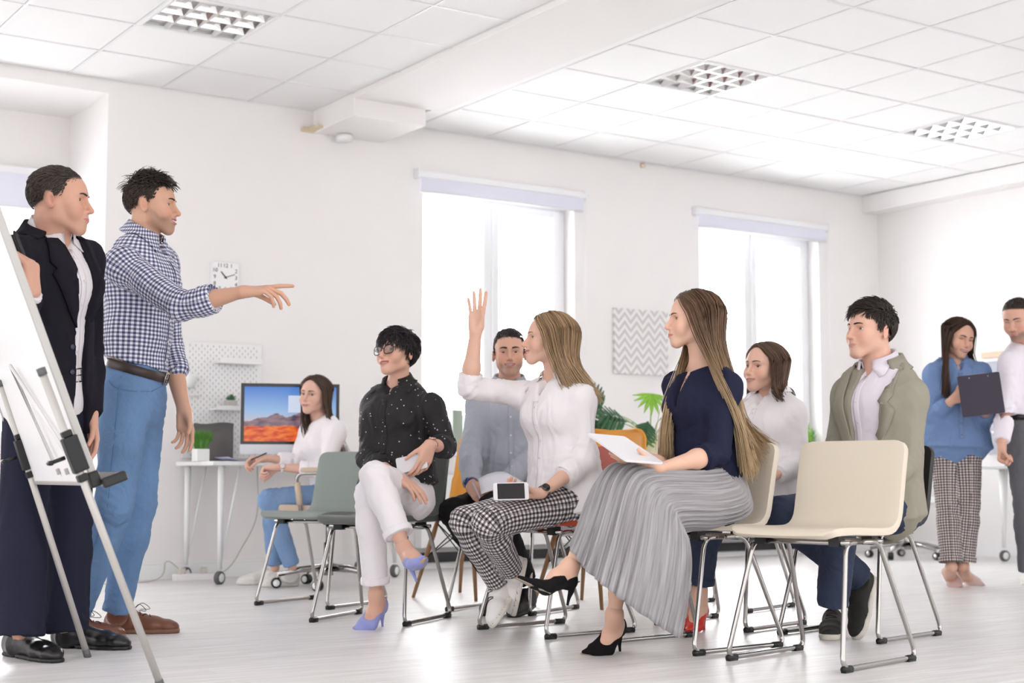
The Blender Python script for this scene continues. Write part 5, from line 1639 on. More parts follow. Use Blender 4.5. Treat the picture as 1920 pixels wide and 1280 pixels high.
def wrist_watch(s, sd, m_band, m_face, t=0.93, out=None):
    a, b = s.J['el' + sd], s.J['wr' + sd]; k = (0.84 if s.female else 1.0) * s.b
    c = lerp(a, b, t); d_ = unit(b - a); out = unit(np.asarray(out, float) - d_ * (np.asarray(out, float) @ d_)); l = np.cross(d_, out)
    r = 0.030 * k
    g = [[c + (out * math.cos(q) * 0.86 + l * math.sin(q)) * r + d_ * w_ for w_ in (-0.008, 0.0, 0.008)] for q in np.linspace(0, 2 * math.pi, 25)]
    o = s.put('wrist_watch', sheet(np.array(g), 0.003), m_band)
    M = Matrix.Translation(Vector(c + out * r * 0.9)) @ Matrix(np.stack([d_, np.cross(out, d_), out], 1).tolist()).to_4x4()
    mb_ = MB(); mb_.lathe([(0.0, 0), (0.0165, 0), (0.0175, 0.004), (0.016, 0.008), (0.0, 0.008)], 20, M); s.put('watch_case', mb_, M_gold if m_face is None else m_band, o)
    mb_ = MB(); mb_.lathe([(0.0, 0.008), (0.0145, 0.008), (0.0145, 0.0087), (0.0, 0.0087)], 20, M); s.put('watch_dial', mb_, M_button if m_face is None else m_face, o)
M_gold = mat('rose_gold', srgb(214, 176, 156), 0.25, metal=0.9)
CURL_RELAX = [(0.30, 0.40, 0.25), (0.35, 0.45, 0.25), (0.42, 0.5, 0.3), (0.5, 0.5, 0.3)]
CURL_FIST = [(1.2, 1.5, 0.9)] * 4

def jacket(s, m, sleeves, hem, bm, wtop=0.035, vz=0.2, seed=1, e=0.020, wbot=0.03, shift=0.005, seated=False, buttons=(0.10, 0.19), cr=0.092, wmax=0.078, bside=-1, wlow=0.035):
    J = s.J; L = J['neck'] - s.pc; LT = np.linalg.norm(L)
    ops = s.torso(e, waist=1.04) + s.arm('L', 0.016, sleeves[0]) + s.arm('R', 0.016, sleeves[1])
    if seated: ops += [(Seg(s.pc + s.spine * 0.14, s.pc - s.spine * 0.035 - s.pf * 0.02, (0.164, 0.122), (0.192, 0.146), side=s.hlat, flat=(0, 1)), 0.05)]
    else: ops += [(Seg(s.pc + s.spine * 0.12, s.pc + s.spine * hem, (0.165, 0.128), (0.182, 0.142), side=s.hlat, flat=(0, 1)), 0.05)]
    def opening(X, Y, Z):
        q = [X - s.pc[0], Y - s.pc[1], Z - s.pc[2]]
        hgt = sum(q[i] * s.spine[i] for i in range(3)); lat = sum(q[i] * s.slat[i] for i in range(3)); fr = sum(q[i] * s.cf[i] for i in range(3))
        wd = wbot + wtop * np.clip((hgt - vz + 0.1) / (LT - vz + 0.1), 0, 1) + wlow * np.clip((0.05 - hgt) / 0.25, 0, 1)
        return np.maximum(np.abs(lat - shift) - wd, -fr + 0.02)
    o, bv = s.garment('jacket', ops, m, cuts=[(J['neck'] + s.spine * 0.030 - s.cf * 0.02, s.spine + s.cf * 0.30)], subs=[(Fn(opening, s.pc - 0.5, s.pc + (0.5, 0.5, 0.9)), 0.006)],
                      fold=dict(amp=0.004, seed=seed, freq=5, joints=s.jfold(('elL', 'elR'), 0.005)))
    lapels(s, bv, o, m, J['neck'] + s.cf * 0.05 + s.slat * shift, wbot + wtop + 0.004, s.pc + s.spine * vz + s.cf * 0.1 + s.slat * shift, s.cf, wmax=wmax)
    s.put('jacket_collar', collar_geo(J['neck'] + s.spine * 0.004, s.spine + s.cf * 0.25, s.cf, cr, 0.050, flare=0.022, drop=0.062, point=0.0, gap=1.10, thick=0.007, bv=bv), m, o)
    for z in buttons:
        hit = bv.ray_cast(Vector(s.pc + s.spine * z + s.slat * bside * (wbot + 0.022) + s.cf * 0.4), Vector(-s.cf), 0.8)
        if hit[0] is not None:
            b = MB(); n_ = np.array(hit[1]); b.add(*ellipsoid_np(np.array(hit[0]) + n_ * 0.003, (0.010, 0.010, 0.003), rotM(np.cross(n_, [0.3, 0.2, 1]), n_)), True); s.put('button', b, bm, o)
    return o, bv
# ---------------------------------------------------------------- man in the navy suit at the easel
def suit_man():
    s = Body(PJ['suit'], G(95, 1225), build=1.05, skin=(0.66, 0.37, 0.27), hsc=1.04)
    J = s.J; hc = (0.050, 0.036, 0.030); msk = scalp_mask(front=0.50, temple=0.36, side=-0.02)
    s.core()
    s.head(P(112, 377, 5.17), (1.0, 0.06, 0.0), (0.02, 0, 1), hair_col=hc, scalp=scalp_fn(msk), smile=0.15, jaw=1.12, nose=1.05, neck_r=0.064, stubble=0.12, gaze=(0, 0))
    men_hair(s, hc, (0.085, 0.065, 0.055), 1500, 0.030, 0.011, flow=(-0.55, 0.0, 0.2), lift=0.25, mask=msk, seed=3, r=0.0022)
    # marker hand on the board, other hand at the side
    s.hand('R', (0.02, -0.25, 1.0), (-1.0, 0.25, 0.1), [(0.9, 1.2, 0.6), (1.1, 1.35, 0.8), (1.2, 1.4, 0.8), (1.2, 1.4, 0.8)], (0.5, 0.6, 0.3, 0.4), fore=0.6)
    s.hand('L', (0.12, -0.05, -1), (-0.6, -0.6, 0), CURL_RELAX, fore=0.6)
    # shirt
    ops = s.torso(0.004)
    vn = J['neck'] + s.cf * 0.06
    vsub = [(Seg(vn + s.cf * 0.05 + s.spine * 0.03, vn - s.spine * 0.035 + s.cf * 0.07, (0.045, 0.07), (0.006, 0.06), side=s.slat), 0.006)]
    o, bv = s.garment('shirt', ops, M_shirtw, subs=vsub, cuts=[(J['neck'] + s.spine * 0.026, s.spine + s.cf * 0.3)], fold=dict(amp=0.003, seed=2, freq=9))
    placket(s, bv, o, M_shirtw, J['neck'] - s.spine * 0.03 + s.cf * 0.10, s.pc + s.spine * 0.06 + s.cf * 0.12, buttons=6)
    s.put('collar', collar_geo(J['neck'] + s.spine * 0.012, s.spine + s.cf * 0.30, s.cf, 0.074, 0.062, flare=0.002, drop=0.044, point=0.036, gap=0.34, bv=bv), M_shirtw, o)
    cf_ = cuff(s, 'R', 1.0, M_shirtw, o, 0.006, 0.03)
    jacket(s, M_navy, (1.97, 1.92), -0.13, mat('navy_button', srgb(52, 52, 78), 0.3), wtop=0.030, vz=0.22, seed=1)
    # trousers, belt, shoes
    ops = [(Seg(s.pc - s.spine * 0.06, s.pc + s.spine * 0.10, (0.160, 0.112), (0.152, 0.108), side=s.hlat, flat=(0, 1)), 0.0)] + s.leg('L', 0.018, 1.97, flare=0.030) + s.leg('R', 0.018, 1.97, flare=0.030)
    o, bv = s.garment('trousers', ops, mat('suit_trouser', srgb(33, 34, 52), 0.85, spec=0.2, bump=0.05, bscale=400), fold=dict(amp=0.007, seed=6, freq=4.5, stretch=(1, 1, 0.25), joints=s.jfold(('knL', 'knR'), 0.004) + [(J['anL'], (0, 0, 1), 0.12, 0.006), (J['anR'], (0, 0, 1), 0.12, 0.006)]))
    belt_on(s, 0.085, M_leather, 0.16, bv)
    flat_shoe(s, G(8, 1226), G(112, 1243), M_leather, M_black, J['anR'], kind='dress', name='dress_shoe')
    flat_shoe(s, G(92, 1212), G(245, 1218), M_leather, M_black, J['anL'], kind='dress', name='dress_shoe')
    s.done('man in an open navy suit and white shirt standing at the easel, pen raised')
    return s
# ---------------------------------------------------------------- man in the checked shirt, pointing
def check_man():
    s = Body(PJ['check'], G(230, 1190), build=1.0, skin=(0.64, 0.37, 0.26), hsc=1.0)
    J = s.J; hc = (0.028, 0.018, 0.014); msk = scalp_mask(front=0.46, temple=0.40, side=0.02)
    M = limb_check('gingham_shirt', srgb(236, 235, 242), srgb(60, 64, 96), 0.0160, srgb(146, 149, 176))
    s.core()
    s.head(P(284, 386, 5.82), (1.0, 0.03, 0.02), (0.0, 0, 1), hair_col=hc, scalp=scalp_fn(msk, 0.10), smile=0.9, opening=0.75, stubble=0.42, nose=1.12, neck_r=0.057, lids=0.8)
    men_hair(s, hc, (0.060, 0.042, 0.034), 1900, 0.052, 0.010, flow=(0.25, 0, 0.4), lift=0.85, mask=msk, seed=5, r=0.0024, tf=0.42, rand=0.30)
    s.hand('R', (1.0, 0.0, 0.12), (0.15, 0.35, -1.0), [(0.02, 0.10, 0.05), (0.55, 0.45, 0.25), (0.75, 0.5, 0.3), (0.80, 0.55, 0.3)], (0.35, 0.75, 0.3, 0.3), h=0.0036, fore=0.0)
    s.hand('L', (0.12, -0.1, -1.0), (-0.35, -1.0, 0.0), [(0.25, 0.35, 0.2), (0.35, 0.4, 0.2), (0.45, 0.45, 0.25), (0.5, 0.5, 0.25)], (0.45, 0.6, 0.2, 0.2), h=0.0036, fore=0.0)
    ops = s.torso(0.016, waist=1.02) + s.arm('L', 0.014, 1.40, 1.0) + s.arm('R', 0.014, 1.52, 1.0)
    vn = J['neck'] + s.cf * 0.06
    vsub = [(Seg(vn + s.cf * 0.05 + s.spine * 0.03, vn - s.spine * 0.045 + s.cf * 0.07, (0.045, 0.07), (0.006, 0.06), side=s.slat), 0.006)]
    o, bv = s.garment('shirt', ops, M, h=0.0070, subs=vsub, cuts=[(J['neck'] + s.spine * 0.022, s.spine + s.cf * 0.3), (s.pc + s.spine * 0.118 , -s.spine - s.pf * 0.24, s.pc - (0.3, 0.3, 0.3), s.pc + (0.3, 0.3, 0.2))],
                      fold=dict(amp=0.0055, seed=3, freq=6.0, stretch=(1, 1, 0.6), joints=s.jfold(('elL', 'elR'), 0.005) + [(s.pc + s.spine * 0.14, s.spine, 0.16, 0.005)]),
                      chains=[s.torso_chain(), s.arm_chain('L'), s.arm_chain('R')])
    cuff(s, 'R', 0.56, M, o, 0.016, 0.06); cuff(s, 'L', 0.42, M, o, 0.016, 0.05)
    V, F = collar_geo(J['neck'] + s.spine * 0.016, s.spine + s.cf * 0.30, s.cf, 0.070, 0.056, gap=0.36, flare=0.020, drop=0.050, point=0.040, bv=bv)
    me = mesh_np('collar', s.L(V), F); uv, _ = chain_uv(V, [s.torso_chain()]); set_vec(me, 'limb_uv', uv); obj('collar', me, M, o)
    placket(s, bv, o, mat('navy_tape', srgb(70, 74, 108), 0.8), J['neck'] - s.spine * 0.04 + s.cf * 0.10, s.pc + s.spine * 0.10 + s.cf * 0.12, 0.006, buttons=6)
    ops = [(Seg(s.pc - s.spine * 0.05, s.pc + s.spine * 0.115, (0.160, 0.118), (0.150, 0.112), side=s.hlat, flat=(0, 1)), 0.0), (Ell(s.pc - s.pf * 0.060 - s.spine * 0.03, (0.112, 0.112, 0.11)), 0.05)] + s.leg('L', 0.006, 2.0, thin=1.15, flare=0.006) + s.leg('R', 0.006, 2.0, thin=1.15, flare=0.006)
    o, bv = s.garment('jeans', ops, M_jeans, h=0.0074, fold=dict(amp=0.0035, seed=9, freq=8, stretch=(1, 1, 1), joints=s.jfold(('knL', 'knR'), 0.005) + [(J['anL'], (0, 0, 1), 0.09, 0.006), (J['anR'], (0, 0, 1), 0.09, 0.006), (s.pc - s.spine * 0.08 + s.pf * 0.1, s.spine, 0.12, 0.004)]))
    belt_on(s, 0.092, M_belt, 0.15, bv, up=s.spine + s.pf * 0.24)
    # seams and pocket of the jeans
    for sd in ('R',):
        hp, kn, an = J['hip' + sd], J['kn' + sd], J['an' + sd]
        line = [lerp(hp + s.spine * 0.06, kn, t) for t in np.linspace(0, 1, 14)] + [lerp(kn, an, t) for t in np.linspace(0.08, 0.95, 12)]
        s.put('side_seam', ribbon(bv, line, (-0.05, -1, 0), (1, 0, 0), 0.004, 0.0012, 0.0015, 2), mat('jeans_seam', srgb(88, 122, 168), 0.85), o)
    cen = J['hipR'] + s.spine * 0.045
    pk = [cen + np.array([0.115 * math.cos(a) + 0.06, 0, -0.055 * math.sin(a) + 0.015]) for a in np.linspace(0.15, 2.9, 14)]
    s.put('pocket_seam', ribbon(bv, pk, (0, -1, 0), (0, 0, 1), 0.0045, 0.0014, 0.0015, 2), mat('jeans_seam', srgb(88, 122, 168), 0.85), o)
    q = cen + np.array([-0.10, 0, -0.03])
    bp = [q + np.array(v) for v in ((-0.05, 0, 0.03), (0.04, 0, 0.02), (0.035, 0, -0.10), (-0.01, 0, -0.125), (-0.055, 0, -0.10), (-0.05, 0, 0.03))]
    s.put('back_pocket', ribbon(bv, spline(bp, 26), (-0.5, -1, 0), (0.4, 0, 0.9), 0.004, 0.0012, 0.0015, 2), mat('jeans_seam', srgb(88, 122, 168), 0.85), o)
    lace = mat('brown_lace', srgb(60, 42, 36), 0.7)
    flat_shoe(s, G(192, 1187), G(334, 1186), M_brown, M_brsole, J['anL'], kind='boot', name='ankle_boot', m_lace=lace)
    flat_shoe(s, G(100, 1206), G(232, 1198), M_brown, M_brsole, J['anR'], kind='boot', name='ankle_boot', m_lace=lace)
    s.done('man in a blue checked shirt and jeans standing and pointing at the audience')
    return s
suit_man(); check_man()
# ---------------------------------------------------------------- generic shirt with collar, placket, rolled or buttoned cuffs
def shirt(s, m, sleeves, hem=None, e=0.014, cuffs=None, collar=True, cr=0.062, ch=0.044, gap=0.4, seed=2, amp=0.0045, name='shirt', neckcut=0.022, pk=True, waist=1.03, chains=None, h=0.0085, bm=None, buttons=6, freq=6.5, hemflare=0.012, extra=(), point=0.038, open_v=0.040, stretch=(1, 1, 0.5), cm=None, low=None):
    J = s.J
    ops = s.torso(e, waist=waist) + s.arm('L', 0.013, sleeves[0]) + s.arm('R', 0.013, sleeves[1]) + list(extra)
    cuts = [(J['neck'] + s.spine * neckcut, s.spine + s.cf * 0.35)]
    if hem is not None: ops += [(Seg(s.pc + s.spine * 0.16, s.pc + s.spine * hem, np.array((0.150, 0.108)) * s.b + e, np.array((0.172, 0.125)) * s.b + e + hemflare, side=s.hlat, flat=(0, 1)), 0.05)]
    if low is not None: cuts.append((s.pc + s.spine * low, -s.spine, s.pc - 0.22, s.pc + 0.22))
    subs = []
    if open_v:
        c = J['neck'] + s.cf * 0.06
        subs.append((Seg(c + s.cf * 0.05 + s.spine * 0.03, c - s.spine * open_v + s.cf * 0.07, (0.052, 0.07), (0.004, 0.06), side=s.slat), 0.006))
    o, bv = s.garment(name, ops, m, h=h, cuts=cuts, subs=subs, fold=dict(amp=amp, seed=seed, freq=freq, stretch=stretch, joints=s.jfold(('elL', 'elR'), 0.006) + [(s.pc + s.spine * 0.10, s.spine, 0.14, 0.005)]), chains=chains)
    if cuffs:
        for sd, t in cuffs.items(): cuff(s, sd, t, m, o, 0.014, 0.05)
    if collar: s.put('collar', collar_geo(J['neck'] + s.spine * 0.010, s.spine + s.cf * 0.30, s.cf, cr, ch, gap=gap, flare=0.016, drop=0.042, point=point, bv=bv), cm or m, o)
    if pk: placket(s, bv, o, m, J['neck'] - s.spine * (0.03 + open_v) + s.cf * 0.10, s.pc + s.spine * 0.02 + s.cf * 0.12, 0.026, buttons=buttons, bm=bm)
    return o, bv
def trousers(s, m, e=0.006, t=(2.0, 2.0), flare=0.006, seed=4, amp=0.0035, name='trousers', chains=False, seated=True, top=0.10, h=0.0085, roll=None, freq=7, thin=1.0, cutz=None):
    J = s.J
    k = s.b * (0.97 if s.female else 1.0)
    ops = [(Seg(s.pc - s.spine * 0.02, s.pc + s.spine * top, np.array((0.165, 0.118)) * k, np.array((0.142, 0.104)) * k, side=s.hlat, flat=(0, 1)), 0.0)]
    if seated: ops += [(Ell(s.pc - s.pf * 0.03 - np.array([0, 0, 0.02]) + s.hlat * g * 0.07, (0.095 * k, 0.095 * k, 0.075)), 0.05) for g in (1, -1)]
    else: ops += [(Ell(s.pc - s.pf * 0.04 - s.spine * 0.03, np.array((0.115, 0.10, 0.10)) * k), 0.05)]
    ops += s.leg('L', e, t[0], thin, flare) + s.leg('R', e, t[1], thin, flare)
    cuts = [] if cutz is None else [((0, 0, cutz), (0, 0, -1), s.pc - 0.28, s.pc + (0.28, 0.28, 0.1))]
    jt = s.jfold(('knL', 'knR'), 0.006) + [(lerp(J['hipL'], J['knL'], 0.12), J['knL'] - J['hipL'], 0.12, 0.006), (lerp(J['hipR'], J['knR'], 0.12), J['knR'] - J['hipR'], 0.12, 0.006)]
    o, bv = s.garment(name, ops, m, h=h, cuts=cuts, fold=dict(amp=amp, seed=seed, freq=freq, stretch=(1, 1, 1), joints=jt), chains=[s.leg_chain('L'), s.leg_chain('R')] if chains else None)
    if roll:
        for sd, tt in zip('LR', t):
            a, b = J['kn' + sd], J['an' + sd]; f = tt - 1; kk = k * thin
            rad = lambda u: (0.054 + (0.037 - 0.054) * (u - 0.3) / 0.7) * kk + e + flare
            d_ = unit(b - a); F_ = Field(0.005)
            F_.add(Seg(lerp(a, b, f) - d_ * roll, lerp(a, b, f) + d_ * 0.002, rad(f - roll / 0.4) + 0.006, rad(f) + 0.007, flat=(1, 1)))
            F_.sub(Seg(lerp(a, b, f) - d_ * 0.006, lerp(a, b, f) + d_ * 0.03, rad(f) - 0.001, flat=(1, 0)))
            V, Q = F_.mesh(); V = folds(V, Q, amp=0.002, seed=3, stretch=(1, 1, 1), freq=12)
            me = mesh_np('rolled_hem', s.L(V), Q); uv, _ = chain_uv(V, [s.leg_chain(sd)]); set_vec(me, 'limb_uv', uv); obj('rolled_hem', me, m, o)
    return o, bv
def calf(s, sd, t0=0.5, ankle=None, r0=0.045):
    """bare lower leg joined to the skin"""
    J = s.J; k = (0.97 if s.female else 1.0) * s.b; a, b = J['kn' + sd], J['an' + sd]
    q = lerp(a, b, t0); r = (0.054 + (0.037 - 0.054) * max(0, (t0 - 0.3) / 0.7)) * k * 0.92
    s.skin_field([(Seg(q, lerp(a, b, 0.82), r, 0.0300 * k), 0), (Seg(lerp(a, b, 0.82), b, 0.0300 * k, 0.0275 * k), 0.02)], 0.006)
# ---------------------------------------------------------------- woman at the desk
def desk_woman():
    s = Body(PJ['desk'], DESK_CHAIR, female=True, build=0.98, skin=(0.74, 0.46, 0.36), hsc=1.02)
    J = s.J; hc = (0.060, 0.034, 0.024); hc2 = (0.115, 0.068, 0.046); msk = scalp_mask(front=0.62, temple=0.45)
    s.core()
    s.head(P(590, 741, 8.56), (-0.42, -0.90, 0.03), (0.10, 0, 1), hair_col=hc, scalp=scalp_fn(msk), smile=0.55, opening=0.35, makeup=0.5, brow=0.0028, h=0.0038, gaze=(0.05, 0.02), lip=(0.56, 0.20, 0.19))
    women_hair(s, {-1: [(0, [P(568, 780, 8.52), P(566, 800, 8.52), P(570, 815, 8.54)]), (1, [P(600, 790, 8.72), P(612, 830, 8.75), P(622, 862, 8.78)])],
                    1: [(0, [P(612, 775, 8.50), P(628, 815, 8.48), P(642, 850, 8.50)]), (1, [P(616, 785, 8.70), P(636, 825, 8.66), P(652, 862, 8.62)])]}, hc, hc2, 520, r=0.0040, seed=4, face=1.30, spread=0.012)
    s.hand('L', (-1, 0.1, -0.12), (0.2, -0.4, -1), CURL_FIST, (0.4, 0.8, 0.5, 0.5), h=0.004)
    s.hand('R', (-1, -0.1, -0.05), (0.1, -0.3, -1), [(0.8, 1.0, 0.5)] * 4, (0.4, 0.8, 0.4, 0.4), h=0.004)
    shirt(s, M_shirtw2, (1.55, 1.62), hem=-0.04, e=0.016, cuffs={'L': 0.55, 'R': 0.62}, collar=False, h=0.008, pk=False, open_v=0.07)
    trousers(s, M_jeans2, t=(1.98, 1.96), h=0.009)
    calf(s, 'L', 0.7); calf(s, 'R', 0.7)
    M_sn = mat('sneaker_white', srgb(234, 230, 224), 0.6)
    flat_shoe(s, G(560, 1098), G(490, 1100), M_sn, M_sn, J['anL'], kind='sneaker', h=0.007, name='sneaker')
    flat_shoe(s, G(528, 1094), G(447, 1096), M_sn, M_sn, J['anR'], kind='sneaker', h=0.007, name='sneaker')
    wrist_watch(s, 'L', mat('watch_white', srgb(232, 226, 222), 0.4), None, 0.90, (0, -1, 0.4))
    s.done('woman in a white blouse and light jeans writing at the white desk')
# ---------------------------------------------------------------- woman in the dotted black shirt
def glasses(s):
    gl = MB(); lens = []
    for sg in (-1, 1):
        ring = []
        for a in np.linspace(0, 2 * math.pi, 33)[:-1]:
            ca, sa = math.cos(a), math.sin(a)
            w_, h_ = 0.0265, 0.0205
            y = sg * 0.0335 + w_ * np.sign(ca) * abs(ca) ** 0.75; z = -0.004 + h_ * np.sign(sa) * abs(sa) ** 0.75 + 0.004 * (sg * (y - sg * 0.0335) / w_) * (sa > 0)
            ring.append((0.0985 - 0.22 * max(0, abs(y) - 0.03), y, z))
        gl.tube(np.array(ring), 0.0022, 8, closed=True); lens.append(np.array(ring))
        e = ring[0] if sg == 1 else ring[16]
        gl.tube([(0.094, sg * 0.060, 0.004), (0.075, sg * 0.0745, 0.006), (0.0, sg * 0.0795, 0.004), (-0.018, sg * 0.0800, -0.010)], 0.0020, 8)
    gl.tube(spline([(0.099, -0.0085, 0.0), (0.1045, 0.0, 0.004), (0.099, 0.0085, 0.0)], 7), 0.0018, 8)
    gl.v = [tuple(s.HT(np.array(v))) for v in gl.v]
    o = s.put('glasses', gl, mat('glasses_frame', srgb(48, 40, 32), 0.3))
    for r_ in lens:
        mb_ = MB(); n = len(r_); V = np.vstack([r_, r_ - (0.0015, 0, 0)]); V = s.HT(V)
        mb_.add(V, [tuple(range(n)), tuple(range(2 * n - 1, n - 1, -1))]); s.put('lens', mb_, mat('lens_glass', (1, 1, 1, 1), 0.0, trans=1.0, spec=0.3), o)
def dots_woman():
    s = Body(PJ['dots'], CH['sage_front'][0], female=True, build=1.0, skin=(0.74, 0.44, 0.33), hsc=1.0)
    J = s.J; hc = (0.012, 0.009, 0.012); hc2 = (0.030, 0.022, 0.026); msk = scalp_mask(front=0.30, temple=0.10, side=-0.10, back=-0.70)
    s.core()
    s.head(P(744, 662, 6.56), (-0.60, -0.78, 0.13), (-0.02, 0.10, 1), hair_col=hc, scalp=scalp_fn(msk), smile=0.75, opening=0.6, makeup=0.35, brow=0.0030, gaze=(0.1, 0.12), lip=(0.52, 0.13, 0.12), full=1.2)
    p_, d = short_hair(1500, lambda d: 0.050 + 0.018 * np.clip(d[:, 2], 0, 1) + 0.03 * np.clip(-d[:, 2], 0, 1), lambda d: np.stack([0.75 * np.clip(d[:, 2], 0, 1) * (d[:, 0] > -0.1) - 0.25, -0.55 * np.clip(d[:, 2], 0, 1) + 0.1, -0.9 * (1 - np.clip(d[:, 2], 0, 1))], 1), 7, lambda d: 0.18 + 0.15 * np.clip(d[:, 2], 0, 1), 0.003, lambda d: msk(d) > 0, segs=7, base=0.010, rand=0.30)
    V, Q = clumps(p_, 0.0032, tip=0.25); s.hair(V, Q, strand_cols(len(p_), (7, 3), hc, hc2, 7), 0.35)
    glasses(s)
    s.hand('R', (0.80, -0.30, -0.50), (-0.15, 0.30, -1.0), [(0.25, 0.25, 0.1), (0.25, 0.3, 0.15), (0.3, 0.3, 0.15), (0.35, 0.35, 0.2)], (0.3, 0.5, 0.2, 0.2), spread=0.03, h=0.0036, fore=0.2)
    s.hand('L', (-0.30, -0.15, -1.0), (-0.55, 0.75, 0.0), [(0.30, 0.45, 0.2), (0.40, 0.5, 0.3), (0.5, 0.55, 0.3), (0.55, 0.6, 0.3)], (0.7, 0.5, 0.2, 0.2), h=0.0036)
    M = dotted('black_dotted', srgb(22, 20, 23), srgb(214, 210, 214), 42.0, 0.12)
    shirt(s, M, (1.35, 1.55), hem=0.06, low=0.045, e=0.012, cuffs={'L': 0.35, 'R': 0.55}, cr=0.058, ch=0.050, gap=0.55, bm=mat('black_button', srgb(30, 28, 30), 0.3), amp=0.006, seed=5, hemflare=0.008)
    Mw = mat('trouser_white', srgb(242, 237, 240), 0.8, bump=0.3, bscale=18)
    trousers(s, Mw, e=0.006, t=(1.84, 1.90), flare=0.010, roll=0.030, seed=7, amp=0.003)
    calf(s, 'L', 0.6); calf(s, 'R', 0.6)
    Ml = mat('lilac_suede', srgb(150, 156, 214), 0.75, sheen=0.2); Mt = mat('tan_sole', srgb(205, 178, 150), 0.5)
    f = G(722, 1176); an = J['anR']
    b = G(690, 1180); t_ = G(663, 1179)
    pump(s, np.array([f[0] - 0.01, f[1] + 0.04, 0.085]), b + (0, 0, 0.004), t_ + (0, -0.02, 0.006), an, Ml, Mt, 0.083, name='pump', stand=True)
    pump(s, P(766, 1058, 6.02), P(786, 1066, 5.90), P(797, 1046, 5.835), J['anL'], Ml, Mt, 0.080, name='pump')
    wrist_watch(s, 'L', M_gold, None, 0.88, (-0.3, -1, 0.3))
    s.done('woman with black hair and glasses in a dotted black shirt and white trousers')
# ---------------------------------------------------------------- man in the grey shirt
def grey_man():
    s = Body(PJ['grey'], CH['dark'][0], build=1.0, skin=(0.66, 0.38, 0.28), hsc=0.98)
    J = s.J; hc = (0.020, 0.015, 0.014); msk = scalp_mask(front=0.46, temple=0.40)
    s.core()
    s.head(P(955, 662, 7.10), (0.02, -1.0, 0.0), (-0.03, 0, 1), hair_col=hc, scalp=scalp_fn(msk), smile=0.7, opening=0.6, stubble=0.38, neck_r=0.054, brow=0.0040, gaze=(0, 0), h=0.0036)
    men_hair(s, hc, (0.045, 0.036, 0.034), 1300, 0.030, 0.009, flow=(-0.5, 0.35, 0.2), lift=0.45, mask=msk, seed=8, r=0.0026)
    s.hand('R', (0.35, -0.7, -0.35), (0.75, 0.3, -0.35), [(0.7, 0.9, 0.5)] * 4, (0.4, 0.7, 0.4, 0.4), h=0.0036)
    s.hand('L', (-0.5, -0.4, -0.3), (0.2, 0.2, -1), [(0.6, 0.7, 0.4)] * 4, (0.4, 0.7, 0.4, 0.4), h=0.0036)
    M = mat('chambray_grey', srgb(172, 176, 187), 0.85, noise=0.10, nscale=60, bump=0.4, bscale=14)
    shirt(s, M, (1.92, 1.92), hem=0.0, e=0.014, cr=0.068, ch=0.046, amp=0.005, seed=6, h=0.007, bm=M_button)
    trousers(s, mat('black_trouser', srgb(26, 24, 27), 0.85, spec=0.2), t=(2.0, 2.0), e=0.010, h=0.008, seed=2)
    flat_shoe(s, J['anL'] * (1, 1, 0) + (0.03, 0.04, 0.03), J['anL'] * (1, 1, 0) + (-0.06, -0.18, 0.0), M_black, M_black, J['anL'], kind='sneaker', h=0.008)
    flat_shoe(s, J['anR'] * (1, 1, 0) + (0.03, 0.04, 0.03), J['anR'] * (1, 1, 0) + (-0.06, -0.18, 0.0), M_black, M_black, J['anR'], kind='sneaker', h=0.008)
    wrist_watch(s, 'R', mat('blue_band', srgb(52, 66, 150), 0.5), mat('dark_dial', srgb(25, 25, 28), 0.2), 0.93, (-0.8, -0.5, 0.4))
    s.done('smiling man in a grey button shirt and black trousers with papers on his lap')
desk_woman(); dots_woman(); grey_man()
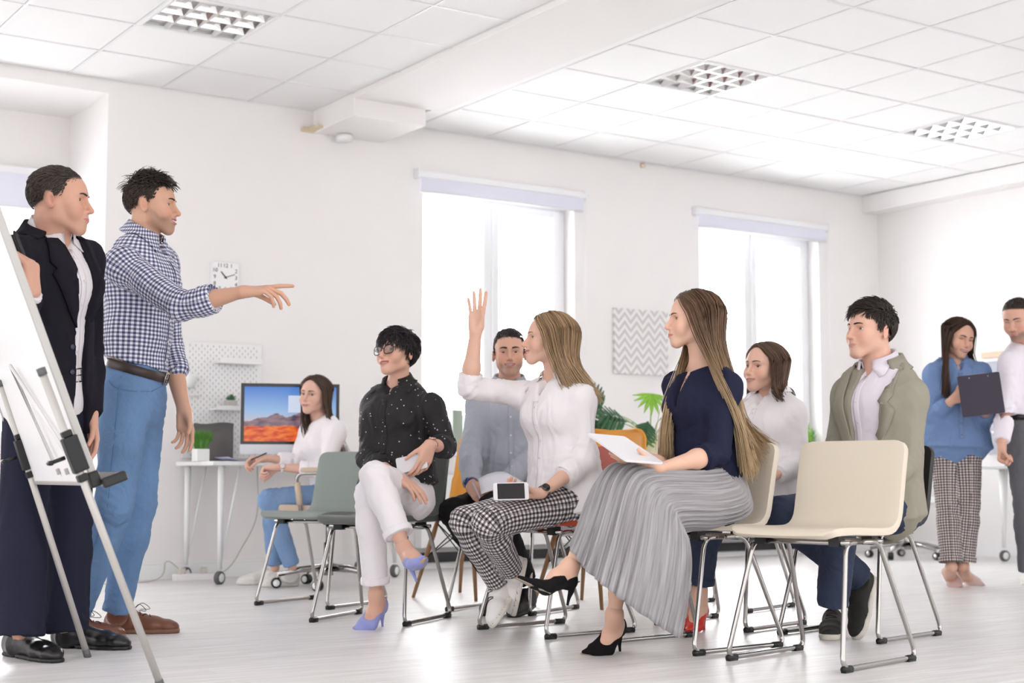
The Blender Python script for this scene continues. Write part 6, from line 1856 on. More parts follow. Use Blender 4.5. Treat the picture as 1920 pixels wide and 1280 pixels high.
# ---------------------------------------------------------------- woman raising her hand
def raise_woman():
    s = Body(PJ['raise'], CH['red'][0], female=True, build=1.0, skin=(0.76, 0.47, 0.36), hsc=1.02)
    J = s.J; hc = (0.25, 0.150, 0.080); hc2 = (0.42, 0.275, 0.155); msk = scalp_mask(front=0.60, temple=0.45)
    s.core()
    s.head(P(1029, 637, 6.12), (-0.985, -0.14, 0.10), (0.10, 0, 1), hair_col=hc, scalp=scalp_fn(msk), smile=0.85, opening=0.75, makeup=0.4, brow=0.0024, gaze=(0, 0.05), lip=(0.55, 0.20, 0.19))
    women_hair(s, {1: [(0, [P(1042, 690, 5.98), P(1052, 715, 6.00), P(1075, 735, 6.02)]), (0.5, [P(1075, 695, 6.02), P(1100, 725, 6.02), P(1115, 748, 6.02)]), (1, [P(1083, 690, 6.12), P(1105, 725, 6.14), P(1120, 750, 6.14)])],
                   -1: [(0, [P(1048, 685, 6.24), P(1060, 705, 6.26), P(1075, 730, 6.28)]), (1, [P(1083, 690, 6.18), P(1102, 722, 6.20), P(1115, 745, 6.20)])]}, hc, hc2, 1350, r=0.0026, seed=6, tip=(0.50, 0.35, 0.21), tpos=(0.45, 0.95), face=1.30, spread=0.014, vol=0.016)
    s.hand('R', (0.06, 0.05, 1.0), (-0.25, -1.0, 0.0), [(0.10, 0.12, 0.05), (0.06, 0.10, 0.05), (0.12, 0.14, 0.08), (0.18, 0.2, 0.1)], (0.25, 0.55, 0.25, 0.25), spread=0.09, h=0.0036, fore=0.0)
    s.hand('L', (-1.0, -0.20, -0.05), (0.1, -0.30, 0.95), [(0.55, 0.6, 0.4), (0.6, 0.65, 0.4), (0.65, 0.7, 0.45), (0.7, 0.7, 0.5)], (0.55, 0.85, 0.25, 0.3), h=0.0036)
    shirt(s, M_shirtw2, (1.50, 1.25), hem=-0.055, e=0.019, cuffs={'L': 0.50, 'R': 0.26}, cr=0.060, ch=0.048, gap=0.62, amp=0.006, seed=9, hemflare=0.03, point=0.046, open_v=0.06)
    M = limb_check('gingham_trouser', srgb(232, 226, 226), srgb(38, 33, 36), 0.0195, srgb(128, 120, 122))
    trousers(s, M, e=0.006, t=(1.86, 1.92), flare=0.004, seed=5, chains=True, amp=0.002, h=0.0074)
    calf(s, 'L', 0.6); calf(s, 'R', 0.6)
    M_sn = mat('canvas_white', srgb(236, 232, 230), 0.7); M_rb = mat('rubber_white', srgb(226, 220, 212), 0.55)
    lc = mat('lace_dark', srgb(60, 60, 66), 0.7)
    flat_shoe(s, P(966, 1108, 6.12), P(930, 1172, 5.97), M_sn, M_rb, J['anR'], up=(-0.45, 0.25, 0.8), kind='sneaker', name='sneaker', m_lace=lc, h=0.0045, wid=0.9, m_stripe=lc)
    flat_shoe(s, P(990, 1046, 6.02), P(968, 1148, 6.12), M_sn, M_rb, J['anL'], up=(-0.85, -0.15, 0.35), kind='sneaker', name='sneaker', m_lace=lc, h=0.0045, wid=0.9, m_stripe=lc)
    wrist_watch(s, 'L', mat('steel_band', srgb(92, 86, 84), 0.3, metal=0.6), mat('dark_dial', srgb(25, 25, 28), 0.2), 0.93, (0.1, -1, 0.5))
    s.done('blonde woman in a white shirt and checked trousers raising her hand')
# ---------------------------------------------------------------- woman in the long grey skirt
def skirt_woman():
    s = Body(PJ['skirt'], CH['cream_far'][0], female=True, build=0.97, skin=(0.76, 0.47, 0.35), hsc=1.0)
    J = s.J; hc = (0.110, 0.060, 0.036); hc2 = (0.17, 0.095, 0.055); msk = scalp_mask(front=0.60, temple=0.45)
    s.core()
    s.head(P(1300, 600, 5.56), (-0.995, -0.10, 0.03), (0.02, 0, 1), hair_col=hc, scalp=scalp_fn(msk), smile=0.25, opening=0.0, makeup=0.6, brow=0.0026, gaze=(0, 0.06), lip=(0.48, 0.16, 0.16), full=1.25)
    women_hair(s, {1: [(0, [P(1322, 660, 5.42), P(1340, 700, 5.38), P(1362, 740, 5.36), P(1385, 800, 5.36), P(1398, 885, 5.38)]), (0.6, [P(1350, 660, 5.48), P(1372, 720, 5.48), P(1385, 790, 5.46), P(1400, 840, 5.44), P(1412, 892, 5.44)]),
                       (0.85, [P(1356, 670, 5.58), P(1378, 740, 5.60), P(1390, 790, 5.62), P(1415, 815, 5.66), P(1442, 832, 5.70)]), (1, [P(1356, 670, 5.62), P(1378, 740, 5.64), P(1392, 790, 5.66), P(1420, 818, 5.70), P(1448, 842, 5.74)])],
                   -1: [(0, [P(1283, 660, 5.66), P(1268, 710, 5.58), P(1252, 760, 5.54), P(1244, 810, 5.52), P(1244, 855, 5.50)]), (0.45, [P(1288, 665, 5.70), P(1276, 710, 5.64), P(1262, 760, 5.58), P(1252, 810, 5.55), P(1252, 855, 5.52)]),
                        (0.62, [P(1345, 670, 5.70), P(1372, 740, 5.70), P(1385, 790, 5.68), P(1398, 830, 5.62), P(1410, 880, 5.58)]), (1, [P(1352, 670, 5.66), P(1376, 740, 5.66), P(1388, 800, 5.64), P(1402, 840, 5.60), P(1416, 880, 5.56)])]},
               hc, hc2, 1550, r=0.0026, seed=11, tip=(0.50, 0.35, 0.20), tpos=(0.28, 0.72), face=1.30, spread=0.012, vol=0.014, segs=22, jit=0.006)
    s.hand('L', (-0.95, -0.08, 0.26), (0.15, 0.35, 0.9), [(0.02, 0.06, 0.05), (0.02, 0.06, 0.05), (0.03, 0.08, 0.05), (0.05, 0.08, 0.05)], (0.75, 0.1, 0.1, 0.1), h=0.0036, fore=0.0)
    s.hand('R', (-0.8, -0.1, -0.10), (0.1, -0.6, 0.7), [(0.9, 0.9, 0.5)] * 4, (0.4, 0.6, 0.3, 0.3), h=0.003)
    Mn = mat('navy_blouse', srgb(28, 31, 56), 0.8, spec=0.25, bump=0.4, bscale=13)
    o, bv = shirt(s, Mn, (1.28, 1.45), hem=0.10, e=0.014, cuffs={'L': 0.27}, collar=False, amp=0.005, seed=3, open_v=0.16, bm=mat('navy_dot', srgb(20, 22, 40), 0.3), pk=False, neckcut=0.005, hemflare=-0.03)
    # necklace
    nk = MB(); c = J['neck'] + s.spine * 0.005
    nk.tube([c + s.cf * (0.055 * math.cos(a) + 0.02) + s.slat * 0.062 * math.sin(a) - s.spine * (0.055 * (0.5 + 0.5 * math.cos(a))) for a in np.linspace(-2.2, 2.2, 24)], 0.0011, 5)
    q = c + s.cf * 0.082 - s.spine * 0.056; nk.add(*ellipsoid_np(q, 0.006), True); s.put('necklace', nk, mat('silver_chain', srgb(150, 130, 115), 0.3, metal=0.8))
    # pleated skirt: rings from the waist over the lap and knees down to the hem
    Ms = skirt_mat()
    up = s.spine
    def ring(c, n_, ax, a, b, n=220, rip=0.0, ph=0.0, freq=34, sq=1.0, flat_dn=None):
        n_ = unit(n_); ax = unit(np.asarray(ax, float) - n_ * (np.asarray(ax, float) @ n_)); bx = np.cross(n_, ax)
        th = np.linspace(0, 2 * math.pi, n, endpoint=False)
        rr = 1 + rip * (0.65 * np.sin(freq * th + 1.2 * np.sin(3 * th + ph)) + 0.35 * np.sin(freq * 0.47 * th + ph + 2 * np.sin(2 * th)))
        ct, st = np.cos(th), np.sin(th)
        return np.asarray(c, float) + (ax[None] * (a * np.sign(ct) * np.abs(ct) ** sq * rr)[:, None] + bx[None] * (b * np.sign(st) * np.abs(st) ** sq * rr)[:, None])
    lat = s.hlat
    def lr(pl, pr, D_, b, rip=0.05, tilt=0.0, tz=0.0):
        """cross-section between two points of the outline, b deep on either side"""
        l_, r_ = P(pl[0], pl[1], D_ - tilt), P(pr[0], pr[1], D_ + tilt)
        c = (l_ + r_) / 2; A_ = (r_ - l_) / 2
        la = unit(lat - np.array([0, 0, tz]))
        n_ = np.cross(A_, la)
        return ring(c, n_, la, b, np.linalg.norm(A_), rip=rip, sq=0.72)
    rings = [ring(s.pc + up * 0.135, up, lat, 0.137, 0.102, rip=0.012),
             ring(s.pc + up * 0.08, up, lat, 0.158, 0.124, rip=0.03),
             lr((1305, 872), (1392, 958), 5.53, 0.180, 0.035, -0.02), lr((1275, 870), (1345, 988), 5.44, 0.175, 0.04), lr((1232, 868), (1280, 992), 5.34, 0.165, 0.04), lr((1190, 866), (1262, 996), 5.27, 0.150, 0.045),
             lr((1152, 872), (1278, 1004), 5.21, 0.140, 0.05), lr((1126, 902), (1289, 1022), 5.17, 0.140, 0.055), lr((1104, 948), (1295, 1065), 5.16, 0.148, 0.06, 0, 0.15), lr((1086, 990), (1290, 1125), 5.16, 0.156, 0.065, 0, 0.32), lr((1070, 1022), (1276, 1197), 5.16, 0.166, 0.07, 0, 0.48)]
    for k in range(2, len(rings)):                       # same starting side on every ring
        best = min(range(0, 220, 4), key=lambda o: ((np.roll(rings[k], -o, 0)[::11] - rings[k - 1][::11]) ** 2).sum())
        rev = rings[k][::-1]; best2 = min(range(0, 220, 4), key=lambda o: ((np.roll(rev, -o, 0)[::11] - rings[k - 1][::11]) ** 2).sum())
        a_ = np.roll(rings[k], -best, 0); b_ = np.roll(rev, -best2, 0)
        rings[k] = a_ if ((a_ - rings[k - 1]) ** 2).sum() < ((b_ - rings[k - 1]) ** 2).sum() else b_
    Rg = np.array(rings)
    Vs = np.concatenate([spline(Rg[:, k, :], 60)[:, None, :] for k in range(Rg.shape[1])], 1)
    m_, n_ = Vs.shape[:2]
    Vf = Vs.reshape(-1, 3)
    nn = wave_noise(Vf * (1, 1, 0.3), 4.0, 3)
    i, j = np.meshgrid(np.arange(m_ - 1), np.arange(n_), indexing='ij')
    F = np.stack([i * n_ + j, i * n_ + (j + 1) % n_, (i + 1) * n_ + (j + 1) % n_, (i + 1) * n_ + j], -1).reshape(-1, 4)[:, ::-1].copy()
    N = vnormals(Vf, F); Vf = Vf + N * (0.006 * nn * np.clip(np.repeat(np.arange(m_), n_) / 20, 0, 1))[:, None]
    me = mesh_np('skirt', s.L(Vf), F)
    set_vec(me, 'limb_uv', np.stack([np.tile(np.arange(n_) / n_ * 1.2, m_), np.repeat(np.linspace(0, 1.1, m_), n_), np.zeros(m_ * n_)], 1))
    o = obj('skirt', me, Ms, s.root); sd_ = o.modifiers.new('thickness', 'SOLIDIFY'); sd_.thickness = 0.003
    s.put('waistband', sheet(np.array([[s.pc + up * z + ring(np.zeros(3), up, lat, 0.140, 0.105, n=40)[k % 40] for z in (0.110, 0.135, 0.160)] for k in range(41)]), 0.004), mat('waistband_grey', srgb(120, 116, 120), 0.85), o)
    calf(s, 'L', 0.12); calf(s, 'R', 0.12)
    Mb = mat('black_suede', srgb(20, 18, 20), 0.85, spec=0.2); Mt = mat('tan_sole', srgb(205, 178, 150), 0.5); Mg = mat('grey_sole', srgb(150, 135, 122), 0.5)
    pump(s, P(1083, 1092, 5.10), P(1025, 1114, 5.04), P(968, 1084, 5.00), J['anL'], Mb, Mg, 0.082, name='pump')
    h_ = G(1168, 1221)
    pump(s, np.array([h_[0] - 0.005, h_[1] + 0.01, 0.088]), G(1130, 1226) + (0, 0, 0.004), G(1090, 1230) + (0, 0, 0.008), J['anR'], Mb, Mg, 0.086, name='pump', stand=True)
    s.done('woman with very long hair in a navy blouse and long grey skirt holding a tablet')
def skirt_mat():
    m = mat('grey_melange', srgb(150, 147, 150), 0.9, sheen=0.15); nt = m.node_tree; p = nt.nodes['Principled BSDF']
    a = nt.nodes.new('ShaderNodeAttribute'); a.attribute_name = 'limb_uv'
    mp = nt.nodes.new('ShaderNodeMapping'); mp.inputs['Scale'].default_value = (190, 5, 1)
    n = nt.nodes.new('ShaderNodeTexNoise'); n.inputs['Scale'].default_value = 1.0; n.inputs['Detail'].default_value = 3
    r = nt.nodes.new('ShaderNodeValToRGB'); r.color_ramp.elements[0].color = srgb(128, 124, 127); r.color_ramp.elements[1].color = srgb(178, 175, 178)
    r.color_ramp.elements[0].position = 0.3; r.color_ramp.elements[1].position = 0.7
    nt.links.new(a.outputs['Vector'], mp.inputs['Vector']); nt.links.new(mp.outputs['Vector'], n.inputs['Vector']); nt.links.new(n.outputs['Fac'], r.inputs['Fac']); nt.links.new(r.outputs['Color'], p.inputs['Base Color'])
    return m
# ---------------------------------------------------------------- woman in the second row
def second_woman():
    s = Body(PJ['second'], CH['red_back'][0], female=True, build=0.97, skin=(0.76, 0.47, 0.36), hsc=1.02)
    J = s.J; hc = (0.105, 0.058, 0.038); hc2 = (0.17, 0.100, 0.065); msk = scalp_mask(front=0.62, temple=0.48)
    s.core()
    s.head(P(1434, 690, 6.46), (-0.80, -0.58, 0.08), (0.08, 0, 1), hair_col=hc, scalp=scalp_fn(msk), smile=0.8, opening=0.6, makeup=0.4, brow=0.0026, gaze=(0.0, 0.08), lip=(0.56, 0.20, 0.19), h=0.0036)
    women_hair(s, {1: [(0, [P(1436, 715, 6.32), P(1452, 735, 6.32), P(1476, 758, 6.42)]), (1, [P(1476, 712, 6.52), P(1486, 738, 6.60), P(1490, 770, 6.64)])],
                   -1: [(0, [P(1402, 715, 6.55), P(1403, 728, 6.56), P(1404, 745, 6.58)]), (1, [P(1474, 712, 6.58), P(1484, 738, 6.64), P(1488, 770, 6.68)])]}, hc, hc2, 1000, r=0.0029, seed=9, face=1.28, spread=0.010, jit=0.003)
    s.hand('L', (-0.8, -0.4, -0.3), (0.2, -0.2, -1), CURL_RELAX, h=0.005, fore=0.5)
    s.hand('R', (-0.6, -0.6, -0.3), (0.2, -0.2, -1), CURL_RELAX, h=0.005, fore=0.5)
    shirt(s, M_shirtw2, (1.90, 1.90), hem=0.0, e=0.012, cuffs={'L': 0.90}, cr=0.058, ch=0.048, gap=0.58, amp=0.005, seed=4, point=0.038)
    trousers(s, M_jeansd, t=(1.92, 1.92), e=0.008, h=0.008, roll=0.03)
    calf(s, 'L', 0.7); calf(s, 'R', 0.7)
    Mr = mat('red_patent', srgb(206, 46, 34), 0.35)
    for px, py, sd in ((1322, 1180, 'L'), (1305, 1176, 'R')):
        q = G(px, py); pump(s, q + (0.0, 0.0, 0.085), q + (-0.055, -0.085, 0.004), q + (-0.095, -0.145, 0.006), J['an' + sd], Mr, Mr, 0.083, name='pump', stand=True)
    s.done('smiling brown-haired woman in a white shirt seated in the second row')
# ---------------------------------------------------------------- man in the sage blazer
def blazer_man():
    s = Body(PJ['blazer'], CH['black'][0], build=1.02, skin=(0.72, 0.43, 0.33), hsc=1.02)
    J = s.J; hc = (0.020, 0.014, 0.011); msk = scalp_mask(front=0.44, temple=0.28, side=-0.02)
    s.core()
    s.head(P(1632, 620, 6.00), (-0.90, -0.44, 0.06), (0.02, 0, 1), hair_col=hc, scalp=scalp_fn(msk), smile=0.0, jaw=1.02, neck_r=0.058, gaze=(-0.05, 0.05), brow=0.0030, lip=(0.52, 0.22, 0.20))
    men_hair(s, hc, (0.045, 0.032, 0.026), 2000, 0.048, 0.020, flow=(0.30, -0.75, 0.1), lift=0.48, mask=msk, seed=12, r=0.0026, side_flow=(-0.15, 0, -0.9), rand=0.22, tf=0.30, base=0.006)
    s.hand('L', (-0.9, -0.3, -0.3), (0.2, -0.2, -1), CURL_RELAX, h=0.005, fore=0.6)
    s.hand('R', (-0.5, -0.7, -0.3), (0.2, -0.2, -1), CURL_RELAX, h=0.005, fore=0.6)
    Mp = mat('shirt_pink_white', srgb(228, 221, 232), 0.75, bump=0.3, bscale=15)
    vn = J['neck'] + s.cf * 0.06
    vsub = [(Seg(vn + s.cf * 0.05 + s.spine * 0.03, vn - s.spine * 0.045 + s.cf * 0.07, (0.045, 0.07), (0.006, 0.06), side=s.slat), 0.006)]
    o, bv = s.garment('shirt', s.torso(0.004), Mp, subs=vsub, cuts=[(J['neck'] + s.spine * 0.026, s.spine + s.cf * 0.3)], fold=dict(amp=0.003, seed=2, freq=9))
    placket(s, bv, o, Mp, J['neck'] - s.spine * 0.03 + s.cf * 0.10, s.pc + s.spine * 0.06 + s.cf * 0.12, buttons=6)
    s.put('collar', collar_geo(J['neck'] + s.spine * 0.012, s.spine + s.cf * 0.30, s.cf, 0.072, 0.062, flare=0.004, drop=0.046, point=0.042, gap=0.42, bv=bv), Mp, o)
    M = mat('blazer_sage', srgb(152, 147, 133), 0.85, bump=0.25, bscale=15, spec=0.2)
    jacket(s, M, (1.95, 1.95), 0.0, mat('sage_button', srgb(95, 96, 80), 0.4), wtop=0.040, wbot=0.040, vz=0.10, seed=5, seated=True, buttons=(), wlow=0.05)
    trousers(s, M_jeansd, t=(2.0, 2.0), e=0.010, h=0.007, seed=8, flare=0.012)
    Mk = mat('knit_black', srgb(34, 32, 30), 0.85, bump=0.15, bscale=300); Ms = mat('sole_cream', srgb(205, 198, 188), 0.6)
    h1 = G(1572, 1180); flat_shoe(s, h1 + (0.0, 0.09, 0), G(1556, 1201), Mk, Ms, J['anL'], kind='sneaker', name='sneaker', m_lace=Mk, h=0.005)
    flat_shoe(s, P(1640, 1078, 5.98), P(1612, 1196, 5.86), Mk, Ms, J['anR'], up=(-0.9, -0.35, 0.2), kind='sneaker', name='sneaker', m_lace=Mk, h=0.005)
    s.done('dark-haired man in a sage-grey blazer sitting behind the empty cream chair')
# ---------------------------------------------------------------- woman with the clipboard
def clip_woman():
    s = Body(PJ['clip'], G(1795, 1095), female=True, build=0.95, skin=(0.68, 0.40, 0.30), hsc=1.02)
    J = s.J; hc = (0.050, 0.026, 0.018); hc2 = (0.10, 0.052, 0.034); msk = scalp_mask(front=0.62, temple=0.45)
    s.core()
    s.head(P(1797, 634, 8.42), (0.28, -0.93, -0.22), (0.16, 0, 1), hair_col=hc, scalp=scalp_fn(msk), smile=0.85, opening=0.6, makeup=0.6, brow=0.0034, lids=0.45, gaze=(0.1, -0.5), h=0.0042, lip=(0.55, 0.18, 0.17))
    women_hair(s, {-1: [(0, [P(1776, 675, 8.30), P(1774, 705, 8.28), P(1775, 738, 8.28)]), (1, [P(1778, 680, 8.44), P(1772, 710, 8.34), P(1772, 742, 8.30)])],
                   1: [(0, [P(1826, 665, 8.40), P(1828, 680, 8.46), P(1826, 695, 8.54)]), (1, [P(1800, 680, 8.55), P(1800, 710, 8.58), P(1800, 735, 8.58)])]}, hc, hc2, 600, r=0.0036, seed=14, face=1.25, spread=0.010)
    s.hand('R', (0.85, -0.3, 0.35), (0.25, 0.9, 0.2), [(0.35, 0.35, 0.2)] * 4, (0.8, 0.4, 0.2, 0.2), h=0.004)
    s.hand('L', (-0.3, -0.4, 0.6), (-0.5, 0.6, 0.2), [(0.4, 0.4, 0.2)] * 4, h=0.0045)
    M = mat('denim_shirt', srgb(112, 140, 184), 0.85, noise=0.12, nscale=14, bump=0.4, bscale=14)
    shirt(s, M, (1.55, 1.75), hem=-0.02, e=0.020, cuffs={'R': 0.55}, cr=0.056, ch=0.044, gap=0.5, amp=0.006, seed=7, h=0.0075, hemflare=0.02, bm=mat('snap', srgb(120, 110, 110), 0.4))
    Mh = limb_check('houndstooth', srgb(222, 210, 204), srgb(58, 50, 54), 0.0155, srgb(130, 120, 120))
    trousers(s, Mh, e=0.012, t=(1.93, 1.93), flare=0.014, seated=False, chains=True, roll=0.03, h=0.007, top=0.11)
    calf(s, 'L', 0.7); calf(s, 'R', 0.7)
    Mn = mat('nude_patent', srgb(224, 198, 194), 0.25)
    for (px, py, sd, dx) in ((1775, 1098, 'R', 0.05), (1800, 1095, 'L', 0.10)):
        q = G(px, py); pump(s, q + (0, 0.0, 0.075), q + (dx * 0.6, -0.09, 0.004), q + (dx, -0.155, 0.006), J['an' + sd], Mn, Mn, 0.073, name='pump', h=0.005, stand=True)
    s.done('standing woman in a denim shirt and checked trousers holding a clipboard')
# ---------------------------------------------------------------- man at the right edge
def edge_man():
    s = Body(PJ['edge'], G(1935, 1095), build=1.0, skin=(0.64, 0.37, 0.28), hsc=1.0)
    J = s.J; hc = (0.030, 0.020, 0.017); msk = scalp_mask(front=0.44, temple=0.40)
    s.core()
    s.head(P(1908, 598, 8.18), (-0.62, -0.72, -0.30), (-0.12, -0.12, 1), hair_col=hc, scalp=scalp_fn(msk), stubble=0.65, lids=0.45, brow=0.0034, h=0.0040, gaze=(0, -0.5))
    men_hair(s, hc, (0.055, 0.038, 0.032), 900, 0.014, 0.007, flow=(0.4, 0, 0.2), lift=0.3, mask=msk, seed=15, r=0.0028)
    s.hand('R', (-0.1, -0.1, -1), (0.6, -0.5, 0), CURL_FIST, (0.4, 0.8, 0.5, 0.5), h=0.004, fore=0.7)
    s.hand('L', (-0.1, -0.1, -1), (-0.6, -0.5, 0), CURL_RELAX, h=0.005, fore=0.7)
    o, bv = shirt(s, mat('shirt_lilac_white', srgb(232, 226, 236), 0.75), (1.92, 1.92), hem=None, low=0.095, e=0.014, cr=0.068, ch=0.046, amp=0.005, seed=3, h=0.008)
    o, bv = trousers(s, mat('grey_trouser', srgb(96, 96, 102), 0.85), e=0.012, seated=False, flare=0.016, h=0.008, top=0.10)
    belt_on(s, 0.085, M_leather, 0.15, bv)
    Mw = mat('sneaker_white', srgb(234, 230, 224), 0.6)
    for px, py, sd in ((1934, 1092, 'R'), (1950, 1084, 'L')):
        q = G(px, py); flat_shoe(s, q, q + (-0.10, -0.23, 0), Mw, Mw, J['an' + sd], kind='sneaker', h=0.007, name='sneaker')
    s.done('bearded man in a white shirt and grey trousers at the right edge')
raise_woman(); skirt_woman(); second_woman(); blazer_man(); clip_woman(); edge_man()
# ---------------------------------------------------------------- easel with whiteboard (seen from behind)
def WP(px, py, off=0.0):
    """picture point on the window wall, room axes"""
    q = W(P(px, py, 1.0)); q.z -= CAMH; t = (WY - off) / q.y
    return Vector((q.x * t, q.y * t, CAMH + q.z * t))
def on_frame(o_, ax, ay, az):
    return Matrix(((ax[0], ay[0], az[0], o_[0]), (ax[1], ay[1], az[1], o_[1]), (ax[2], ay[2], az[2], o_[2]), (0, 0, 0, 1)))
def easel():
    f1 = G(165, 1232); f2 = G(304, 1292); base = (f1 + f2) / 2
    r = empty('easel', W(base), -YAW)
    f1 = f1 - base; f2 = f2 - base
    tops = {0: P(0, 712, 4.97) - base, 1: P(76, 690, 4.20) - base}
    lat = unit(f2 - f1 - np.array([-0.06, 0.13, 0])); n = np.array([-lat[1], lat[0], 0.0]); n = n if n[0] > 0 else -n
    K = 0.385
    up = unit(np.array([0, 0, 1.0]) - n * K)
    nn = unit(n + np.array([0, 0, K]))
    pt = lambda f, z, o=0.0: f + np.array([0, 0, z]) - n * K * z + nn * o
    Mal = mat('easel_grey', srgb(190, 186, 182), 0.4, metal=0.25)
    for i, f in enumerate((f1, f2)):
        tp = tops[i]; at_ = lambda t: lerp(f, tp, t)
        MB().tube([at_(0.015), at_(0.985)], 0.0115, 14).build('leg', Mal, r)
        MB().tube([f, at_(0.03)], 0.013, 12).build('rubber_foot', M_grey, r)
        MB().tube([at_(0.98), tp], 0.0135, 12).build('end_cap', M_grey, r)
        ct = at_(0.74); m_ = MB(); T_ = on_frame(ct, lat, unit(tp - f), unit(np.cross(lat, unit(tp - f))))
        m_.box((-0.020, -0.055, -0.028), (0.020, 0.055, 0.018), T_); m_.box((-0.016, 0.055, -0.018), (0.016, 0.075, 0.012), T_); m_.box((-0.018, -0.085, -0.016), (0.018, -0.062, 0.014), T_)
        m_.build('clamp', M_black, r, 0.004)
        m_ = MB(); q = ct - nn * 0.025; m_.tube([q, q - nn * 0.045], 0.006, 8); m_.tube([q - nn * 0.045 - lat * 0.02, q - nn * 0.045 + lat * 0.02], 0.0075, 8); m_.build('clamp_screw', M_black, r)
    zb, zt = 0.625, 1.78
    e0 = lambda d, z, o=0.0: pt(f2 + lat * d, z, o)
    wd = 0.98
    T_ = on_frame(e0(0.055, zb, 0.004), lat, up, nn); h_ = (zt - zb) * math.sqrt(1 + K * K)
    m_ = MB(); m_.box((-wd, 0, 0), (0, h_, 0.012), T_); m_.build('board', mat('board_white', srgb(238, 236, 238), 0.35), r)
    m_ = MB()
    m_.box((0, -0.004, -0.006), (0.012, h_, 0.018), T_); m_.box((-wd - 0.012, -0.004, -0.006), (-wd, h_, 0.018), T_); m_.box((-wd, h_, -0.006), (0, h_ + 0.012, 0.018), T_); m_.box((-wd, -0.012, -0.006), (0, 0, 0.018), T_)
    m_.build('board_frame', mat('frame_grey', srgb(178, 175, 172), 0.4, metal=0.3), r, 0.003)
    for d in (0.0, -wd): 
        m_ = MB(); m_.box((d - 0.016, -0.018, -0.012), (d + 0.020, 0.03, 0.022), T_); m_.build('corner_cap', M_black, r, 0.006)
    m_ = MB(); m_.box((-wd * 0.92, -0.022, 0.018), (0.03, -0.012, 0.085), T_); m_.box((-wd * 0.92, -0.022, 0.080), (0.03, 0.0, 0.086), T_); m_.build('pen_tray', M_alu, r, 0.003)
    m_ = MB(); m_.box((0.03, -0.028, 0.016), (0.052, 0.002, 0.090), T_); m_.build('tray_cap', M_black, r, 0.006)
    for d in (-0.16, -0.28, -0.40):
        m_ = MB(); m_.box((d, 0.025, -0.010), (d + 0.014, 0.045, 0.0), T_); m_.build('clip', M_chrome, r, 0.002)
    m_ = MB(); a = e0(-0.42, 1.0, -0.012); m_.tube([e0(-0.30, 0.70, -0.012), a, e0(-0.06, 0.70, -0.012)], 0.006, 8); m_.build('wire_brace', mat('wire_white', srgb(228, 226, 226), 0.4), r)
    q = e0(-wd / 2, zt - 0.1, -0.03); g_ = q - n * 0.75; g_[2] = 0.012
    MB().tube([q, g_], 0.0125, 12).build('rear_leg', Mal, r)
    tag(r, 'tilted white flip-chart board on a grey tripod easel at the left edge', 'easel')
easel()
m_ = MB(); a, b = P(26, 432, 4.76), P(54, 508, 4.79); m_.tube([a, lerp(a, b, 0.12), b], [0.004, 0.008, 0.008], 10)
m_.v = [tuple(W(v)) for v in m_.v]; tag(m_.build('marker_pen', M_black), 'black marker pen in the fist of the man in the suit', 'pen')
# ---------------------------------------------------------------- lettering
def text_mesh(txt, size, depth=0.0):
    cu = bpy.data.curves.new('t', 'FONT'); cu.body = txt; cu.size = size; cu.align_x = 'CENTER'; cu.align_y = 'CENTER'; cu.extrude = depth; cu.resolution_u = 3
    o = bpy.data.objects.new('t', cu); C.objects.link(o)
    dg = bpy.context.evaluated_depsgraph_get(); me = bpy.data.meshes.new_from_object(o.evaluated_get(dg))
    bpy.data.objects.remove(o); bpy.data.curves.remove(cu)
    return me
# ---------------------------------------------------------------- wall clock
def rrect(w_, h_, r_, n=6):
    out = []
    for cx, cy, a0 in ((w_ - r_, h_ - r_, 0), (-w_ + r_, h_ - r_, 90), (-w_ + r_, -h_ + r_, 180), (w_ - r_, -h_ + r_, 270)):
        for k in range(n + 1):
            a = R_(a0 + 90 * k / n); out.append((cx + r_ * math.cos(a), cy + r_ * math.sin(a)))
    return out
def clock():
    c = WP(419, 521, 0.0); r = empty('wall_clock', c); r.rotation_euler = (math.pi / 2, 0, 0)     # local z looks into the room
    H_ = 0.098
    MB().prism(rrect(H_, H_ * 1.08, 0.018), 0, 0.030).build('frame', mat('clock_white', srgb(236, 236, 238), 0.35), r, 0.004)
    MB().prism(rrect(H_ - 0.010, H_ * 1.08 - 0.010, 0.012), 0.030, 0.032).build('dial', mat('dial_white', srgb(245, 244, 244), 0.5), r)
    dark = mat('clock_black', srgb(52, 52, 56), 0.5)
    pos = {'12': (0, .076), '1': (.040, .076), '2': (.074, .044), '3': (.074, 0), '4': (.074, -.044), '5': (.040, -.076), '6': (0, -.076), '7': (-.040, -.076), '8': (-.074, -.044), '9': (-.074, 0), '10': (-.072, .044), '11': (-.040, .076)}
    for t, (x, y) in pos.items():
        o = obj('numeral', text_mesh(t, 0.036, 0.0006), dark, r); o.location = (x, y, 0.033)
    for ang, L_, w_ in ((132, 0.048, 0.0035), (20, 0.068, 0.0022)):
        a = R_(ang); d_ = np.array([math.cos(a), math.sin(a), 0])
        MB().tube([np.array([0, 0, 0.036]) - d_ * 0.012, np.array([0, 0, 0.036]) + d_ * L_], w_, 6).build('clock_hand', M_black, r)
    MB().lathe([(0, 0.033), (0.006, 0.033), (0.006, 0.040), (0, 0.040)], 14).build('hand_pin', M_black, r)
    tag(r, 'square white wall clock behind the pointing arm', 'clock')
clock()
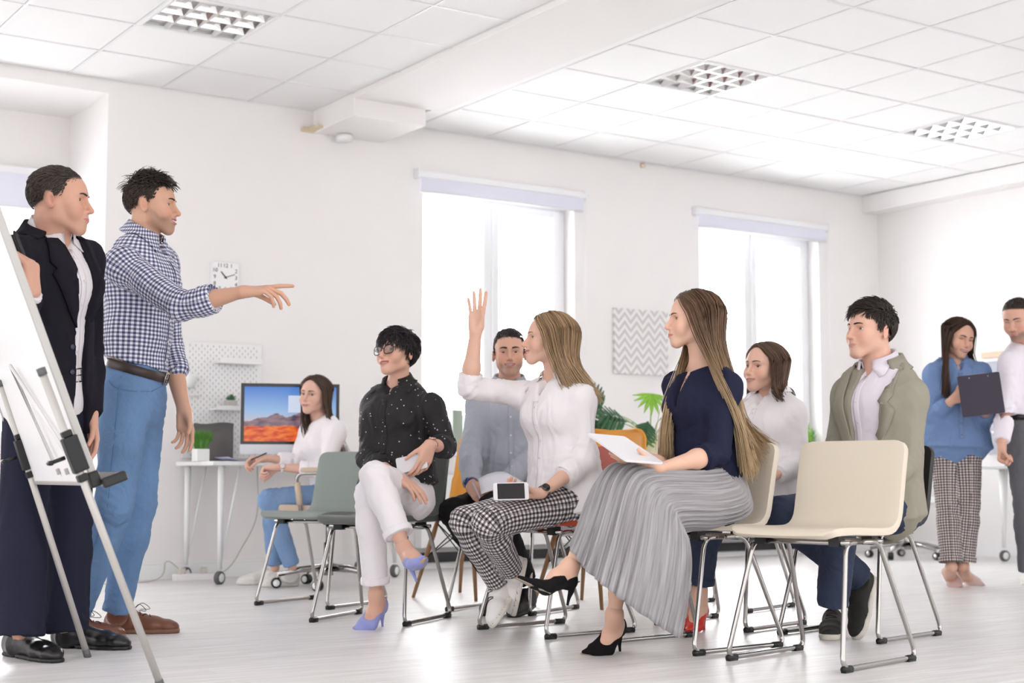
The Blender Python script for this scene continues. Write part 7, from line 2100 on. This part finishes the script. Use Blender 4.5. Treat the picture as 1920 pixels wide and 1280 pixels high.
# ---------------------------------------------------------------- pegboard with shelves
def pegboard():
    a = WP(343, 640); b = WP(488, 660); x0, x1 = a.x, b.x; z0, z1 = 0.76, a.z
    r = empty('pegboard', ((x0 + x1) / 2, WY, z0)); hw = (x1 - x0) / 2; H_ = z1 - z0
    Mp = mat('peg_white', srgb(240, 239, 239), 0.45)
    MB().box((-hw, -0.022, 0), (hw, -0.012, H_)).build('board', Mp, r, 0.003)
    sl = MB(); Md = mat('peg_slot', srgb(176, 174, 174), 0.8)
    ny = int(H_ / 0.02)
    for j in range(1, ny):
        for i in range(1, int(2 * hw / 0.04)):
            x = -hw + i * 0.04 + (0.02 if j % 2 else 0); z = j * 0.02
            if x > hw - 0.02: continue
            sl.box((x - 0.0025, -0.0224, z - 0.007), (x + 0.0025, -0.0215, z + 0.007))
    o = sl.build('slots', Md, r); o['kind'] = 'stuff'
    def shelf(pl, pr):
        p0, p1 = WP(*pl, off=0.06), WP(*pr, off=0.06)
        ox = r.location
        MB().box((p0.x - ox.x, -0.13, p0.z - ox.z - 0.012), (p1.x - ox.x, -0.022, p0.z - ox.z)).box((p0.x - ox.x, -0.134, p0.z - ox.z - 0.014), (p1.x - ox.x, -0.130, p0.z - ox.z + 0.016)).build('shelf', Mp, r, 0.002)
        return p0.z
    shelf((405, 677), (484, 690)); z2 = shelf((398, 765), (452, 772))
    for k in (0, 1):
        c = WP(352, 714, 0.06); MB().lathe([(0.0, 0), (0.040, 0), (0.045, 0.09), (0.041, 0.09), (0.036, 0.006), (0.0, 0.006)], 20, Matrix.Translation((c.x - r.location.x, -0.075, c.z - r.location.z - 0.045 - 0.0 * k))).build('cup_holder', Mp, r) if k == 0 else None
    c = WP(356, 742, 0.04); MB().tube([(c.x - r.location.x - 0.03, -0.05, c.z - r.location.z), (c.x - r.location.x - 0.03, -0.09, c.z - r.location.z), (c.x - r.location.x + 0.04, -0.09, c.z - r.location.z), (c.x - r.location.x + 0.04, -0.022, c.z - r.location.z)], 0.005, 8).build('hook_rail', Mp, r)
    tag(r, 'white slotted pegboard with small shelves above the desk', 'pegboard')
    return z2
z_sh = pegboard()
M_leaf = mat('leaf_green', srgb(92, 150, 62), 0.5, noise=0.3, nscale=20); M_leafd = mat('leaf_dark', srgb(52, 98, 62), 0.45, noise=0.25, nscale=15); M_leafl = mat('leaf_light', srgb(140, 196, 60), 0.5, noise=0.2, nscale=15)
# succulent on the shelf
c = WP(432, 762, 0.075); r = empty('succulent', (c.x, WY - 0.080, z_sh + 0.0005))
MB().prism(rrect(0.034, 0.034, 0.006), 0, 0.052).build('pot', mat('concrete_pot', srgb(196, 192, 190), 0.8), r, 0.003)
rg = random.Random(3)
for k in range(14):
    a = k * 2.4; el = 0.35 + 0.09 * k; d_ = np.array([math.cos(a) * math.cos(el), math.sin(a) * math.cos(el), math.sin(el)])
    MB().tube([np.array([0, 0, 0.045]), np.array([0, 0, 0.052]) + d_ * 0.022, np.array([0, 0, 0.052]) + d_ * 0.040], [0.006, 0.008, 0.002], 6).build('leaf', M_leafd if k % 3 else M_leaf, r)
tag(r, 'tiny potted succulent on the pegboard shelf', 'plant')
# grass in a white cube pot on the desk
c = W(G(376, 866, DT)); _q = WP(376, 860, 0.42); r = empty('potted_grass', (_q.x, WY - 0.42, DT + 0.0005))
MB().prism(rrect(0.042, 0.042, 0.006), 0, 0.075).build('pot', M_white, r, 0.003)
gr = MB(); rg = np.random.RandomState(4)
for k in range(260):
    a = rg.uniform(0, 6.28); rr = rg.uniform(0, 0.034); b_ = np.array([rr * math.cos(a), rr * math.sin(a), 0.070]); out = np.array([math.cos(a), math.sin(a), 0]) * rg.uniform(0.01, 0.065)
    tp = b_ + out + (0, 0, rg.uniform(0.06, 0.13)); md = lerp(b_, tp, 0.55) + (0, 0, 0.015)
    V, F = tube_np([b_, md, tp], [0.0022, 0.0026, 0.0006], 3); gr.add(V, F, False)
o = gr.build('grass_blades', M_leaf, r); o['kind'] = 'stuff'
tag(r, 'bright green grass plant in a white cube pot on the desk', 'plant')
# grey felt pouch leaning at the back of the desk
_a = WP(375, 852, 0.20); _b = WP(447, 852, 0.20); wd = (_b.x - _a.x); r = empty('desk_pouch', ((_a.x + _b.x) / 2, WY - 0.19, DT + 0.0005))
g = []
for j in range(13):
    v = j / 12; row = []
    hw = wd / 2 * (0.80 + 0.22 * v ** 1.5)
    for i in range(15):
        u = 2 * i / 14 - 1
        row.append((u * hw, 0.03 - 0.045 * (1 - u * u) * math.sin(math.pi * min(1, 0.15 + v)) + 0.06 * v, 0.235 * v + 0.018 * (1 - v) * u * u + 0.006 * math.sin(3 * u) * v))
    g.append(row)
V, F = sheet(np.array(g), 0.022); obj('felt_body', mesh_np('felt_body', V, F), mat('grey_felt', srgb(104, 100, 100), 0.95, noise=0.1, nscale=80), r)
MB().tube([(p[0], p[1] - 0.001, p[2]) for p in g[-1]], 0.012, 8).build('rolled_rim', mat('grey_felt', srgb(104, 100, 100), 0.95), r)
tag(r, 'dark grey felt pouch standing on the desk against the wall', 'pouch')
# ---------------------------------------------------------------- desktop computer
def screen_mat():
    m = mat('screen_picture', (0, 0, 0, 1), 0.2); nt = m.node_tree; p = nt.nodes['Principled BSDF']; N = nt.nodes.new; Lk = nt.links.new
    tc = N('ShaderNodeTexCoord'); sp = N('ShaderNodeSeparateXYZ'); Lk(tc.outputs['Object'], sp.inputs[0])
    n1 = N('ShaderNodeTexNoise'); n1.inputs['Scale'].default_value = 9; n1.inputs['Detail'].default_value = 6; Lk(tc.outputs['Object'], n1.inputs['Vector'])
    mp = N('ShaderNodeMapping'); mp.inputs['Scale'].default_value = (1, 1, 3.5); Lk(tc.outputs['Object'], mp.inputs['Vector'])
    n2 = N('ShaderNodeTexNoise'); n2.inputs['Scale'].default_value = 14; n2.inputs['Detail'].default_value = 5; Lk(mp.outputs['Vector'], n2.inputs['Vector'])
    def math_(op, a, b):
        q = N('ShaderNodeMath'); q.operation = op
        for i, v in enumerate((a, b)):
            if isinstance(v, (int, float)): q.inputs[i].default_value = v
            else: Lk(v, q.inputs[i])
        return q.outputs[0]
    def ramp(fac, stops):
        r_ = N('ShaderNodeValToRGB'); el = r_.color_ramp.elements
        while len(el) < len(stops): el.new(0.5)
        for e_, (t, c_) in zip(el, stops): e_.position = t; e_.color = c_
        Lk(fac, r_.inputs['Fac']); return r_.outputs['Color']
    z = math_('ADD', math_('DIVIDE', sp.outputs['Z'], 0.335), 0.0)
    sky = ramp(z, [(0.3, srgb(205, 190, 190)), (0.55, srgb(150, 185, 225)), (1.0, srgb(62, 120, 205))])
    ridge = math_('ADD', math_('MULTIPLY', n1.outputs['Fac'], 0.42), math_('MULTIPLY', math_('ABSOLUTE', math_('ADD', sp.outputs['X'], -0.10), 0), -0.55))
    mt = math_('GREATER_THAN', math_('ADD', ridge, 0.36), z)
    mcol = ramp(n2.outputs['Fac'], [(0.3, srgb(70, 58, 78)), (0.6, srgb(150, 120, 130)), (0.75, srgb(110, 60, 50))])
    grd = math_('GREATER_THAN', math_('ADD', math_('MULTIPLY', n2.outputs['Fac'], 0.16), 0.20), z)
    gcol = ramp(n2.outputs['Fac'], [(0.25, srgb(60, 20, 14)), (0.45, srgb(214, 70, 24)), (0.62, srgb(242, 130, 40)), (0.8, srgb(120, 30, 20))])
    def mix(f, a, b):
        q = N('ShaderNodeMix'); q.data_type = 'RGBA'; Lk(f, q.inputs['Factor']); Lk(a, q.inputs['A']); Lk(b, q.inputs['B']); return q.outputs['Result']
    c_ = mix(grd, mix(mt, sky, mcol), gcol)
    Lk(c_, p.inputs['Emission Color']); p.inputs['Emission Strength'].default_value = 0.42
    return m
def computer():
    D_ = 9.02; a = P(452, 716, D_ - 0.03); b = P(637, 722, D_ + 0.10)
    c = (a + b) / 2; fx = unit((b - a) * (1, 1, 0)); wd = np.linalg.norm((b - a)[:2])
    r = empty('desktop_computer', W((c[0], c[1], DT + 0.0005))); r.rotation_euler = (0, 0, math.atan2(fx[1], fx[0]) - YAW)     # local x along the screen, -y towards the viewer
    zt = c[2] - DT; hw = wd / 2; zb = zt - wd * 0.725
    Ms = mat('computer_silver', srgb(206, 208, 212), 0.35, metal=0.5)
    MB().prism([(x, z) for x, z in rrect(hw, (zt - zb) / 2, 0.012)], 0, 0.014, Matrix.Translation((0, 0.010, (zt + zb) / 2)) @ Matrix.Rotation(math.pi / 2, 4, 'X')).build('case', Ms, r, 0.003)
    gz = zb + wd * 0.105
    MB().box((-hw + 0.001, -0.007, gz), (hw - 0.001, -0.004, zt - 0.001)).build('glass_bezel', mat('bezel_black', srgb(12, 12, 14), 0.12), r, 0.001)
    so = MB().box((-hw + 0.022, -0.0082, 0), (hw - 0.022, -0.0074, zt - 0.022 - gz - 0.018)).build('screen', screen_mat(), r); so.location = (0, 0, gz + 0.018)
    wn = MB().box((0.27 - hw + 0.02, -0.0096, zt - 0.18), (0.40 - hw + 0.03, -0.0086, zt - 0.075)); mw = mat('screen_window', (0, 0, 0, 1), 0.3); mw.node_tree.nodes['Principled BSDF'].inputs['Emission Color'].default_value = srgb(214, 224, 244); mw.node_tree.nodes['Principled BSDF'].inputs['Emission Strength'].default_value = 0.40
    wn.build('open_window', mw, r)
    m_ = MB(); m_.add([(-0.09, 0.012, zb + 0.10), (0.09, 0.012, zb + 0.10), (0.09, 0.030, zb + 0.10), (-0.09, 0.030, zb + 0.10), (-0.09, 0.05, 0.008), (0.09, 0.05, 0.008), (0.09, 0.068, 0.008), (-0.09, 0.068, 0.008)], [(0, 1, 2, 3), (7, 6, 5, 4), (0, 4, 5, 1), (1, 5, 6, 2), (2, 6, 7, 3), (3, 7, 4, 0)]); m_.build('stand', Ms, r, 0.003)
    MB().box((-0.10, -0.09, 0), (0.10, 0.075, 0.008)).build('stand_foot', Ms, r, 0.002)
    tag(r, 'silver desktop computer showing an autumn mountain picture', 'computer')
computer()
# paper and pen on the desk
c = WP(452, 868, 0.50); m_ = MB(); V, F = sheet(np.array([[(0.30 * (i / 8 - 0.5), 0.21 * (j / 3 - 0.5), 0.003 + 0.022 * math.exp(-((i) / 1.2) ** 2)) for j in range(4)] for i in range(9)]), 0.0012)
o = obj('paper_sheet', mesh_np('paper_sheet', V, F), mat('paper_blue', srgb(206, 210, 240), 0.7)); o.location = (c.x + 0.02, WY - 0.50, DT + 0.0005); tag(o, 'bluish sheet of paper with a curled corner on the desk', 'paper')
def rod(name, a, b, r_, m, label, cat, n=10):
    mb_ = MB(); mb_.tube([a, lerp(a, b, 0.06), lerp(a, b, 0.94), b], [r_ * 0.3, r_, r_, r_ * 0.7], n); base = np.array(a)
    mb_.v = [tuple(W(v)) for v in mb_.v]; return tag(mb_.build(name, m), label, cat)
rod('pen', P(470, 862, 8.42), P(500, 849, 8.50), 0.0045, mat('pen_dark', srgb(60, 66, 70), 0.4), 'dark pen in the hand of the woman at the desk', 'pen')
# power strip and cables on the floor
c = W(G(371, 1087)); r = empty('power_strip', (c.x, min(c.y, WY - 0.10), 0.0))
MB().prism(rrect(0.16, 0.028, 0.01), 0, 0.04).build('body', M_wall, r, 0.004)
for i in range(4): MB().lathe([(0, 0.04), (0.018, 0.04), (0.020, 0.043), (0.017, 0.043), (0.015, 0.041), (0, 0.041)], 14, Matrix.Translation((-0.105 + 0.07 * i, 0, 0))).build('socket', M_white, r)
for i in (0, 2): MB().box((-0.125 + 0.07 * i, -0.018, 0.041), (-0.085 + 0.07 * i, 0.018, 0.078)).build('plug', mat('plug_beige', srgb(206, 200, 192), 0.5), r, 0.005)
tag(r, 'white power strip with plugs on the floor under the desk', 'power strip')
_x = r.location.x; _y = r.location.y
M_cab = mat('cable_grey', srgb(190, 184, 176), 0.5)
tag(MB().tube(spline([(_x - 0.12, _y, 0.07), (_x - 0.2, _y + 0.02, 0.12), (_x - 0.3, _y - 0.02, 0.008), (_x - 0.9, _y - 0.05, 0.006)], 20), 0.004, 6).build('cable', M_cab), 'pale cable running left from the power strip', 'cable')
_c = WP(485, 885, 0.35); _d = W(G(470, 1090))
tag(MB().tube(spline([(_c.x, WY - 0.33, DT - 0.03), (_c.x, WY - 0.33, 0.40), (_c.x - 0.06, WY - 0.25, 0.2), (_d.x - 0.02, WY - 0.12, 0.05), (_d.x - 0.2, WY - 0.10, 0.008), (_x + 0.18, _y, 0.03)], 36), 0.004, 6).build('cable', M_cab), 'pale cable hanging from the desk down to the power strip', 'cable')
# ---------------------------------------------------------------- chevron picture
def chevron():
    a = WP(1148, 577); b = WP(1249, 703); w_ = b.x - a.x; hh = 0.62 if False else a.z - WP(1148, 700).z
    r = empty('wall_picture', (a.x + w_ / 2, WY, a.z - hh / 2))
    m = mat('chevron_print', srgb(236, 233, 233), 0.8); nt = m.node_tree; p = nt.nodes['Principled BSDF']; N = nt.nodes.new; Lk = nt.links.new
    tc = N('ShaderNodeTexCoord'); sp = N('ShaderNodeSeparateXYZ'); Lk(tc.outputs['Object'], sp.inputs[0])
    def M_(op, x, y=0.0):
        q = N('ShaderNodeMath'); q.operation = op
        for i, v in enumerate((x, y)):
            if isinstance(v, (int, float)): q.inputs[i].default_value = v
            else: Lk(v, q.inputs[i])
        return q.outputs[0]
    tri = M_('PINGPONG', M_('ADD', sp.outputs['X'], 10.0), w_ / 9.0)
    ph = M_('FRACT', M_('DIVIDE', M_('ADD', M_('SUBTRACT', sp.outputs['Z'], M_('MULTIPLY', tri, 1.15)), 10.0), hh / 7.6))
    st = M_('LESS_THAN', ph, 0.48)
    mx = N('ShaderNodeMix'); mx.data_type = 'RGBA'; mx.inputs['A'].default_value = srgb(238, 235, 235); mx.inputs['B'].default_value = srgb(206, 201, 201); Lk(st, mx.inputs['Factor']); Lk(mx.outputs['Result'], p.inputs['Base Color'])
    o = MB().box((-w_ / 2, -0.030, -hh / 2), (w_ / 2, -0.002, hh / 2)).build('canvas', m, r, 0.002)
    MB().box((-w_ / 2 + 0.02, -0.003, -hh / 2 + 0.02), (w_ / 2 - 0.02, 0.0, hh / 2 - 0.02)).build('backing', M_white, r)
    tag(r, 'canvas picture with grey and white zigzag stripes between the windows', 'picture')
chevron()
# ---------------------------------------------------------------- leafy plant
def lobed_leaf(base, d_, up_, L_, w_, m, r, lobes=6, droop=0.25, finger=False):
    """cut leaf: a midrib blade with side lobes, one mesh"""
    d_ = unit(d_); n_ = unit(np.asarray(up_, float) - d_ * (np.asarray(up_, float) @ d_)); s_ = np.cross(n_, d_)
    mb_ = MB(); pt = lambda x, y: np.asarray(base) + d_ * x * L_ + s_ * y * w_ - n_ * droop * L_ * (x * x) - n_ * 0.25 * w_ * y * y
    def blade(p0, p1, wa, wb, wc):
        q = [lerp(p0, p1, t) for t in np.linspace(0, 1, 7)]
        ax = unit(np.asarray(p1) - p0); sd = np.cross(n_, ax)
        wds = [wa + (wb - wa) * math.sin(min(1, t * 1.4) * math.pi / 2) if t < 0.6 else wb + (wc - wb) * ((t - 0.6) / 0.4) for t in np.linspace(0, 1, 7)]
        G_ = np.array([[q[i] - sd * wds[i] - n_ * 0.006 * (i / 6) ** 2, q[i], q[i] + sd * wds[i] - n_ * 0.006 * (i / 6) ** 2] for i in range(7)])
        V, F = sheet(G_, 0.0012); mb_.add(V, F, True)
    if finger:
        for k in range(9):
            a = (k - 4) * 0.42; blade(pt(0, 0), pt(math.cos(a) * 0.9, math.sin(a)), 0.004, w_ * 0.14, 0.001)
    else:
        blade(pt(0, 0), pt(1, 0), 0.008, w_ * 0.22, 0.002)
        for k in range(lobes):
            t = 0.10 + 0.72 * k / (lobes - 1); ln = math.sin((0.25 + 0.65 * k / (lobes - 1)) * math.pi) * 0.75 + 0.30
            for sg in (1, -1): blade(pt(t, 0), pt(t + 0.22, sg * ln), 0.008, w_ * 0.13, 0.004)
    return mb_.build('leaf', m, r)
PQ = P(1222, 830, 9.55)
ps = W((PQ[0], PQ[1], 0)); 
r = empty('plant_stand', (ps.x, ps.y, 0))
MB().box((-0.17, -0.17, 0.68), (0.17, 0.17, 0.71)).build('top', M_white, r, 0.004)
for sx in (-1, 1):
    for sy in (-1, 1): MB().box((sx * 0.15 - 0.013, sy * 0.15 - 0.013, 0), (sx * 0.15 + 0.013, sy * 0.15 + 0.013, 0.68)).build('leg', M_white, r, 0.002)
tag(r, 'white plant stand behind the audience, mostly hidden', 'stand')
def leafy_plant():
    r = empty('potted_plant', (ps.x, ps.y, 0.7105), -YAW)
    MB().lathe([(0.0, 0), (0.075, 0), (0.098, 0.20), (0.090, 0.20), (0.082, 0.185), (0.0, 0.185)], 28).build('pot', mat('cream_pot', srgb(236, 224, 196), 0.5), r)
    MB().lathe([(0.0, 0.178), (0.083, 0.178), (0.083, 0.188), (0.0, 0.188)], 20).build('soil', mat('soil', srgb(70, 54, 44), 0.95), r)
    o_ = np.array([PQ[0], PQ[1], 0.7105])
    def stem(px, py, d, leaf, L_, w_, m, dirv, **k):
        q = P(px, py, d) - o_; b_ = np.array([0.02 * (q[0] > 0) - 0.01, 0, 0.18])
        MB().tube(spline([b_, lerp(b_, q, 0.5) + (0, 0, 0.03), q], 12), [0.0045] * 6 + [0.003] * 6, 6).build('stem', mat('stem_green', srgb(140, 170, 90), 0.5), r)
        lobed_leaf(q, dirv, (0.1, -0.8, 0.6), L_, w_, m, r, **k)
    stem(1222, 738, 9.50, 1, 0.15, 0.12, M_leafl, (0.0, -0.3, -0.25), finger=True, droop=0.6)
    stem(1152, 775, 9.45, 1, 0.22, 0.12, M_leafd, (-0.75, -0.2, -0.35)); stem(1175, 790, 9.40, 1, 0.20, 0.11, M_leafd, (-0.5, -0.4, 0.2))
    stem(1198, 795, 9.42, 1, 0.16, 0.09, M_leaf, (0.25, -0.5, -0.6)); stem(1238, 785, 9.45, 1, 0.19, 0.10, M_leafd, (0.3, -0.4, 0.2))
    stem(1215, 790, 9.40, 1, 0.15, 0.08, M_leafd, (-0.2, -0.5, -0.5)); stem(1128, 768, 9.60, 1, 0.18, 0.11, M_leafd, (-0.3, -0.2, 0.6)); stem(1140, 790, 9.62, 1, 0.16, 0.09, M_leaf, (-0.4, -0.3, -0.7))
    stem(1252, 800, 9.60, 1, 0.16, 0.09, M_leafd, (0.6, 0.2, 0.1))
    tag(r, 'leafy green plant in a cream pot between the windows', 'plant')
leafy_plant()
# things on the window sills
def sill_thing(px, py0, w_, h_, d_, m, label, name, cat, yoff=0.06):
    c = WP(px, py0, -yoff); o = MB().box((-w_ / 2, -d_ / 2, 0), (w_ / 2, d_ / 2, h_)).build(name, m, None, 0.004); o.location = (c.x, WY + 0.02, WZ[0] - 0.001)
    return tag(o, label, cat)
sill_thing(846, 850, 0.085, 0.30, 0.10, mat('binder_green', srgb(168, 180, 168), 0.6), 'grey-green binder standing on the window sill', 'binder', 'binder')
sill_thing(876, 850, 0.09, 0.27, 0.10, mat('binder_grey', srgb(212, 212, 216), 0.6), 'pale grey binder standing on the window sill', 'binder', 'binder')
r = empty('sill_plant', (9.10, WY + 0.03, WZ[0] - 0.001))
MB().lathe([(0.0, 0), (0.032, 0), (0.040, 0.07), (0.036, 0.07), (0.032, 0.06), (0.0, 0.06)], 18).build('pot', M_white, r)
for k in range(7):
    a = k * 0.9; d_ = np.array([math.cos(a) * 0.5, math.sin(a) * 0.3, 1.0]); lobed_leaf(np.array([0, 0, 0.06]), d_, (0.2, -1, 0.3), 0.16 + 0.02 * (k % 3), 0.05, M_leafl if k % 2 else M_leaf, r, lobes=4)
tag(r, 'small green plant on the sill of the window nearest the corner', 'plant')
# ---------------------------------------------------------------- right wall: organiser board, tumbler
def rwall(px, py):
    q = W(P(px, py, 1.0)); q.z -= CAMH; t = RX / q.x; return Vector((RX, q.y * t, CAMH + q.z * t))
_a = rwall(1850, 672); _zb = 0.80
r = empty('organiser_board', (RX, _a.y - 0.45, _zb)); hh = _a.z - _zb
Mo = mat('organiser_grey', srgb(178, 180, 192), 0.6)
MB().box((-0.02, -0.45, 0), (0, 0.45, hh)).build('back_panel', M_white, r, 0.002)
MB().box((-0.06, -0.46, hh), (0, 0.46, hh + 0.045)).build('top_rail', mat('pale_wood', srgb(226, 196, 170), 0.6), r, 0.003)
for j in range(4):
    for i in range(3):
        MB().box((-0.032, -0.435 + i * 0.295, 0.02 + j * (hh - 0.03) / 4), (-0.02, -0.155 + i * 0.295, (j + 1) * (hh - 0.03) / 4)).build('pocket', Mo, r, 0.003)
        MB().box((-0.034, -0.36 + i * 0.295, 0.09 + j * (hh - 0.03) / 4), (-0.032, -0.28 + i * 0.295, 0.13 + j * (hh - 0.03) / 4)).build('label_card', M_white, r)
tag(r, 'grey pocket organiser with a wooden rail on the right wall', 'organiser')
_g = W(P(1863, 862, 10.95)); r = MB().lathe([(0.0, 0), (0.030, 0), (0.034, 0.11), (0.031, 0.11), (0.027, 0.006), (0.0, 0.006)], 20).build('tumbler', mat('clear_glass', (0.95, 0.97, 0.98, 1), 0.02, trans=1.0)); r.location = (RT[0] + 0.02, RT[1] - 0.05, 0.7245); tag(r, 'clear drinking glass on the table at right', 'glass')
# ---------------------------------------------------------------- things in hands and on laps
def slab(c, ax, ay, size, name, parts, label, cat, rad=0.008):
    """flat device: c centre (working frame), ax long side, ay short side; parts: list of (name, inset, z0, z1, material)"""
    ax = unit(ax); ay = unit(np.asarray(ay, float) - ax * (np.asarray(ay, float) @ ax)); az = np.cross(ax, ay)
    r = empty(name, W(c)); r.matrix_world = on_frame(W(c), *[np.array(W(v)) for v in (ax, ay, az)])
    for nm, (ix, iy), z0, z1, m in parts: MB().prism(rrect(size[0] / 2 - ix, size[1] / 2 - iy, max(0.002, rad - ix * 0.5)), z0, z1).build(nm, m, r, 0.0012 if z1 - z0 > 0.004 else 0.0)
    tag(r, label, cat); return r
M_dev = mat('device_white', srgb(228, 226, 230), 0.3); M_scr = mat('dark_screen', srgb(20, 18, 20), 0.08)
slab(P(772, 868, 6.295), (0.95, -0.25, 0.20), (-0.20, 0.15, 1.0), (0.138, 0.068), 'phone', [('case', (0, 0), -0.004, 0.004, M_dev), ('screen', (0.014, 0.004), -0.0048, -0.0041, M_scr)], 'white phone held by the woman in the dotted black shirt', 'phone')
slab(P(958, 921, 5.70), (1.0, 0.10, 0.02), (0.03, 0.30, 1.0), (0.138, 0.070), 'phone', [('case', (0, 0), -0.004, 0.004, M_dev), ('screen', (0.016, 0.004), 0.0041, 0.0048, M_scr)], 'white phone with a black screen held by the woman raising her hand', 'phone')
_A, _B, _C = P(1112, 822, 5.14), P(1165, 815, 5.29), P(1232, 860, 5.12)
slab((_A + _C) / 2, _C - _B, _A - _B, (0.245, 0.172), 'tablet', [('case', (0, 0), -0.004, 0.004, M_dev), ('screen', (0.018, 0.010), 0.0041, 0.0049, M_scr)], 'white tablet held by the woman in the long grey skirt', 'tablet', 0.012)
_V = [P(897, 897, 6.66), P(946, 884, 6.78), P(990, 908, 6.62), P(902, 926, 6.56)]
g = np.array([[lerp(lerp(_V[0], _V[1], v), lerp(_V[3], _V[2], v), u) + (0, 0, 0.01 * math.sin(3.1 * v)) for v in np.linspace(0, 1, 7)] for u in np.linspace(0, 1, 5)])
V, F = sheet(g, 0.002); o = obj('papers', mesh_np('papers', np.array([W(v) for v in V]), F), mat('paper_white', srgb(232, 230, 240), 0.7)); tag(o, 'white papers on the lap of the man in the grey shirt', 'paper')
rod('pen', P(903, 938, 6.58), P(886, 905, 6.62), 0.004, mat('pen_clear', srgb(190, 190, 205), 0.3), 'pale pen in the hand of the man in the grey shirt', 'pen')
_c = [P(1790, 707, 8.16), P(1865, 698, 8.10), P(1888, 771, 8.04), P(1815, 782, 8.10)]
r = slab(sum(_c) / 4, _c[1] - _c[0], _c[0] - _c[3], (0.226, 0.235), 'clipboard', [('board', (0, 0), -0.002, 0.002, mat('clip_navy', srgb(52, 46, 62), 0.6)), ('paper', (0.008, 0.006), -0.0045, -0.0022, M_white)], 'dark clipboard held by the woman in the denim shirt', 'clipboard')
MB().box((-0.055, 0.100, -0.012), (0.055, 0.122, -0.0046)).build('metal_clip', M_chrome, r, 0.003)
for sx in (-1, 1): MB().lathe([(0, 0.002), (0.004, 0.002), (0.004, 0.004), (0, 0.0045)], 12, Matrix.Translation((sx * 0.05, 0.100, 0))).build('rivet', M_chrome, r)
